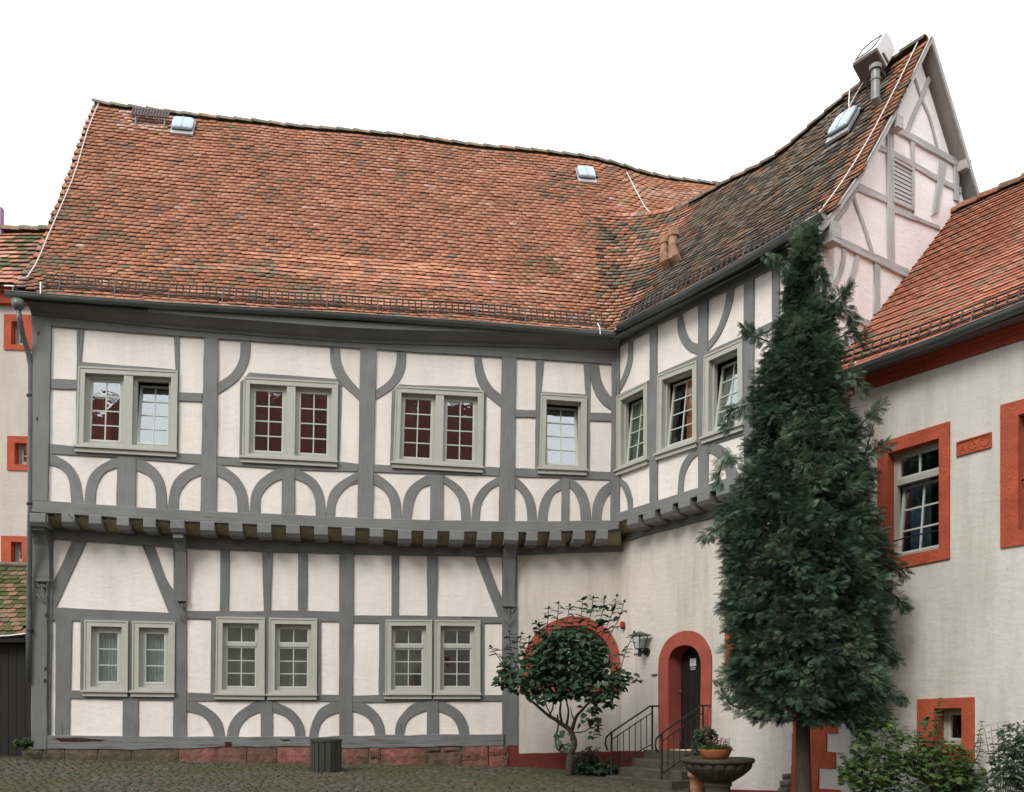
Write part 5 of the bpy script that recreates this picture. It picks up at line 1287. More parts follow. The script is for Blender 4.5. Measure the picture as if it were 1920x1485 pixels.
# ---- boxed eaves between gutter and wall plate
def eave_box(pl, pts, s0, s1, zt0, zt1, mat, out_=.33, name='eave_box'):
    prof = [(-.05, 0), (.07, 0), (.09, .04 * zt0), (.16, .07 * zt0), (out_ - .05, .15 * zt0), (out_, .16 * zt0), (out_, .16 * zt0 + (.11 if zt0 == 1 else .05)), (-.05, .40 if zt0 == 1 else .25)]
    mb = MB(); n = 12
    for i in range(n + 1):
        t = i / n; s = s0 + (s1 - s0) * t; z = interp(s, pts)
        for a, b_ in prof: mb.v.append(tuple(pl.w(s, z + b_, a)))
    k = len(prof)
    for i in range(n):
        for j in range(k): q = (j + 1) % k; mb.f.append((i * k + j, i * k + q, (i + 1) * k + q, (i + 1) * k + j)); mb.c.append((1, 1, 1))
    mb.f.append(tuple(reversed(range(k)))); mb.f.append(tuple(n * k + j for j in range(k))); mb.c += [(1, 1, 1)] * 2
    r = random.random()
    mb.build(name, mat, HB, uvs=lambda v: (Vector((v[0], v[1])).dot(pl.d) + r, v[2] * 1.0 + Vector((v[0], v[1])).dot(pl.n)))
lp = [U1.px(x, y) for x, y in ((60, 592), (339, 621), (673, 646), (1158, 658))]
eave_box(U1, lp, -8.62, lp[-1][0], 1, 0, M['soffit'])
lm = [V1.px(x, y) for x, y in ((1158, 645), (1380, 525), (1545, 437))]
eave_box(V1, lm, 0, S_G + .02, -.35, 0, M['soffit'], .30)
# verge boards of the gable: front slope and the pale soffit of the rear slope
def ridge_pt(k): P = VE.o + VE.d * k - VE.n * RM; return Vector((P.x, P.y, roof_z(P, RM - .001)))
sE = S_END - .01
mb = MB()
for i in range(16):
    a, b_ = RM * i / 16, RM * (i + 1) / 16; q = []
    for d in (a, b_):
        P = VE.o + VE.d * sE - VE.n * d; z = roof_z(P, d); q.append(Vector((P.x, P.y, z)))
    dn = Vector((0, 0, 1)); th = Vector((VE.d.x, VE.d.y, 0)) * .03
    c = [q[0] - dn * .16, q[1] - dn * .16, q[1] - dn * .16 - th, q[0] - dn * .16 - th, q[0] - dn * .03, q[1] - dn * .03, q[1] - dn * .03 - th, q[0] - dn * .03 - th]
    mb.box8(c)
mb.build('bargeboard', M['bargeboard'], HB)
RE = 3.35   # rear slope run: ridge to far eaves
PR = VE.o - VE.n * RM; zr = roof_z(VE.o + VE.d * sE - VE.n * RM, RM - .001)
def rear(s, k): P = PR + VE.d * s - VE.n * k; return Vector((P.x, P.y, zr - (1.39 * k if k < 3 else 4.17 + (k - 3) * .9)))
mb = MB(); Lw = Vector((0, 0, 1))
for i in range(12):
    a, b_ = RE * i / 12, RE * (i + 1) / 12
    mb.poly([rear(sE, a) - Lw * .16, rear(sE, b_) - Lw * .16, rear(S_G - .3, b_) - Lw * .16, rear(S_G - .3, a) - Lw * .16])
mb.build('verge_soffit', M['soffit_pale'], HB, uvs=lambda v: (v[2], v[0]))
mb = MB()
for i in range(12):
    a, b_ = RE * i / 12, RE * (i + 1) / 12; o3 = Vector((VE.d.x, VE.d.y, 0)) * .03
    mb.box8([rear(sE, a) - Lw * .18, rear(sE, b_) - Lw * .18, rear(sE, b_) - Lw * .18 + o3, rear(sE, a) - Lw * .18 + o3, rear(sE, a) - Lw * .04, rear(sE, b_) - Lw * .04, rear(sE, b_) - Lw * .04 + o3, rear(sE, a) - Lw * .04 + o3])
mb.build('bargeboard', M['bargeboard'], HB)
RT = []; Rrun = 0
k_ = .15
while k_ < RE:
    for i in range(8):
        s = S_END - .09 - i * TW - (TW / 2 if int(k_ * 20) % 2 else 0)
        P = rear(s, k_); up = (rear(s, k_ - .1) - rear(s, k_)).normalized(); t2 = v2(-VE.d.x, -VE.d.y)
        m = tile_matrix(v2(P.x, P.y), t2, (up - Vector((0, 0, 0))), P.z, .02)
        n_ = m.to_3x3().col[2]
        RT.append((m @ Matrix.Rotation(math.pi, 4, 'Y') if n_.z < 0 else m, random.choice(['br', 'ms', 'o4', 'dk'])))
    k_ += .105
np_build('rear_roof_tiles', *stamp(TV and tile_template(TW)[0], TF, [np.array(m) for m, _ in RT], [PAL[k] for _, k in RT]), M['tile'], roof, kind='stuff')
# verge board of the left end, and a dark sheet for its shaded eaves gap
mb = MB(); o3 = Vector((UE.d.x, UE.d.y, 0)) * .03
for i in range(20):
    q = []
    for d in (RL * i / 20, RL * (i + 1) / 20): P = UE.o + UE.d * -8.83 - UE.n * d; q.append(Vector((P.x, P.y, roof_z(P, d))))
    mb.box8([q[0] - Lw * .16, q[1] - Lw * .16, q[1] - Lw * .16 + o3, q[0] - Lw * .16 + o3, q[0] - Lw * .03, q[1] - Lw * .03, q[1] - Lw * .03 + o3, q[0] - Lw * .03 + o3])
mb.build('bargeboard', M['hood_dark'], HB)
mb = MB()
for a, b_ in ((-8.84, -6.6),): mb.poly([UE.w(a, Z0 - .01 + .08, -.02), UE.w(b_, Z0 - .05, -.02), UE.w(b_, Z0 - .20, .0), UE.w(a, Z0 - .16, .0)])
mb.build('eaves_board', M['dark'], HB)  # near-black sheet paints the shade in the gap under the lifted tiles
mb = MB()
for pl, a, b_, in ((UE, -8.8, 2.05), (VE, .1, S_END - .02)):
    mb.poly([pl.w(a, Z0 - .08, -.06), pl.w(b_, Z0 - .08, -.06), pl.w(b_, Z0 + .25, -.55), pl.w(a, Z0 + .25, -.55)])
mb.build('eaves_board', M['eave_grey'], HB)

# ================================================================== STONE BUILDING ON THE RIGHT
SB = empty('stone_house', tuple(V0.w(7, -1.4, .05)), 'cream plastered house with red window surrounds and orange tiled roof, right of the conifer', 'building')
R0 = V0.off(.03)
uR0, uR1 = R0.px(1485, 1340)[0], 11.0
zc = R0.px(1605, 739)[1]
holesR = []
# windows (outer corners measured on the wall)
def qh(c, i=.04): q = Quad(R0, *c); return q.hole(i)
wA = ((1647, 832), (1782, 790.5), (1782, 1047.5), (1647, 1074)); wC = ((1721.5, 1311), (1828, 1307), (1828, 1429), (1721.5, 1419))
uB0, zB0 = R0.px(1877.4, 760.4); zB1 = R0.px(1877.4, 1028)[1]
wBq = [(uB0, zB0), (uB0 + 1.55, zB0), (uB0 + 1.55, zB1), (uB0, zB1)]
wD = ((1532, 872), (1606, 846), (1606, 1085), (1532, 1096))
hB = [(uB0 + .04, zB0 - .04), (uB0 + .04, zB1 + .04), (uB0 + 1.5, zB1 + .04), (uB0 + 1.5, zB0 - .04)]
zj = V0.px(1500, 905)[1]
wall(R0, 'front_wall', [(uR0, -1.9), (uR1, -2.0), (uR1, zc + .1), (S_G + .30, zc + .1), (S_G + .30, zj), (uR0, zj)], [qh(wA), qh(wC), hB, qh(wD)], M['plaster_right'], SB)
red_window(R0, SB, *wA, (.17, .19, .15, .17), .26, 3, 2, 7, (.02, .5, M['curtain_blue']), .16, bar=.78, label='red framed window with tilted lower sash and blue curtain')
red_window(R0, SB, *wBq, (.23, .19, .2, .20), .28, 3, 2, 0, None, .16, bar=.55, uz=True, label='red framed window cut off by the right edge of the photo')
red_window(R0, SB, *wC, (.25, .14, .17, .20), None, 1, 1, 0, None, .26, label='small red framed cellar window with a single pane')
red_window(R0, SB, *wD, (.15, .18, .15, .18), .28, 3, 2, 0, None, .16)
# corner blocks painted on the wall corner
ql = lambda y: interp(y, [(700, 1494), (1329, 1488), (1485, 1483)])
for i, (y0, y1, xr) in enumerate(((1245, 1287, 1550), (1287, 1329, 1568), (1329, 1374, 1570.5), (1374, 1407, 1550.6), (1407, 1437, 1567.5), (1437, 1474, 1535.6), (1474, 1520, 1576))):
    k = (xr - 1488) * (.10 if y0 > 1340 else (.0 if y0 > 1290 else -.08)); 
    (ua, za), (ub, zb1) = R0.px(ql(y0), y0), R0.px(xr, y0); zb2 = R0.px(ql(y0), y1)[1]
    pl_slab(R0, [(ua, za), (ub, za), (ub, zb2), (ua, zb2)], -.01, .022 + .0015 * (i % 2), M['red_stone'], 'corner_block', SB, .003, .002)
u1q, z1q = R0.px(1593, 793); pl_slab(R0, [(u1q - .42, z1q), (u1q, z1q), (u1q, z1q + .5), (u1q - .42, z1q + .5)], -.01, .022, M['red_stone'], 'corner_block', SB)
# moulded cornice
zg = R0.px(1605, 698)[1]
prof = [(-.02, zc), (.03, zc), (.03, zc + .07), (.06, zc + .09), (.06, zc + .13), (.12, zc + .17), (.15, zc + .25), (.22, zc + .27), (.24, zc + .38), (-.02, zc + .38)]
mb = MB(); 
for u in (S_G + .36, uR1):
    for a, z in prof: mb.v.append(tuple(R0.w(u, z, a)))
k = len(prof); mb.f = [(j, (j + 1) % k, k + (j + 1) % k, k + j) for j in range(k)] + [tuple(reversed(range(k))), tuple(range(k, 2 * k))]; mb.c = [(1, 1, 1)] * len(mb.f)
mb.build('cornice', M['cornice'], SB)
RG = V0.off(.42)
gR = [RG.at(1592, 695), RG.at(1605, 691), RG.at(1760, 634), RG.at(1920, 571)]; ext = gR[-1] + (gR[-1] - gR[1]).normalized() * 3.0; gR[0] = gR[1] - (gR[-1] - gR[1]).normalized() * .45; gR.append(ext)
gutter(gR, SB, .085)
mb = MB(); c = RG.at(1605, 690); mb.tube([c + Vector((0, .1, .06)), c + Vector((0, .02, .10)), c - Vector((0, 0, .05))], .012, 6); mb.build('rod_clamp', M['rod'], SB)
# plaque with worn relief characters
pq = Quad(R0, (1795, 829.5), (1860, 810.5), (1860, 838.8), (1795, 856.8)); pm = MB()
frame_ring(pm, pq, 0, pq.W, 0, pq.H, .018, -.01, .030); pm.box(.016, pq.W - .016, .016, pq.H - .016, -.01, .012, pq); po = pm.build('inscribed_plaque', M['red_stone'], SB)
def strokes(Q, L, r_, n, mat, name, par):
    for l in L: m = MB(); m.tube([Q(x * Q.W, y * Q.H, n) for x, y in spline([(*p, 0) for p in l], 3) and [q[:2] for q in spline([(*p, 0) for p in l], 3)]], r_, 6); m.build(name, mat, par)
strokes(pq, [[(.08, .80), (.13, .5), (.17, .22)], [(.17, .22), (.22, .55), (.27, .82)], [(.10, .62), (.25, .60)],
             [(.52, .20), (.40, .22), (.34, .48), (.42, .76), (.53, .76), (.58, .5), (.48, .42)], [(.62, .80), (.66, .45), (.70, .22)],
             [(.74, .24), (.88, .22), (.95, .46), (.88, .74), (.76, .76), (.72, .5), (.74, .24)], [(.84, .18), (.93, .14)]], .010, .012, M['red_stone'], 'relief_stroke', po)
# roof
RGe = V0.off(.36); zE_ = sum(gRp.z for gRp in gR[1:3]) / 2 - CZ + .03
run = 3.35 + .36; rise = 8.84 - zE_
def rr(s, k): P = RGe.o + RGe.d * s - RGe.n * k; return Vector((P.x, P.y, CZ + zE_ + rise * (k / run) * (1 + .04 * (k / run - 1)) + .04 * noise.noise(Vector((s * .5, k * .5, 7)))))
s0R, s1R = S_G + .035, uR1 + .3
mb = MB(); n1, n2 = 20, 12
for j in range(n2 + 1):
    for i in range(n1 + 1): q = rr(s0R + (s1R - s0R) * i / n1, run * j / n2); mb.v.append((q.x, q.y, q.z - .05))
for j in range(n2):
    for i in range(n1): a = j * (n1 + 1) + i; mb.f.append((a, a + 1, a + n1 + 2, a + n1 + 1)); mb.c.append((1, 1, 1))
a, b_ = rr(s0R, run), rr(s1R, run); q = RGe.n * -run; mb.poly([a - Vector((0, 0, .05)), b_ - Vector((0, 0, .05)), b_ + Vector((q.x, q.y, -rise)), a + Vector((q.x, q.y, -rise))])
roofR = mb.build('roof', M['deck'], SB)
L = []; k_ = -.03; j = 0; sl_ = rise / run; ex = .122 / math.sqrt(1 + sl_ ** 2)
while k_ < run - .04:
    s = s0R + (.0825 if j % 2 else .165) * .9
    while s < s1R:
        P = rr(s, k_); t = RGe.d; up2 = -RGe.n; upn = Vector((up2.x, up2.y, sl_)).normalized(); nn = Vector((t.x, t.y, 0)).cross(upn)
        if nn.z < 0: nn = -nn
        rv = random.random(); v = noise.noise(Vector((P.x, P.y, P.z))) + (rv - .5) * .9
        kk = 'r4' if v > .42 else ('r2' if v > .12 else ('r1' if v > -.15 else ('r3' if v > -.45 else 'br2')))
        if rv < .012: kk = 'br'
        m = tile_matrix(v2(P.x, P.y), t, (upn - nn * .14).normalized(), P.z, .024 + (rv - .5) * .006 + .004 * math.sin(s * 38), 1, (rv * 17 % 1 - .5) * .03)
        if m.to_3x3().col[2].z < 0: m = m @ Matrix.Rotation(math.pi, 4, 'Y')
        L.append((m, kk)); s += TW
    k_ += ex; j += 1
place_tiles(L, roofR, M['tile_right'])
ridge_caps([rr(s0R + .02 + (s1R - s0R) * i / 12, run) for i in range(13)], roofR, .36, .12, ((.36, .15, .09), (.30, .13, .08), (.24, .14, .09)))
# lead flashing where the roof meets the gable, with verge step
mb = MB()
for i in range(14):
    q = [rr(s0R - .01, run * x / 14) for x in (i, i + 1)]; o3 = Vector((V0.d.x, V0.d.y, 0)); mb.box8([q[0] + Lw * .03, q[1] + Lw * .03, q[1] + Lw * .03 + o3 * .10, q[0] + Lw * .03 + o3 * .10, q[0] + Lw * .12, q[1] + Lw * .12, q[1] + Lw * .075 + o3 * .10, q[0] + Lw * .075 + o3 * .10])
mb.build('lead_flashing', M['lead'], roofR)
mb = MB(); mb.tube([rr(s0R + .12, run * (.02 + x / 12)) + Lw * .14 for x in range(12)], .010, 6); mb.build('lightning_rod', M['rod'], SB)
# snow guard: single ladder of bars on the roof edge
gp_ = [rr(s0R + .35 + (s1R - s0R - .4) * i / 20, .14) + Lw * .05 for i in range(21)]
upg = Vector((RG.n.x * -.35, RG.n.y * -.35, .95)).normalized()
guard(gp_, upg, SB, .20, step=.15, rails=3, brk=6)
mb = MB()
for kk in range(3): mb.poly([RGe.w(s0R, zE_ - .02 - kk * .025, .0 + kk * .01), RGe.w(s1R, zE_ - .02 - kk * .025, .0 + kk * .01), RGe.w(s1R, zE_ - .035 - kk * .025, .02), RGe.w(s0R, zE_ - .035 - kk * .025, .02)])
mb.poly([RGe.w(s0R, zE_ - .07, -.01), RGe.w(s1R, zE_ - .07, -.01), RGe.w(s1R, zE_ - .07, -.4), RGe.w(s0R, zE_ - .07, -.4)]); mb.build('eaves_board', M['hood_dark'], SB)

# ================================================================== NEIGHBOUR HOUSE AND MOSSY SHED (left edge)
NB = empty('neighbour_house', (-11, 18.6, .6), 'plastered house with small red framed windows behind the left end of the timbered building', 'building')
NP = Plane((-20, 18.5), (1, 0)); xr_ = 20 - 9.25
nq = []
for c in (((9, 590), (63, 591), (62, 658), (8, 656)), ((15, 818), (70, 819), (69, 883), (14.5, 882)), ((3.5, 1005), (57, 1006), (57, 1060), (3.5, 1059))): nq.append(c)
wall(NP, 'front_wall', [(0, -1.3), (xr_, -1.3), (xr_, 8.58), (0, 8.58)], [Quad(NP, *c).hole(.05) for c in nq], M['plaster_neighbour'], NB)
for c, mg in zip(nq, ((.15, .14, .19, .11), (.15, .14, .2, .12), (.20, .12, .16, .06))): red_window(NP, NB, *c, mg, None, 2, 1, 0, None, .16)
ze = (HY - 531) / F * 18.2
mb = MB(); mb.box(0, xr_, ze - .32, ze - .02, -.05, .14, lambda a, b_, c: NP.w(a, b_, c)); mb.box(0, xr_, ze - .10, ze - .02, -.05, .22, lambda a, b_, c: NP.w(a, b_, c)); mb.build('cornice', M['cornice'], NB)
NR = NP.off(.32); runN, riseN = 1.95, 2.05
def nr(s, k): P = NR.o + NR.d * s - NR.n * k; return Vector((P.x, P.y, CZ + ze + riseN * k / runN + .05 * noise.noise(Vector((s, k, 3)))))
mb = MB(); sA_, sB_ = 7.0, 10.95
def grid(mb, f, s0, s1, r_, n1=10, n2=8, dz=-.05):
    b0 = len(mb.v)
    for j in range(n2 + 1):
        for i in range(n1 + 1): q = f(s0 + (s1 - s0) * i / n1, r_ * j / n2); mb.v.append((q.x, q.y, q.z + dz))
    for j in range(n2):
        for i in range(n1): a = b0 + j * (n1 + 1) + i; mb.f.append((a, a + 1, a + n1 + 2, a + n1 + 1)); mb.c.append((1, 1, 1))
grid(mb, nr, sA_, sB_, runN); roofN = mb.build('roof', M['deck'], NB)
def simple_tiles(f, s0, s1, r_, rise_, pln, w_, e_, pick, L_):
    out = []; k_ = -.03; j = 0; sl_ = rise_ / r_; ex = e_ / math.sqrt(1 + sl_ ** 2)
    while k_ < r_ - .03:
        s = s0 + (w_ / 2 if j % 2 else w_)
        while s < s1:
            P = f(s, k_); t = pln.d; u2 = -pln.n; upn = Vector((u2.x, u2.y, sl_)).normalized(); nn = Vector((t.x, t.y, 0)).cross(upn)
            if nn.z < 0: nn = -nn
            m = tile_matrix(v2(P.x, P.y), t, (upn - nn * .14).normalized(), P.z, .024 + (random.random() - .5) * .012, 1, (random.random() - .5) * .05)
            if m.to_3x3().col[2].z < 0: m = m @ Matrix.Rotation(math.pi, 4, 'Y')
            out.append((m, pick(P))); s += w_
        k_ += ex; j += 1
    return out
def pickN(P):
    v = noise.noise(P * 1.4) + (random.random() - .5) * .5; h = (P.z - CZ - ze) / riseN
    return random.choice(['pk2', 'o2', 'r4', 'o1']) if v + h * .5 > .25 else random.choice(['ms', 'mg2', 'br2', 'o4'])
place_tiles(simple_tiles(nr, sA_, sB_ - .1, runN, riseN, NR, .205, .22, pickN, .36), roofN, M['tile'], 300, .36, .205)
ridge_caps([nr(sA_ + .4 * i, runN) + Lw * .02 for i in range(9)] + [nr(10.4, runN) - Lw * .03], roofN, .42, .13)
cp = MB(); cp.box(-12.3, -11.29, 20.0, 20.12, CZ + ze + .6, CZ + ze + 3.1 - .55); cp.build('tower_edge', mottled('purple_lens_fringe', (.36, .22, .34), .1, 5), NB)  # thin box for the edge of a tower; its purple is painted lens fringing

SH = empty('tiled_shed', (-10.3, 17.0, .6), 'low dark shed with moss-covered tile roof at the left edge', 'shed')
SPl = Plane((-16, 17.0), (1, 0)); zs = (HY - 1188) / F * 17; runS, riseS = 1.5, 1.52
def sr(s, k): P = SPl.o + SPl.d * s - SPl.n * k; return Vector((P.x, P.y, CZ + zs + riseS * k / runS - .05 * math.sin(s * 1.3) * .6))
mb = MB(); grid(mb, sr, 3, 6.85, runS); roofS = mb.build('roof', M['deck'], SH)
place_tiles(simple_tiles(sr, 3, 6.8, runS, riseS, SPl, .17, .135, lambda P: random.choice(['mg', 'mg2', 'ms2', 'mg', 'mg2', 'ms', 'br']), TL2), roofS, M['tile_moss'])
mb = MB(); mb.tube([sr(3, runS) + Lw * .04, sr(5, runS) + Lw * .06, sr(6.85, runS) + Lw * .02], .05, 8); mb.build('roof_mortar_ridge', M['mortar'], SH)
mb = MB(); sw_ = lambda a, b_, c: SPl.w(a, b_, c)
for i in range(18):
    mb = MB(); a = 4.0 + i * .16; mb.box(a, a + .152, -1.0, zs - .12, -.30 - (i % 3) * .004, -.26, sw_); mb.build('gate_board', M['blackwood'], SH, uvs=lambda v: (v[2], v[0]))
mb = MB(); mb.box(3, 6.9, zs - .16, zs - .03, -.3, -.02, sw_); mb.box(3, 6.95, -1.1, zs - .1, -1.3, -1.2, sw_); mb.build('gate_beam', M['blackwood'], SH, uvs=lambda v: (v[0], v[2]))
mb = MB(); mb.box(6.6, 7.1, -1.2, zs + .3, -1.4, -.35, sw_); mb.build('side_wall', M['dark'], SH)
mb = MB(); a, b_ = SPl.at(0, 1194, 0, .1), SPl.at(58, 1188, 0, .1); c0 = SPl.at(-90, 1201, 0, .1); mb.tube([c0, a, a * .5 + b_ * .5 - Lw * .01, b_], .012, 6); tag(mb.build('overhead_cable', M['rod']), 'pale cable strung under the mossy eaves at the left edge', 'cable')

# ================================================================== HOUSE ACROSS THE COURTYARD (mirrored in the panes)
OB = empty('courtyard_house', (0, -9, 0), 'house across the courtyard whose red roof and wall mirror in the window panes', 'building')
OP = Plane((22, -14), (-1, 0)); 
mb = MB(); mb.box(-6, 44, -3, 9.3, -.4, 0, lambda a, b_, c: OP.w(a, b_, c)); mb.build('front_wall', mottled('grey_brown_wall', (.42, .37, .30), .2, .6), OB)
mb = MB()
for i in range(64):
    a, b_ = i / 64, (i + 1) / 64; z0, z1 = 9.2 + 10.4 * a, 9.2 + 10.4 * b_; n0, n1 = .5 - 7.4 * a, .5 - 7.4 * b_
    mb.poly([OP.w(-6.5, z0, n0), OP.w(44.5, z0, n0), OP.w(44.5, z1 + .0, n1 + .10), OP.w(-6.5, z1, n1 + .10)]); mb.poly([OP.w(-6.5, z1, n1 + .10), OP.w(44.5, z1, n1 + .10), OP.w(44.5, z1, n1), OP.w(-6.5, z1, n1)])
mb.build('roof', mottled('far_red_tiles', (.15, .052, .034), .45, 3.5, .85, .2, 12, (.06, .045, .035), .8), OB)
for i in range(9):
    for zz in (1.2, 5.0):
        if abs(i - 4) > 3 or i % 3: continue
        mb = MB(); mb.box(4 + i * 4, 5.3 + i * 4, zz, zz + 1.9, -.02, .06, lambda a, b_, c: OP.w(a, b_, c)); w_o = mb.build('window', M['red_stone'], OB)
        mb = MB(); mb.box(4.2 + i * 4, 5.1 + i * 4, zz + .2, zz + 1.7, .05, .08, lambda a, b_, c: OP.w(a, b_, c)); mb.build('pane', M['dark'], w_o)

# ================================================================== STEPS, RAILINGS, LANTERN, BIN, FOUNTAIN
sD0, sD1 = V0.px(1238, 1400)[0] - .05, V0.px(1336, 1400)[0] + .10
zL = V0.px(1290, 1407)[1]
ST = empty('stone_steps', tuple(V0.w((sD0 + sD1) / 2, zL - .8, .8)), 'five worn mossy stone steps up to the arched red doorway', 'steps')
gW = lambda p: gz(p.x, p.y)
for i in range(5):
    o1 = .36 + .30 * i; z1 = zL - .006 - .148 * i
    poly = [(0, z1), (0, 0)]
    mb = MB(); ends = roughen([Vector((sD0 - .01 * i, 0)), Vector((sD1 + .06 * i, 0)), Vector((sD1 + .06 * i, o1)), Vector((sD0 - .01 * i, o1))], .010, .25)
    b0 = len(mb.v); k = len(ends); bot = zL - 1.3
    for z, g_ in ((bot, 0), (z1 - .02, 0), (z1, .015)):
        c = Vector(((sD0 + sD1) / 2, o1 / 2))
        for p in ends:
            q = p + (c - p).normalized() * g_; mb.v.append(tuple(V0.w(q.x, z, .04 + q.y)))
    for r_ in (0, 1):
        for j in range(k): mb.f.append((b0 + r_ * k + j, b0 + r_ * k + (j + 1) % k, b0 + (r_ + 1) * k + (j + 1) % k, b0 + (r_ + 1) * k + j)); mb.c.append((1, 1, 1))
    mb.f.append(tuple(b0 + 2 * k + j for j in range(k))); mb.c.append((1, 1, 1))
    # slabs are stacked: the lower ones reach further out, each ends below the one above
    mb.build('step', M['step'], ST)
def railing(s, lab):
    RR = empty('stair_railing', tuple(V0.w(s, zL - .4, .8)), lab, 'railing', 'railings of the stone steps')
    z = lambda o: zL - .148 * max(0, (o - .30)) / .30
    h = .81; oA, oB = .22, 1.24
    path = [V0.w(s, zL + h + .005, .05), V0.w(s, zL + h + .005, oA + .06)] + [V0.w(s, z(o) + h - .01, o) for o in (.5, .9, oB)]
    mb = MB(); mb.tube(path + [V0.w(s, z(oB) + h - .10, oB + .13), V0.w(s, z(oB) + h - .22, oB + .15), V0.w(s, z(oB) + h - .33, oB + .10)], .017, 8); mb.build('handrail', M['iron'], RR)
    mb = MB(); mb.tube([V0.w(s, zL + h - .12, oA)] + [V0.w(s, z(o) + h - .15, o) for o in (.5, .9, oB)], .010, 6); mb.build('lower_rail', M['iron'], RR)
    mb = MB(); mb.tube([V0.w(s, z(o) + .10, o) for o in (oA, .5, .9, oB)], .010, 6); mb.build('lower_rail', M['iron'], RR)
    for o in (oA, oB): mb = MB(); mb.tube([V0.w(s, z(o) - .10, o), V0.w(s, z(o) + h, o)], .019, 8); mb.build('post', M['iron'], RR)
    for i in range(1, 7): o = oA + (oB - oA) * i / 7; mb = MB(); mb.tube([V0.w(s, z(o) + .08, o), V0.w(s, z(o) + h - .13, o)], .009, 6); mb.build('baluster', M['iron'], RR)
railing(sD0 + .06, 'black iron railing on the left side of the stone steps, beside the bush')
railing(sD1 - .12, 'black iron railing on the right side of the steps, behind the stone basin')

# wall lantern
LQ = V0.px(1214, 1222); WL = empty('wall_lantern', tuple(V0.w(LQ[0], LQ[1], .02)), 'black four-sided lantern on a wall bracket left of the arched door', 'lantern')
Lp = lambda a, b_, c: V0.w(LQ[0] + a, LQ[1] + b_, c)
mb = MB(); mb.tube([Lp(.0, 0, .0), Lp(0, 0, .05)], .075, 16); mb.build('wall_plate', M['iron'], WL)
mb = MB(); mb.tube([Lp(0, 0, .03), Lp(0, -.02, .20)], .032, 10); mb.tube([Lp(0, -.10, .20), Lp(0, .06, .20)], .036, 10); mb.build('bracket', M['iron'], WL)
cz = .20; h0, h1, r0_, r1_ = .05, .30, .062, .105
cn = lambda r_, z, i: Lp(r_ * (1 if i in (0, 3) else -1), z, cz + r_ * (1 if i in (0, 1) else -1))
for i in range(4): mb = MB(); mb.tube([cn(r0_, h0, i), cn(r1_, h1, i)], .009, 5); mb.build('corner_bar', M['iron'], WL)
for i in range(4):
    j = (i + 1) % 4; mb = MB(); mb.poly([cn(r0_ - .003, h0, i), cn(r0_ - .003, h0, j), cn(r1_ - .003, h1, j), cn(r1_ - .003, h1, i)]); mb.build('pane', M['glass_lamp'], WL)
mb = MB()
for i in range(4): mb.tube([cn(r0_, h0, i), cn(r0_, h0, (i + 1) % 4)], .011, 5)
mb.build('base_ring', M['iron'], WL)
mb = MB(); mb.tube([Lp(0, .06, cz), Lp(0, .14, cz)], .02, 8); mb.tube([Lp(0, .14, cz), Lp(0, .20, cz), Lp(0, .24, cz)], [.025, .032, .015], 10); mb.build('bulb', M['white_plastic'], WL)
mb = MB(); c4 = [cn(.155, h1 - .005, i) for i in range(4)]; c5 = [cn(.155, h1 + .01, i) for i in range(4)]; ap = Lp(0, h1 + .085, cz)
mb.mesh(c4 + c5 + [ap], [(0, 1, 2, 3), (0, 1, 5, 4), (1, 2, 6, 5), (2, 3, 7, 6), (3, 0, 4, 7), (4, 5, 8), (5, 6, 8), (6, 7, 8), (7, 4, 8)]); mb.build('lamp_roof', plain('grey_brown_lamp_metal', (.08, .065, .05), .5), WL)
# alarm beacon
bu, bz = V0.px(1170.5, 1172); mb = MB(); bw = lambda a, b_, c: V0.w(bu + a, bz + b_, c)
AB = empty('alarm_beacon', tuple(V0.w(bu, bz, 0)), 'small red alarm beacon on the wall above the lantern', 'alarm')
mb = MB(); mb.tube([bw(0, -.055, .05), bw(0, -.03, .05), bw(0, .05, .05), bw(0, .07, .05)], [.035, .05, .045, .025], 12); mb.build('lens', M['beacon'], AB)
mb = MB(); mb.tube([bw(0, -.075, .05), bw(0, -.055, .05)], .036, 12); mb.tube([bw(0, -.065, 0), bw(0, -.065, .05)], .02, 8); mb.build('mount', M['iron'], AB)

# litter bin: octagonal, wooden slats
BX, BY = pix(611.5, 1400, 15.7).x, 15.7; bz0 = gz(BX, BY)
LB = empty('litter_bin', (BX, BY, bz0), 'dark green slatted wooden litter bin in front of the stone plinth', 'litter bin')
rb, hb = .245, .58
for i in range(8):
    t0 = math.pi / 8 + i * math.pi / 4 + .12
    for k in range(2):
        a = Vector((math.cos(t0), math.sin(t0), 0)) * rb * 1.06; c = Vector((math.cos(t0 + math.pi / 4), math.sin(t0 + math.pi / 4), 0)) * rb * 1.06
        p, q = a + (c - a) * (.03 + .49 * k), a + (c - a) * (.48 + .49 * k); nn = (p + q).normalized() * .022; o = Vector((BX, BY, bz0))
        mb = MB(); z0, z1 = .045, hb; mb.box8([o + p * .97 + Lw * z0, o + q * .97 + Lw * z0, o + q * .97 + nn + Lw * z0, o + p * .97 + nn + Lw * z0, o + p + Lw * z1, o + q + Lw * z1, o + q + nn + Lw * z1, o + p + nn + Lw * z1])
        mb.build('slat', M['bin'], LB, uvs=lambda v, r=random.random(): (v[2] + r * 5, v[0] + r))
mb = MB(); mb.lathe((BX, BY, bz0), [(rb * .9, .02), (rb * .9, .10), (rb * .85, .10)], 8); mb.lathe((BX, BY, bz0), [(rb * .96, .0), (rb * .96, .05)], 8); mb.build('base', M['iron'], LB)
mb = MB(); mb.lathe((BX, BY, bz0), [(rb * .86, .05), (rb * .92, hb - .02), (rb * 1.15, hb - .02), (rb * 1.15, hb + .02), (rb * .85, hb + .035), (rb * .6, hb + .03), (rb * .6, hb - .2), (0.001, hb - .2)], 16); mb.build('rim', M['bin'], LB, uvs=lambda v: (v[2], v[0]))

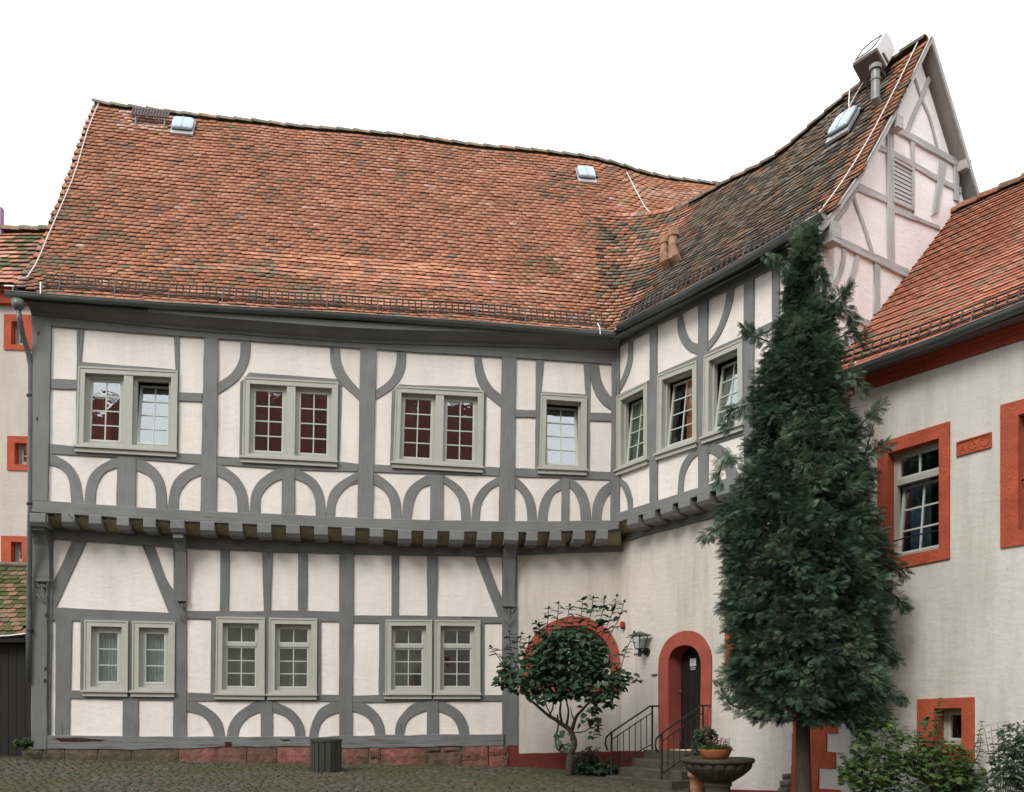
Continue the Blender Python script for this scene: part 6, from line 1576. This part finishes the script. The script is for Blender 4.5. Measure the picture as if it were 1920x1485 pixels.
# fountain
FY = 13.1; FX = pix(1346, 1400, FY).x; fz = gz(FX, FY); zr_ = CZ + (HY - 1421) / F * FY
FN = empty('stone_basin', (FX, FY, fz), 'mossy carved stone basin with lobed underside on a round pedestal, in front of the steps', 'fountain')
H = zr_ - fz; RB = .525
def lobes(r, z, t, i):
    if 2 <= i <= 7: k = abs(math.cos(t * 9)); r2 = r * (1 - .09 * (1 - k ** .5)) ; return r2, z - .012 * (1 - k)
    return r * (1 + .012 * math.sin(t * 5 + 1)), z + .004 * math.sin(t * 4)
pr = [(.17, H - .42), (.20, H - .35), (.28, H - .30), (.36, H - .25), (.43, H - .19), (.475, H - .14), (.49, H - .10), (.485, H - .075), (.515, H - .06), (RB, H - .035), (RB - .01, H - .004), (RB - .05, H), (RB - .09, H - .01), (RB - .12, H - .05), (.2, H - .10), (.001, H - .10)]
mb = MB(); mb.lathe((FX, FY, fz), pr, 108, mod=lobes); mb.build('basin', M['fountain'], FN, smooth=False)
mb = MB(); mb.lathe((FX, FY, fz), [(.34, -.05), (.34, .06), (.26, .08), (.225, .12), (.185, .14), (.178, .22), (.19, .235), (.19, .26), (.178, .275), (.176, H - .42), (.2, H - .40), (.2, H - .37), (.17, H - .35)], 40, mod=lambda r, z, t, i: (r * (1 + .01 * math.sin(3 * t + z * 9)), z)); mb.build('pedestal', M['fountain'], FN, smooth=True)
# planter bowl with flowers
PX = pix(1341, 1400, FY).x; pz = zr_ - .03
PB = empty('planter_bowl', (PX, FY, pz), 'shallow terracotta bowl of pink flowers on the stone basin', 'planter')
mb = MB(); mb.lathe((PX, FY, pz), [(.001, 0), (.13, 0), (.15, .005), (.20, .06), (.232, .13), (.24, .155), (.236, .158), (.228, .155), (.20, .13)], 40); mb.build('bowl', M['terracotta'], PB, smooth=True)
mb = MB(); mb.lathe((PX, FY, pz), [(.21, .13), (.1, .15), (.001, .155)], 20); mb.build('soil', M['soil'], PB)
# terracotta pot behind the pedestal
TY = 13.75; TX = pix(1309, 1450, TY).x; tz = gz(TX, TY); zt_ = CZ + (HY - 1449) / F * TY; h = zt_ - tz
TP = empty('terracotta_pot', (TX, TY, tz), 'pale terracotta pot with ribbed rim standing behind the stone basin', 'pot')
mb = MB(); mb.lathe((TX, TY, tz), [(.001, 0), (.09, 0), (.10, .02), (.105, h * .25), (.108, h * .28), (.105, h * .30), (.118, h * .5), (.122, h * .52), (.12, h * .55), (.13, h - .075), (.15, h - .07), (.158, h - .005), (.155, h), (.135, h), (.13, h - .04)], 36); mb.build('pot', M['terracotta_pale'], TP, smooth=True)
mb = MB(); mb.lathe((TX, TY, tz), [(.132, h - .045), (.001, h - .04)], 16); mb.build('soil', M['soil'], TP)

# ================================================================== PLANTS
def frame_mats(P, D, U_, S_, yaw=None):
    """P (n,3) positions, D direction of growth, U_ approx. upper side, S_ sizes -> (n,4,4) with local y along D, z up"""
    P, D, U_ = map(lambda a: np.asarray(a, float), (P, D, U_)); D = D / (np.linalg.norm(D, axis=1, keepdims=True) + 1e-9)
    X = np.cross(D, U_); X /= (np.linalg.norm(X, axis=1, keepdims=True) + 1e-9); Z = np.cross(X, D)
    m = np.zeros((len(P), 4, 4)); s = np.asarray(S_, float)
    if s.ndim == 1: s = np.stack([s, s, s], 1)
    m[:, :3, 0] = X * s[:, :1]; m[:, :3, 1] = D * s[:, 1:2]; m[:, :3, 2] = Z * s[:, 2:3]; m[:, :3, 3] = P; m[:, 3, 3] = 1; return m
# conifer spray: flat, feathery, drooping at its tips
def spray_template():
    V, Fc = [], []
    def leaf(x, y, z, dx, dy, dz, w_):
        b = len(V); n = math.hypot(dx, dy) or 1; px_, py_ = -dy / n * w_, dx / n * w_
        V.extend([(x, y, z), (x + dx * .5 + px_, y + dy * .5 + py_, z + dz * .3), (x + dx, y + dy, z + dz), (x + dx * .5 - px_, y + dy * .5 - py_, z + dz * .3)]); Fc.append((b, b + 1, b + 2, b + 3))
    leaf(0, 0, 0, 0, 1, -.22, .028)
    for i, y in enumerate((.06, .17, .29, .41, .53, .65, .77, .88)):
        L = .44 * (1 - abs(y - .3) * .8); z = -.22 * y * y
        for s in (-1, 1): leaf(0, y, z, s * L * .78, L * .55, -.13 * L - .03 * (i % 2), .040)
    return V, Fc
SV, SF = spray_template()
def build_conifer():
    Y0 = 12.7; cx = lambda x, y: pix(x, y, Y0)
    base = pix(1506, 1490, Y0); gzz = gz(base.x, base.y)
    T = empty('conifer_tree', (base.x, Y0, gzz), 'tall dark blue-green cypress with a bare lower trunk in front of the building corner', 'tree')
    mb = MB(); pts = [Vector((base.x, Y0, gzz - .1)), Vector((base.x, Y0, gzz + .15))] + [pix(x, y, Y0) for x, y in ((1506, 1440), (1505, 1380), (1507, 1320), (1512, 1200), (1510, 1000), (1508, 800), (1507, 600), (1512, 470))]
    mb.tube(pts, [.16, .125, .105, .098, .10, .085, .07, .05, .03, .01], 14); mb.build('trunk', M['bark'], T, smooth=True)
    prof = [(437, 1514, 4), (470, 1510, 16), (520, 1502, 26), (560, 1500, 34), (600, 1512, 62), (650, 1508, 84), (700, 1500, 94), (750, 1492, 100), (800, 1504, 112), (850, 1508, 126), (900, 1502, 142), (950, 1497, 148), (1000, 1496, 160), (1050, 1506, 172), (1100, 1508, 171), (1150, 1506, 166), (1200, 1505, 164), (1250, 1503, 162), (1300, 1512, 156), (1335, 1524, 132), (1352, 1555, 84)]
    R = lambda y: interp(y, [(a, c) for a, b, c in prof]); C = lambda y: interp(y, [(a, b) for a, b, c in prof])
    P, D, Ups, Ss, Cc = [], [], [], [], []
    branches = MB()
    def clump(c, out_, rad, n, tone):
        """c centre, out_ outward unit vector: a bough end made of overlapping sprays"""
        for _ in range(n):
            q = rng.normal(size=3); q /= np.linalg.norm(q); r = rad * rng.random() ** .45
            p = np.array(c) + q * r * np.array([1, 1, .72])
            d = np.array(out_) * .62 + q * .72 + np.array([0, 0, .10 - .45 * rng.random()]); u = np.array([0, 0, 1.]) + rng.normal(size=3) * .45
            P.append(p); D.append(d); Ups.append(u); Ss.append(.075 + .055 * rng.random()); t = tone * (.75 + .5 * rng.random()); Cc.append((t * (1 + .12 * rng.normal()), t, t * (1 + .10 * rng.normal())))
    y = 446.
    while y < 1352:
        r = R(y) / F * Y0; c0 = cx(C(y), y); n = max(3, int(r * 18)); 
        for i in range(n):
            t = 2 * math.pi * (i + random.random() * .9) / n; rr_ = r * (.80 + .20 * random.random() + .16 * noise.noise(Vector((math.cos(t) * 2.2, math.sin(t) * 2.2, y * .013))) )
            o = Vector((math.cos(t), math.sin(t), 0)); front = -o.y
            if front < -.55 and random.random() < .6: continue
            lev = max(.03, rr_ - .20)
            c = c0 + o * max(.02, lev) + Vector((0, 0, (random.random() - .5) * .18))
            tone = .80 + .55 * noise.noise(Vector((c.x * 2.2, c.y * 2.2, c.z * 2.0))) + .45 * random.random()
            clump(c, (o.x, o.y, .12), .12 + .05 * random.random(), int(56 + 18 * random.random()), tone)
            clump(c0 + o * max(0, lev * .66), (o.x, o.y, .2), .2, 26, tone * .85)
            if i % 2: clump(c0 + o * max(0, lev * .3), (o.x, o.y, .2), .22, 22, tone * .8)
            if i % 3 == 0: branches.tube([c0 + Vector((0, 0, -.15)), c0 + o * lev * .5 + Vector((0, 0, -.06)), c], [.014, .010, .004], 5)
        y += 15.5 if y < 620 else 19
    # loose boughs that break the outline
    for pts, w_ in ((((1440, 640), (1415, 630), (1396, 617)), .8), (((1545, 590), (1572, 560), (1590, 543)), 1), (((1560, 640), (1600, 622), (1622, 640)), 1.1), (((1560, 700), (1600, 700), (1618, 730)), 1), (((1570, 850), (1610, 800), (1650, 762)), 1.1), (((1600, 900), (1632, 850), (1664, 834)), 1),
                    (((1570, 930), (1610, 880), (1640, 790)), .8), (((1440, 480), (1470, 500), (1482, 520)), .6), (((1530, 500), (1542, 520), (1548, 560)), .6), (((1400, 760), (1372, 770), (1362, 800)), .9), (((1390, 860), (1358, 860), (1346, 905)), .9), (((1380, 960), (1345, 990), (1322, 1008)), 1),
                    (((1640, 1040), (1670, 1050), (1696, 1075)), 1), (((1650, 1100), (1680, 1120), (1696, 1138)), .9), (((1600, 1330), (1630, 1345), (1660, 1362)), 1.2), (((1570, 1335), (1600, 1352), (1622, 1378)), 1.1), (((1640, 1260), (1670, 1300), (1690, 1310)), 1), (((1400, 1330), (1370, 1320), (1352, 1290)), .9), (((1640, 1200), (1665, 1215), (1684, 1240)), .9),
                    (((1510, 470), (1516, 450), (1522, 432)), .5), (((1500, 480), (1498, 460), (1500, 446)), .5), (((1560, 570), (1590, 590), (1600, 610)), .9)):
        q = [pix(x, y, Y0 - .25) for x, y in spline([(*p, 0) for p in pts], 3) and [s_[:2] for s_ in spline([(*p, 0) for p in pts], 3)]]
        d = (q[-1] - q[0]).normalized(); branches.tube(q, [.012] * (len(q) - 1) + [.004], 5)
        for i, p in enumerate(q): clump(p, (d.x, d.y, d.z), .10 * w_ * (1.25 - i / len(q) * .75), 20, 1.05)
    branches.build('branches', M['bark'], T, kind='stuff')
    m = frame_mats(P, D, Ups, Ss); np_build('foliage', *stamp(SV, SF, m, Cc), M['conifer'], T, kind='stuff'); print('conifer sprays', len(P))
build_conifer()

LEAF = ([(0, 0, 0), (.36, .18, .10), (.42, .48, .08), (.2, .82, .0), (0, 1.05, -.10), (-.2, .82, .0), (-.42, .48, .08), (-.36, .18, .10), (0, .5, -.02)],
        [(0, 1, 2, 8), (8, 2, 3, 4), (0, 8, 6, 7), (8, 4, 5, 6)])
NARROW = ([(0, 0, 0), (.19, .35, .03), (.14, .75, 0), (0, 1, -.06), (-.14, .75, 0), (-.19, .35, .03)], [(0, 1, 2, 3), (0, 3, 4, 5)])
LOBED = ([(0, 0, 0), (.22, .06, .02), (.52, .28, -.03), (.28, .42, .03), (.34, .78, -.05), (.12, .68, .02), (0, 1.05, -.08), (-.12, .68, .02), (-.34, .78, -.05), (-.28, .42, .03), (-.52, .28, -.03), (-.22, .06, .02)],
         [(0, 1, 2, 3), (0, 3, 4, 5), (0, 5, 6, 7), (0, 7, 8, 9), (0, 9, 10, 11)])
def leaf_meshes(tpl, mat, tones):
    out = []
    for t in tones:
        mb = MB(); mb.mesh(*tpl, (t, t, t)); o = mb.build('leaf', mat, None, colors=True); out.append(o.data); bpy.data.objects.remove(o)
    return out
def put_leaves(par, tpl, mat, ms, tones, objects=300):
    """nearest leaves become objects, the rest one mesh"""
    dist = ms[:, 1, 3]; order = np.argsort(dist); me = leaf_meshes(tpl, mat, (.75, .95, 1.15))
    base = Vector(par.location)
    for i in order[:objects]:
        o = bpy.data.objects.new('leaf', random.choice(me)); COL.objects.link(o); o.parent = par; o.matrix_basis = Matrix.Translation(-base) @ Matrix(ms[i].tolist())
    r = order[objects:]
    if len(r): np_build('more_leaves', *stamp(tpl[0], tpl[1], ms[r], [(t, t, t) for t in np.asarray(tones)[r]]), mat, par, kind='stuff')

def build_bush():
    Yb = 16.55; B_ = pix(1067, 1447, Yb); g = gz(B_.x, Yb)
    T = empty('broad_leaved_bush', (B_.x, Yb, g), 'multi-stemmed bush with broad dark leaves trained in front of the arched red window', 'bush')
    mb = MB()
    def st(pts, r0, r1, dz=0.):
        P = [pix(x, y, Yb + dz * i / len(pts)) for i, (x, y) in enumerate(pts)]; P = [Vector(p) for p in spline(P, 3)]; k = len(P); mb.tube(P, [r0 + (r1 - r0) * i / (k - 1) for i in range(k)], 8)
    mb.tube([Vector((B_.x, Yb, g - .05)), pix(1068, 1430, Yb), pix(1070, 1412, Yb)], [.095, .07, .062], 10)
    st([(1070, 1414), (1077, 1395), (1073, 1378), (1066, 1366), (1052, 1357), (1040, 1348), (1029, 1342), (1008, 1324), (989, 1307), (975, 1290)], .060, .014, -.4)
    st([(1071, 1376), (1075, 1360), (1081, 1343), (1093, 1330), (1110, 1310), (1130, 1290)], .040, .012, -.5)
    st([(1054, 1358), (1050, 1335), (1052, 1312), (1048, 1290)], .026, .01, .2); st([(1062, 1362), (1066, 1335), (1062, 1315), (1057, 1295)], .022, .01, -.2)
    st([(1030, 1342), (1037, 1325), (1035, 1300), (1030, 1280)], .016, .008, .1); st([(1033, 1342), (1024, 1322), (1019, 1305)], .014, .008, -.2)
    st([(1066, 1414), (1046, 1405), (1042, 1385), (1047, 1360), (1045, 1340)], .022, .014, -.1); st([(1072, 1374), (1088, 1373), (1102, 1369)], .013, .008, -.2)
    st([(1076, 1350), (1072, 1338), (1070, 1325)], .012, .006, 0)
    mb.build('stems', M['twig'], T, smooth=True)
    P, D, U_, S_, tn = [], [], [], [], []
    def add(p, d, s, u=(0, -.3, 1), t=None): P.append(tuple(p)); D.append(tuple(d)); U_.append(u); S_.append(s); tn.append(t or (.7 + .5 * rng.random()))
    for cx_, cy_, rx, ry, n in ((1070, 1232, 68, 50, 900), (1060, 1190, 46, 14, 60), (1068, 1222, 84, 58, 60), (985, 1262, 50, 38, 230), (1030, 1305, 40, 12, 60), (1112, 1285, 64, 28, 300), (1040, 1288, 62, 22, 220), (1168, 1268, 26, 18, 45), (1105, 1340, 20, 26, 34), (1056, 1385, 14, 20, 16), (1140, 1240, 12, 24, 14), (955, 1270, 22, 20, 50), (1125, 1315, 18, 16, 22), (1005, 1240, 26, 18, 40)):
        for _ in range(n):
            a = rng.random() * 6.283; r = rng.random() ** .55; x = cx_ + math.cos(a) * rx * r; y = cy_ + math.sin(a) * ry * r
            z = Yb - .45 + (rng.random() - .5) * .75 * (1 - r * .4)
            d = np.array([math.cos(a) * .7 + rng.normal() * .4, -.55 + rng.normal() * .35, -.35 + rng.normal() * .35]); add(pix(x, y, z), d, .08 + .06 * rng.random(), (rng.normal() * .3, -.55, 1))
    sm = MB()
    for pts in (((1020, 1210), (1026, 1175), (1029, 1142)), ((1040, 1195), (1045, 1160), (1047, 1133)), ((1060, 1190), (1064, 1160), (1068, 1137)), ((1082, 1190), (1090, 1155), (1092, 1126)), ((1096, 1190), (1108, 1150), (1112, 1123)), ((1112, 1195), (1128, 1155), (1134, 1122)), ((1125, 1200), (1146, 1155), (1156, 1119)), ((1135, 1205), (1158, 1165), (1170, 1130)), ((1005, 1215), (1012, 1185), (1006, 1168)),
                ((968, 1250), (958, 1215), (955, 1186)), ((955, 1270), (938, 1238), (921, 1214)), ((980, 1240), (990, 1215), (993, 1196)), ((1160, 1275), (1172, 1225), (1188, 1188)), ((1150, 1285), (1178, 1275), (1198, 1278)), ((1110, 1345), (1116, 1365), (1112, 1382)), ((1120, 1310), (1140, 1320), (1150, 1322)), ((950, 1280), (938, 1285), (930, 1278)), ((985, 1240), (975, 1210), (978, 1190))):
        Z = Yb - .35 - .25 * rng.random(); q = [Vector(p) for p in spline([pix(x, y, Z) for x, y in pts], 5)]; sm.tube(q, [.007] * (len(q) - 1) + [.003], 5)
        for i in range(2, len(q)):
            d0 = (q[i] - q[i - 1]).normalized(); s = (.07 + .05 * (1 - i / len(q))) * 1.25
            for sg in (-1, 1):
                if rng.random() < .22: continue
                add(q[i] + Vector((0, 0, (rng.random() - .5) * .05)), (sg * .9 + rng.normal() * .35, -.35 + rng.normal() * .5, .0 + rng.normal() * .3), s + .045 * rng.random(), (rng.normal() * .3, -.15, 1), .8)
        add(q[-1], (d0.x, -.3, d0.z), .06, (0, -.8, .3), .9)
    sm.build('shoots', M['twig'], T)
    put_leaves(T, LEAF, M['leafA'], frame_mats(P, D, U_, S_), tn)
build_bush()

def shrub(name, lab, cat, base, Y, blobs, shoots, tpl, mat, size, depth=.5, stems=None, objects=150, stem_r=.008, droop=-.15, mat_s=None):
    g = gz(base[0], base[1]); T = empty(name, (base[0], base[1], g), lab, cat)
    P, D, U_, S_, tn = [], [], [], [], []; sm = MB()
    for cx_, cy_, rx, ry, n in blobs:
        for _ in range(n):
            a = rng.random() * 6.283; r = rng.random() ** .5; p = pix(cx_ + math.cos(a) * rx * r, cy_ + math.sin(a) * ry * r, Y + (rng.random() - .5) * depth * math.sqrt(max(.15, 1 - r * r)))
            if p.z < gz(p.x, p.y) + .03: continue
            P.append(tuple(p)); D.append((math.cos(a) * .8 + rng.normal() * .4, -.5 + rng.normal() * .4, droop + rng.normal() * .3)); U_.append((rng.normal() * .3, -.4, 1)); S_.append(size * (.75 + .5 * rng.random())); tn.append(.65 + .6 * rng.random())
    for pts in shoots:
        Z = Y + (rng.random() - .6) * depth * .6; q = [Vector(p) for p in spline([pix(x, y, Z) for x, y in pts], 6)]; sm.tube(q, [stem_r * (1 - .6 * i / len(q)) for i in range(len(q))], 5)
        for i in range(3, len(q)):
            for sg in (-1, 1):
                P.append(tuple(q[i])); D.append((sg * .9 + rng.normal() * .25, -.3 + rng.normal() * .3, .02 + rng.normal() * .2)); U_.append((0, -.25, 1)); S_.append(size * (1.1 - .5 * i / len(q))); tn.append(.9)
    if sm.v: sm.build('stems', mat_s or M['twig'], T)
    put_leaves(T, tpl, mat, frame_mats(P, D, U_, S_), tn, objects)
    return T
b = pix(1700, 1480, 12.2)
shrub('leafy_shrub', 'spreading green shrub with lobed leaves below the small cellar window', 'shrub', (b.x, 12.2), 12.2,
      ((1700, 1455, 125, 45, 900), (1760, 1425, 60, 38, 330), (1640, 1440, 50, 40, 280), (1655, 1375, 34, 42, 130), (1612, 1392, 16, 26, 40), (1745, 1385, 20, 50, 110), (1700, 1410, 40, 30, 130), (1790, 1470, 50, 30, 200), (1820, 1450, 24, 26, 60)),
      (((1650, 1420), (1660, 1360), (1672, 1325)), ((1640, 1420), (1622, 1370), (1612, 1352)), ((1750, 1400), (1758, 1340), (1762, 1310)), ((1688, 1430), (1682, 1390), (1676, 1345)), ((1712, 1440), (1705, 1400), (1698, 1362)), ((1800, 1440), (1828, 1400), (1842, 1352)), ((1815, 1450), (1836, 1410), (1838, 1378)), ((1600, 1450), (1585, 1430), (1576, 1412)), ((1590, 1470), (1580, 1450), (1572, 1436)), ((1850, 1480), (1862, 1468), (1868, 1455)), ((1720, 1430), (1722, 1395), (1714, 1370))),
      LOBED, M['leafB'], .082, 1.0, objects=300, stem_r=.007)
b = pix(1895, 1480, 11.1)
shrub('willow_shrub', 'wispy grey-green shrub with small narrow leaves at the right edge', 'shrub', (b.x, 11.1), 11.1,
      ((1898, 1430, 42, 45, 330), (1905, 1385, 28, 35, 160), (1880, 1475, 40, 30, 180), (1935, 1420, 40, 60, 330)),
      tuple(((1880 + dx * .5, 1485), (1880 + dx, 1430), (1880 + dx * 1.6, 1352 + abs(dx) * .5)) for dx in (-22, -14, -6, 2, 10, 18, 26, 34, 42, 50)), NARROW, M['leafC'], .10, .7, objects=150, stem_r=.006)
b = pix(1105, 1440, 16.9)
shrub('low_undergrowth', 'low dark-leaved plants at the foot of the bush, left of the stair railing', 'plant', (b.x, 16.9), 16.9,
      ((1098, 1428, 24, 18, 150), (1140, 1438, 20, 12, 90), (1084, 1440, 12, 12, 40), (1120, 1444, 24, 8, 60)), (((1100, 1440), (1112, 1415), (1122, 1402)), ((1090, 1435), (1100, 1410), (1106, 1400)), ((1130, 1445), (1140, 1428), (1150, 1422))), LEAF, M['leafA'], .10, .4, objects=80)
b = pix(42, 1408, 16.0)
shrub('small_weed', 'small bright green weed by the foot of the corner post', 'plant', (b.x, 16.0), 16.0,
      ((44, 1394, 14, 9, 40),), (((42, 1408), (36, 1395), (30, 1388)), ((43, 1408), (46, 1394), (50, 1384)), ((44, 1408), (55, 1398), (60, 1390))), LEAF, M['leafB'], .085, .2, objects=30)
# potted plant by the top of the steps
PQ = V0.w(sD1 + .02, zL - .5, .95); pp = pix(1322, 1440, PQ.y)
Yp = 14.55; b = pix(1322, 1425, Yp)
TPt = shrub('potted_laurel', 'bushy dark green potted plant between the steps and the stone basin', 'plant', (b.x, Yp), Yp,
      ((1322, 1378, 19, 16, 170), (1316, 1402, 17, 16, 150), (1330, 1392, 16, 18, 110), (1312, 1418, 12, 12, 50)), (((1322, 1425), (1326, 1390), (1330, 1364)), ((1320, 1425), (1318, 1395), (1312, 1372))), LEAF, M['leafA'], .062, .35, objects=60, stem_r=.006)
mb = MB(); g = gz(b.x, Yp); zt2 = CZ + (HY - 1432) / F * Yp; mb.lathe((b.x, Yp, g), [(.001, 0), (.11, 0), (.14, zt2 - g), (.125, zt2 - g), (.12, zt2 - g - .04), (.001, zt2 - g - .04)], 24); mb.build('pot', M['terracotta_pale'], TPt, smooth=True)
# flowers in the bowl: foliage, stems and pink heads are parts of the planting
def planting():
    o = Vector((PX, FY, pz + .15)); T = empty('bedding_flowers', tuple(o), 'small pink flowers over green foliage planted in the terracotta bowl', 'flowers')
    P, D, U_, S_, tn = [], [], [], [], []
    for _ in range(420):
        a = rng.random() * 6.283; r = .23 * rng.random() ** .5; h = .02 + .075 * rng.random() * (1 - r / .36)
        P.append((o.x + math.cos(a) * r, o.y + math.sin(a) * r, o.z - .02 + h)); D.append((math.cos(a) * .6 + rng.normal() * .3, math.sin(a) * .6 - .2, .3 + rng.normal() * .4)); U_.append((0, -.3, 1)); S_.append(.032 + .02 * rng.random()); tn.append(.7 + .6 * rng.random())
    put_leaves(T, LEAF, M['leafB'], frame_mats(P, D, U_, S_), tn, 0)
    sm = MB(); heads = []
    for _ in range(46):
        a = rng.random() * 6.283; r = .20 * rng.random() ** .5; p = o + Vector((math.cos(a) * r + .03, math.sin(a) * r, .0)); h = .07 + .10 * rng.random(); q = p + Vector((rng.normal() * .02, rng.normal() * .02, h)); sm.tube([p, q], .0022, 4); heads.append(q)
    sm.build('flower_stems', M['leafB'], T, kind='stuff')
    V = [(math.cos(i * 1.2566) * .013, math.sin(i * 1.2566) * .013, .004) for i in range(5)] + [(0, 0, 0), (0, 0, .010)]
    pm = MB(); pm.mesh(V, [(i, (i + 1) % 5, 6) for i in range(5)] + [((i + 1) % 5, i, 5) for i in range(5)]); po_ = pm.build('flower', M['flower'], None); me = po_.data; bpy.data.objects.remove(po_)
    for q in heads:
        x = bpy.data.objects.new('flower', me); COL.objects.link(x); x.parent = T; x.location = q - Vector(T.location); x.rotation_euler = (rng.random() * 1.2, rng.random() * 1.2, rng.random() * 3)
planting()
# grass and weeds in the joints of the paving
def tufts():
    V = [(-.004, 0, 0), (.004, 0, 0), (.002, .01, .6), (0, .06, 1)]; Fc = [(0, 1, 2), (0, 2, 3)]
    ms, cc = [], []
    for _ in range(9000):
        y = 11.5 + 7 * rng.random(); x = (rng.random() - .5) * 1.16 * y
        if not in_front(x, y, .03): continue
        d = noise.noise(Vector((x * .7, y * .7, 2))); near = min(1, max(0, 1.2 - ((v2(x, y) - U0.o).dot(U0.n)) * .8))
        if d + near * .6 + (rng.random() - .5) * .5 < .12: continue
        s = .018 + .030 * rng.random() * (1 + near); m = Matrix.Translation((x, y, gz(x, y) + .015)) @ Matrix.Rotation(rng.random() * 6.28, 4, 'Z') @ Matrix.Rotation(rng.normal() * .5, 4, 'X') @ Matrix.Diagonal((1.6, s, s, 1)); ms.append(np.array(m)); t = .7 + .6 * rng.random(); cc.append((t, t, t))
    tag(np_build('joint_grass', *stamp(V, Fc, ms, cc), M['leafB'], None), 'thin green grass growing in the joints of the cobbles', 'grass', kind='stuff')
    # fallen leaves
    P, D, U_, S_ = [], [], [], []
    for _ in range(110):
        y = 12 + 5.5 * rng.random(); x = (rng.random() - .5) * 1.1 * y
        if in_front(x, y, .1): P.append((x, y, gz(x, y) + .035)); D.append((rng.normal(), rng.normal(), .1)); U_.append((rng.normal() * .3, rng.normal() * .3, 1)); S_.append(.03 + .025 * rng.random())
    tag(np_build('fallen_leaves', *stamp(*LEAF, frame_mats(P, D, U_, S_), [(3, 2.2, 1.8)] * len(P)), M['brown_leaf'], None), 'small dry leaves scattered on the cobbles', 'leaves', kind='stuff')
tufts()
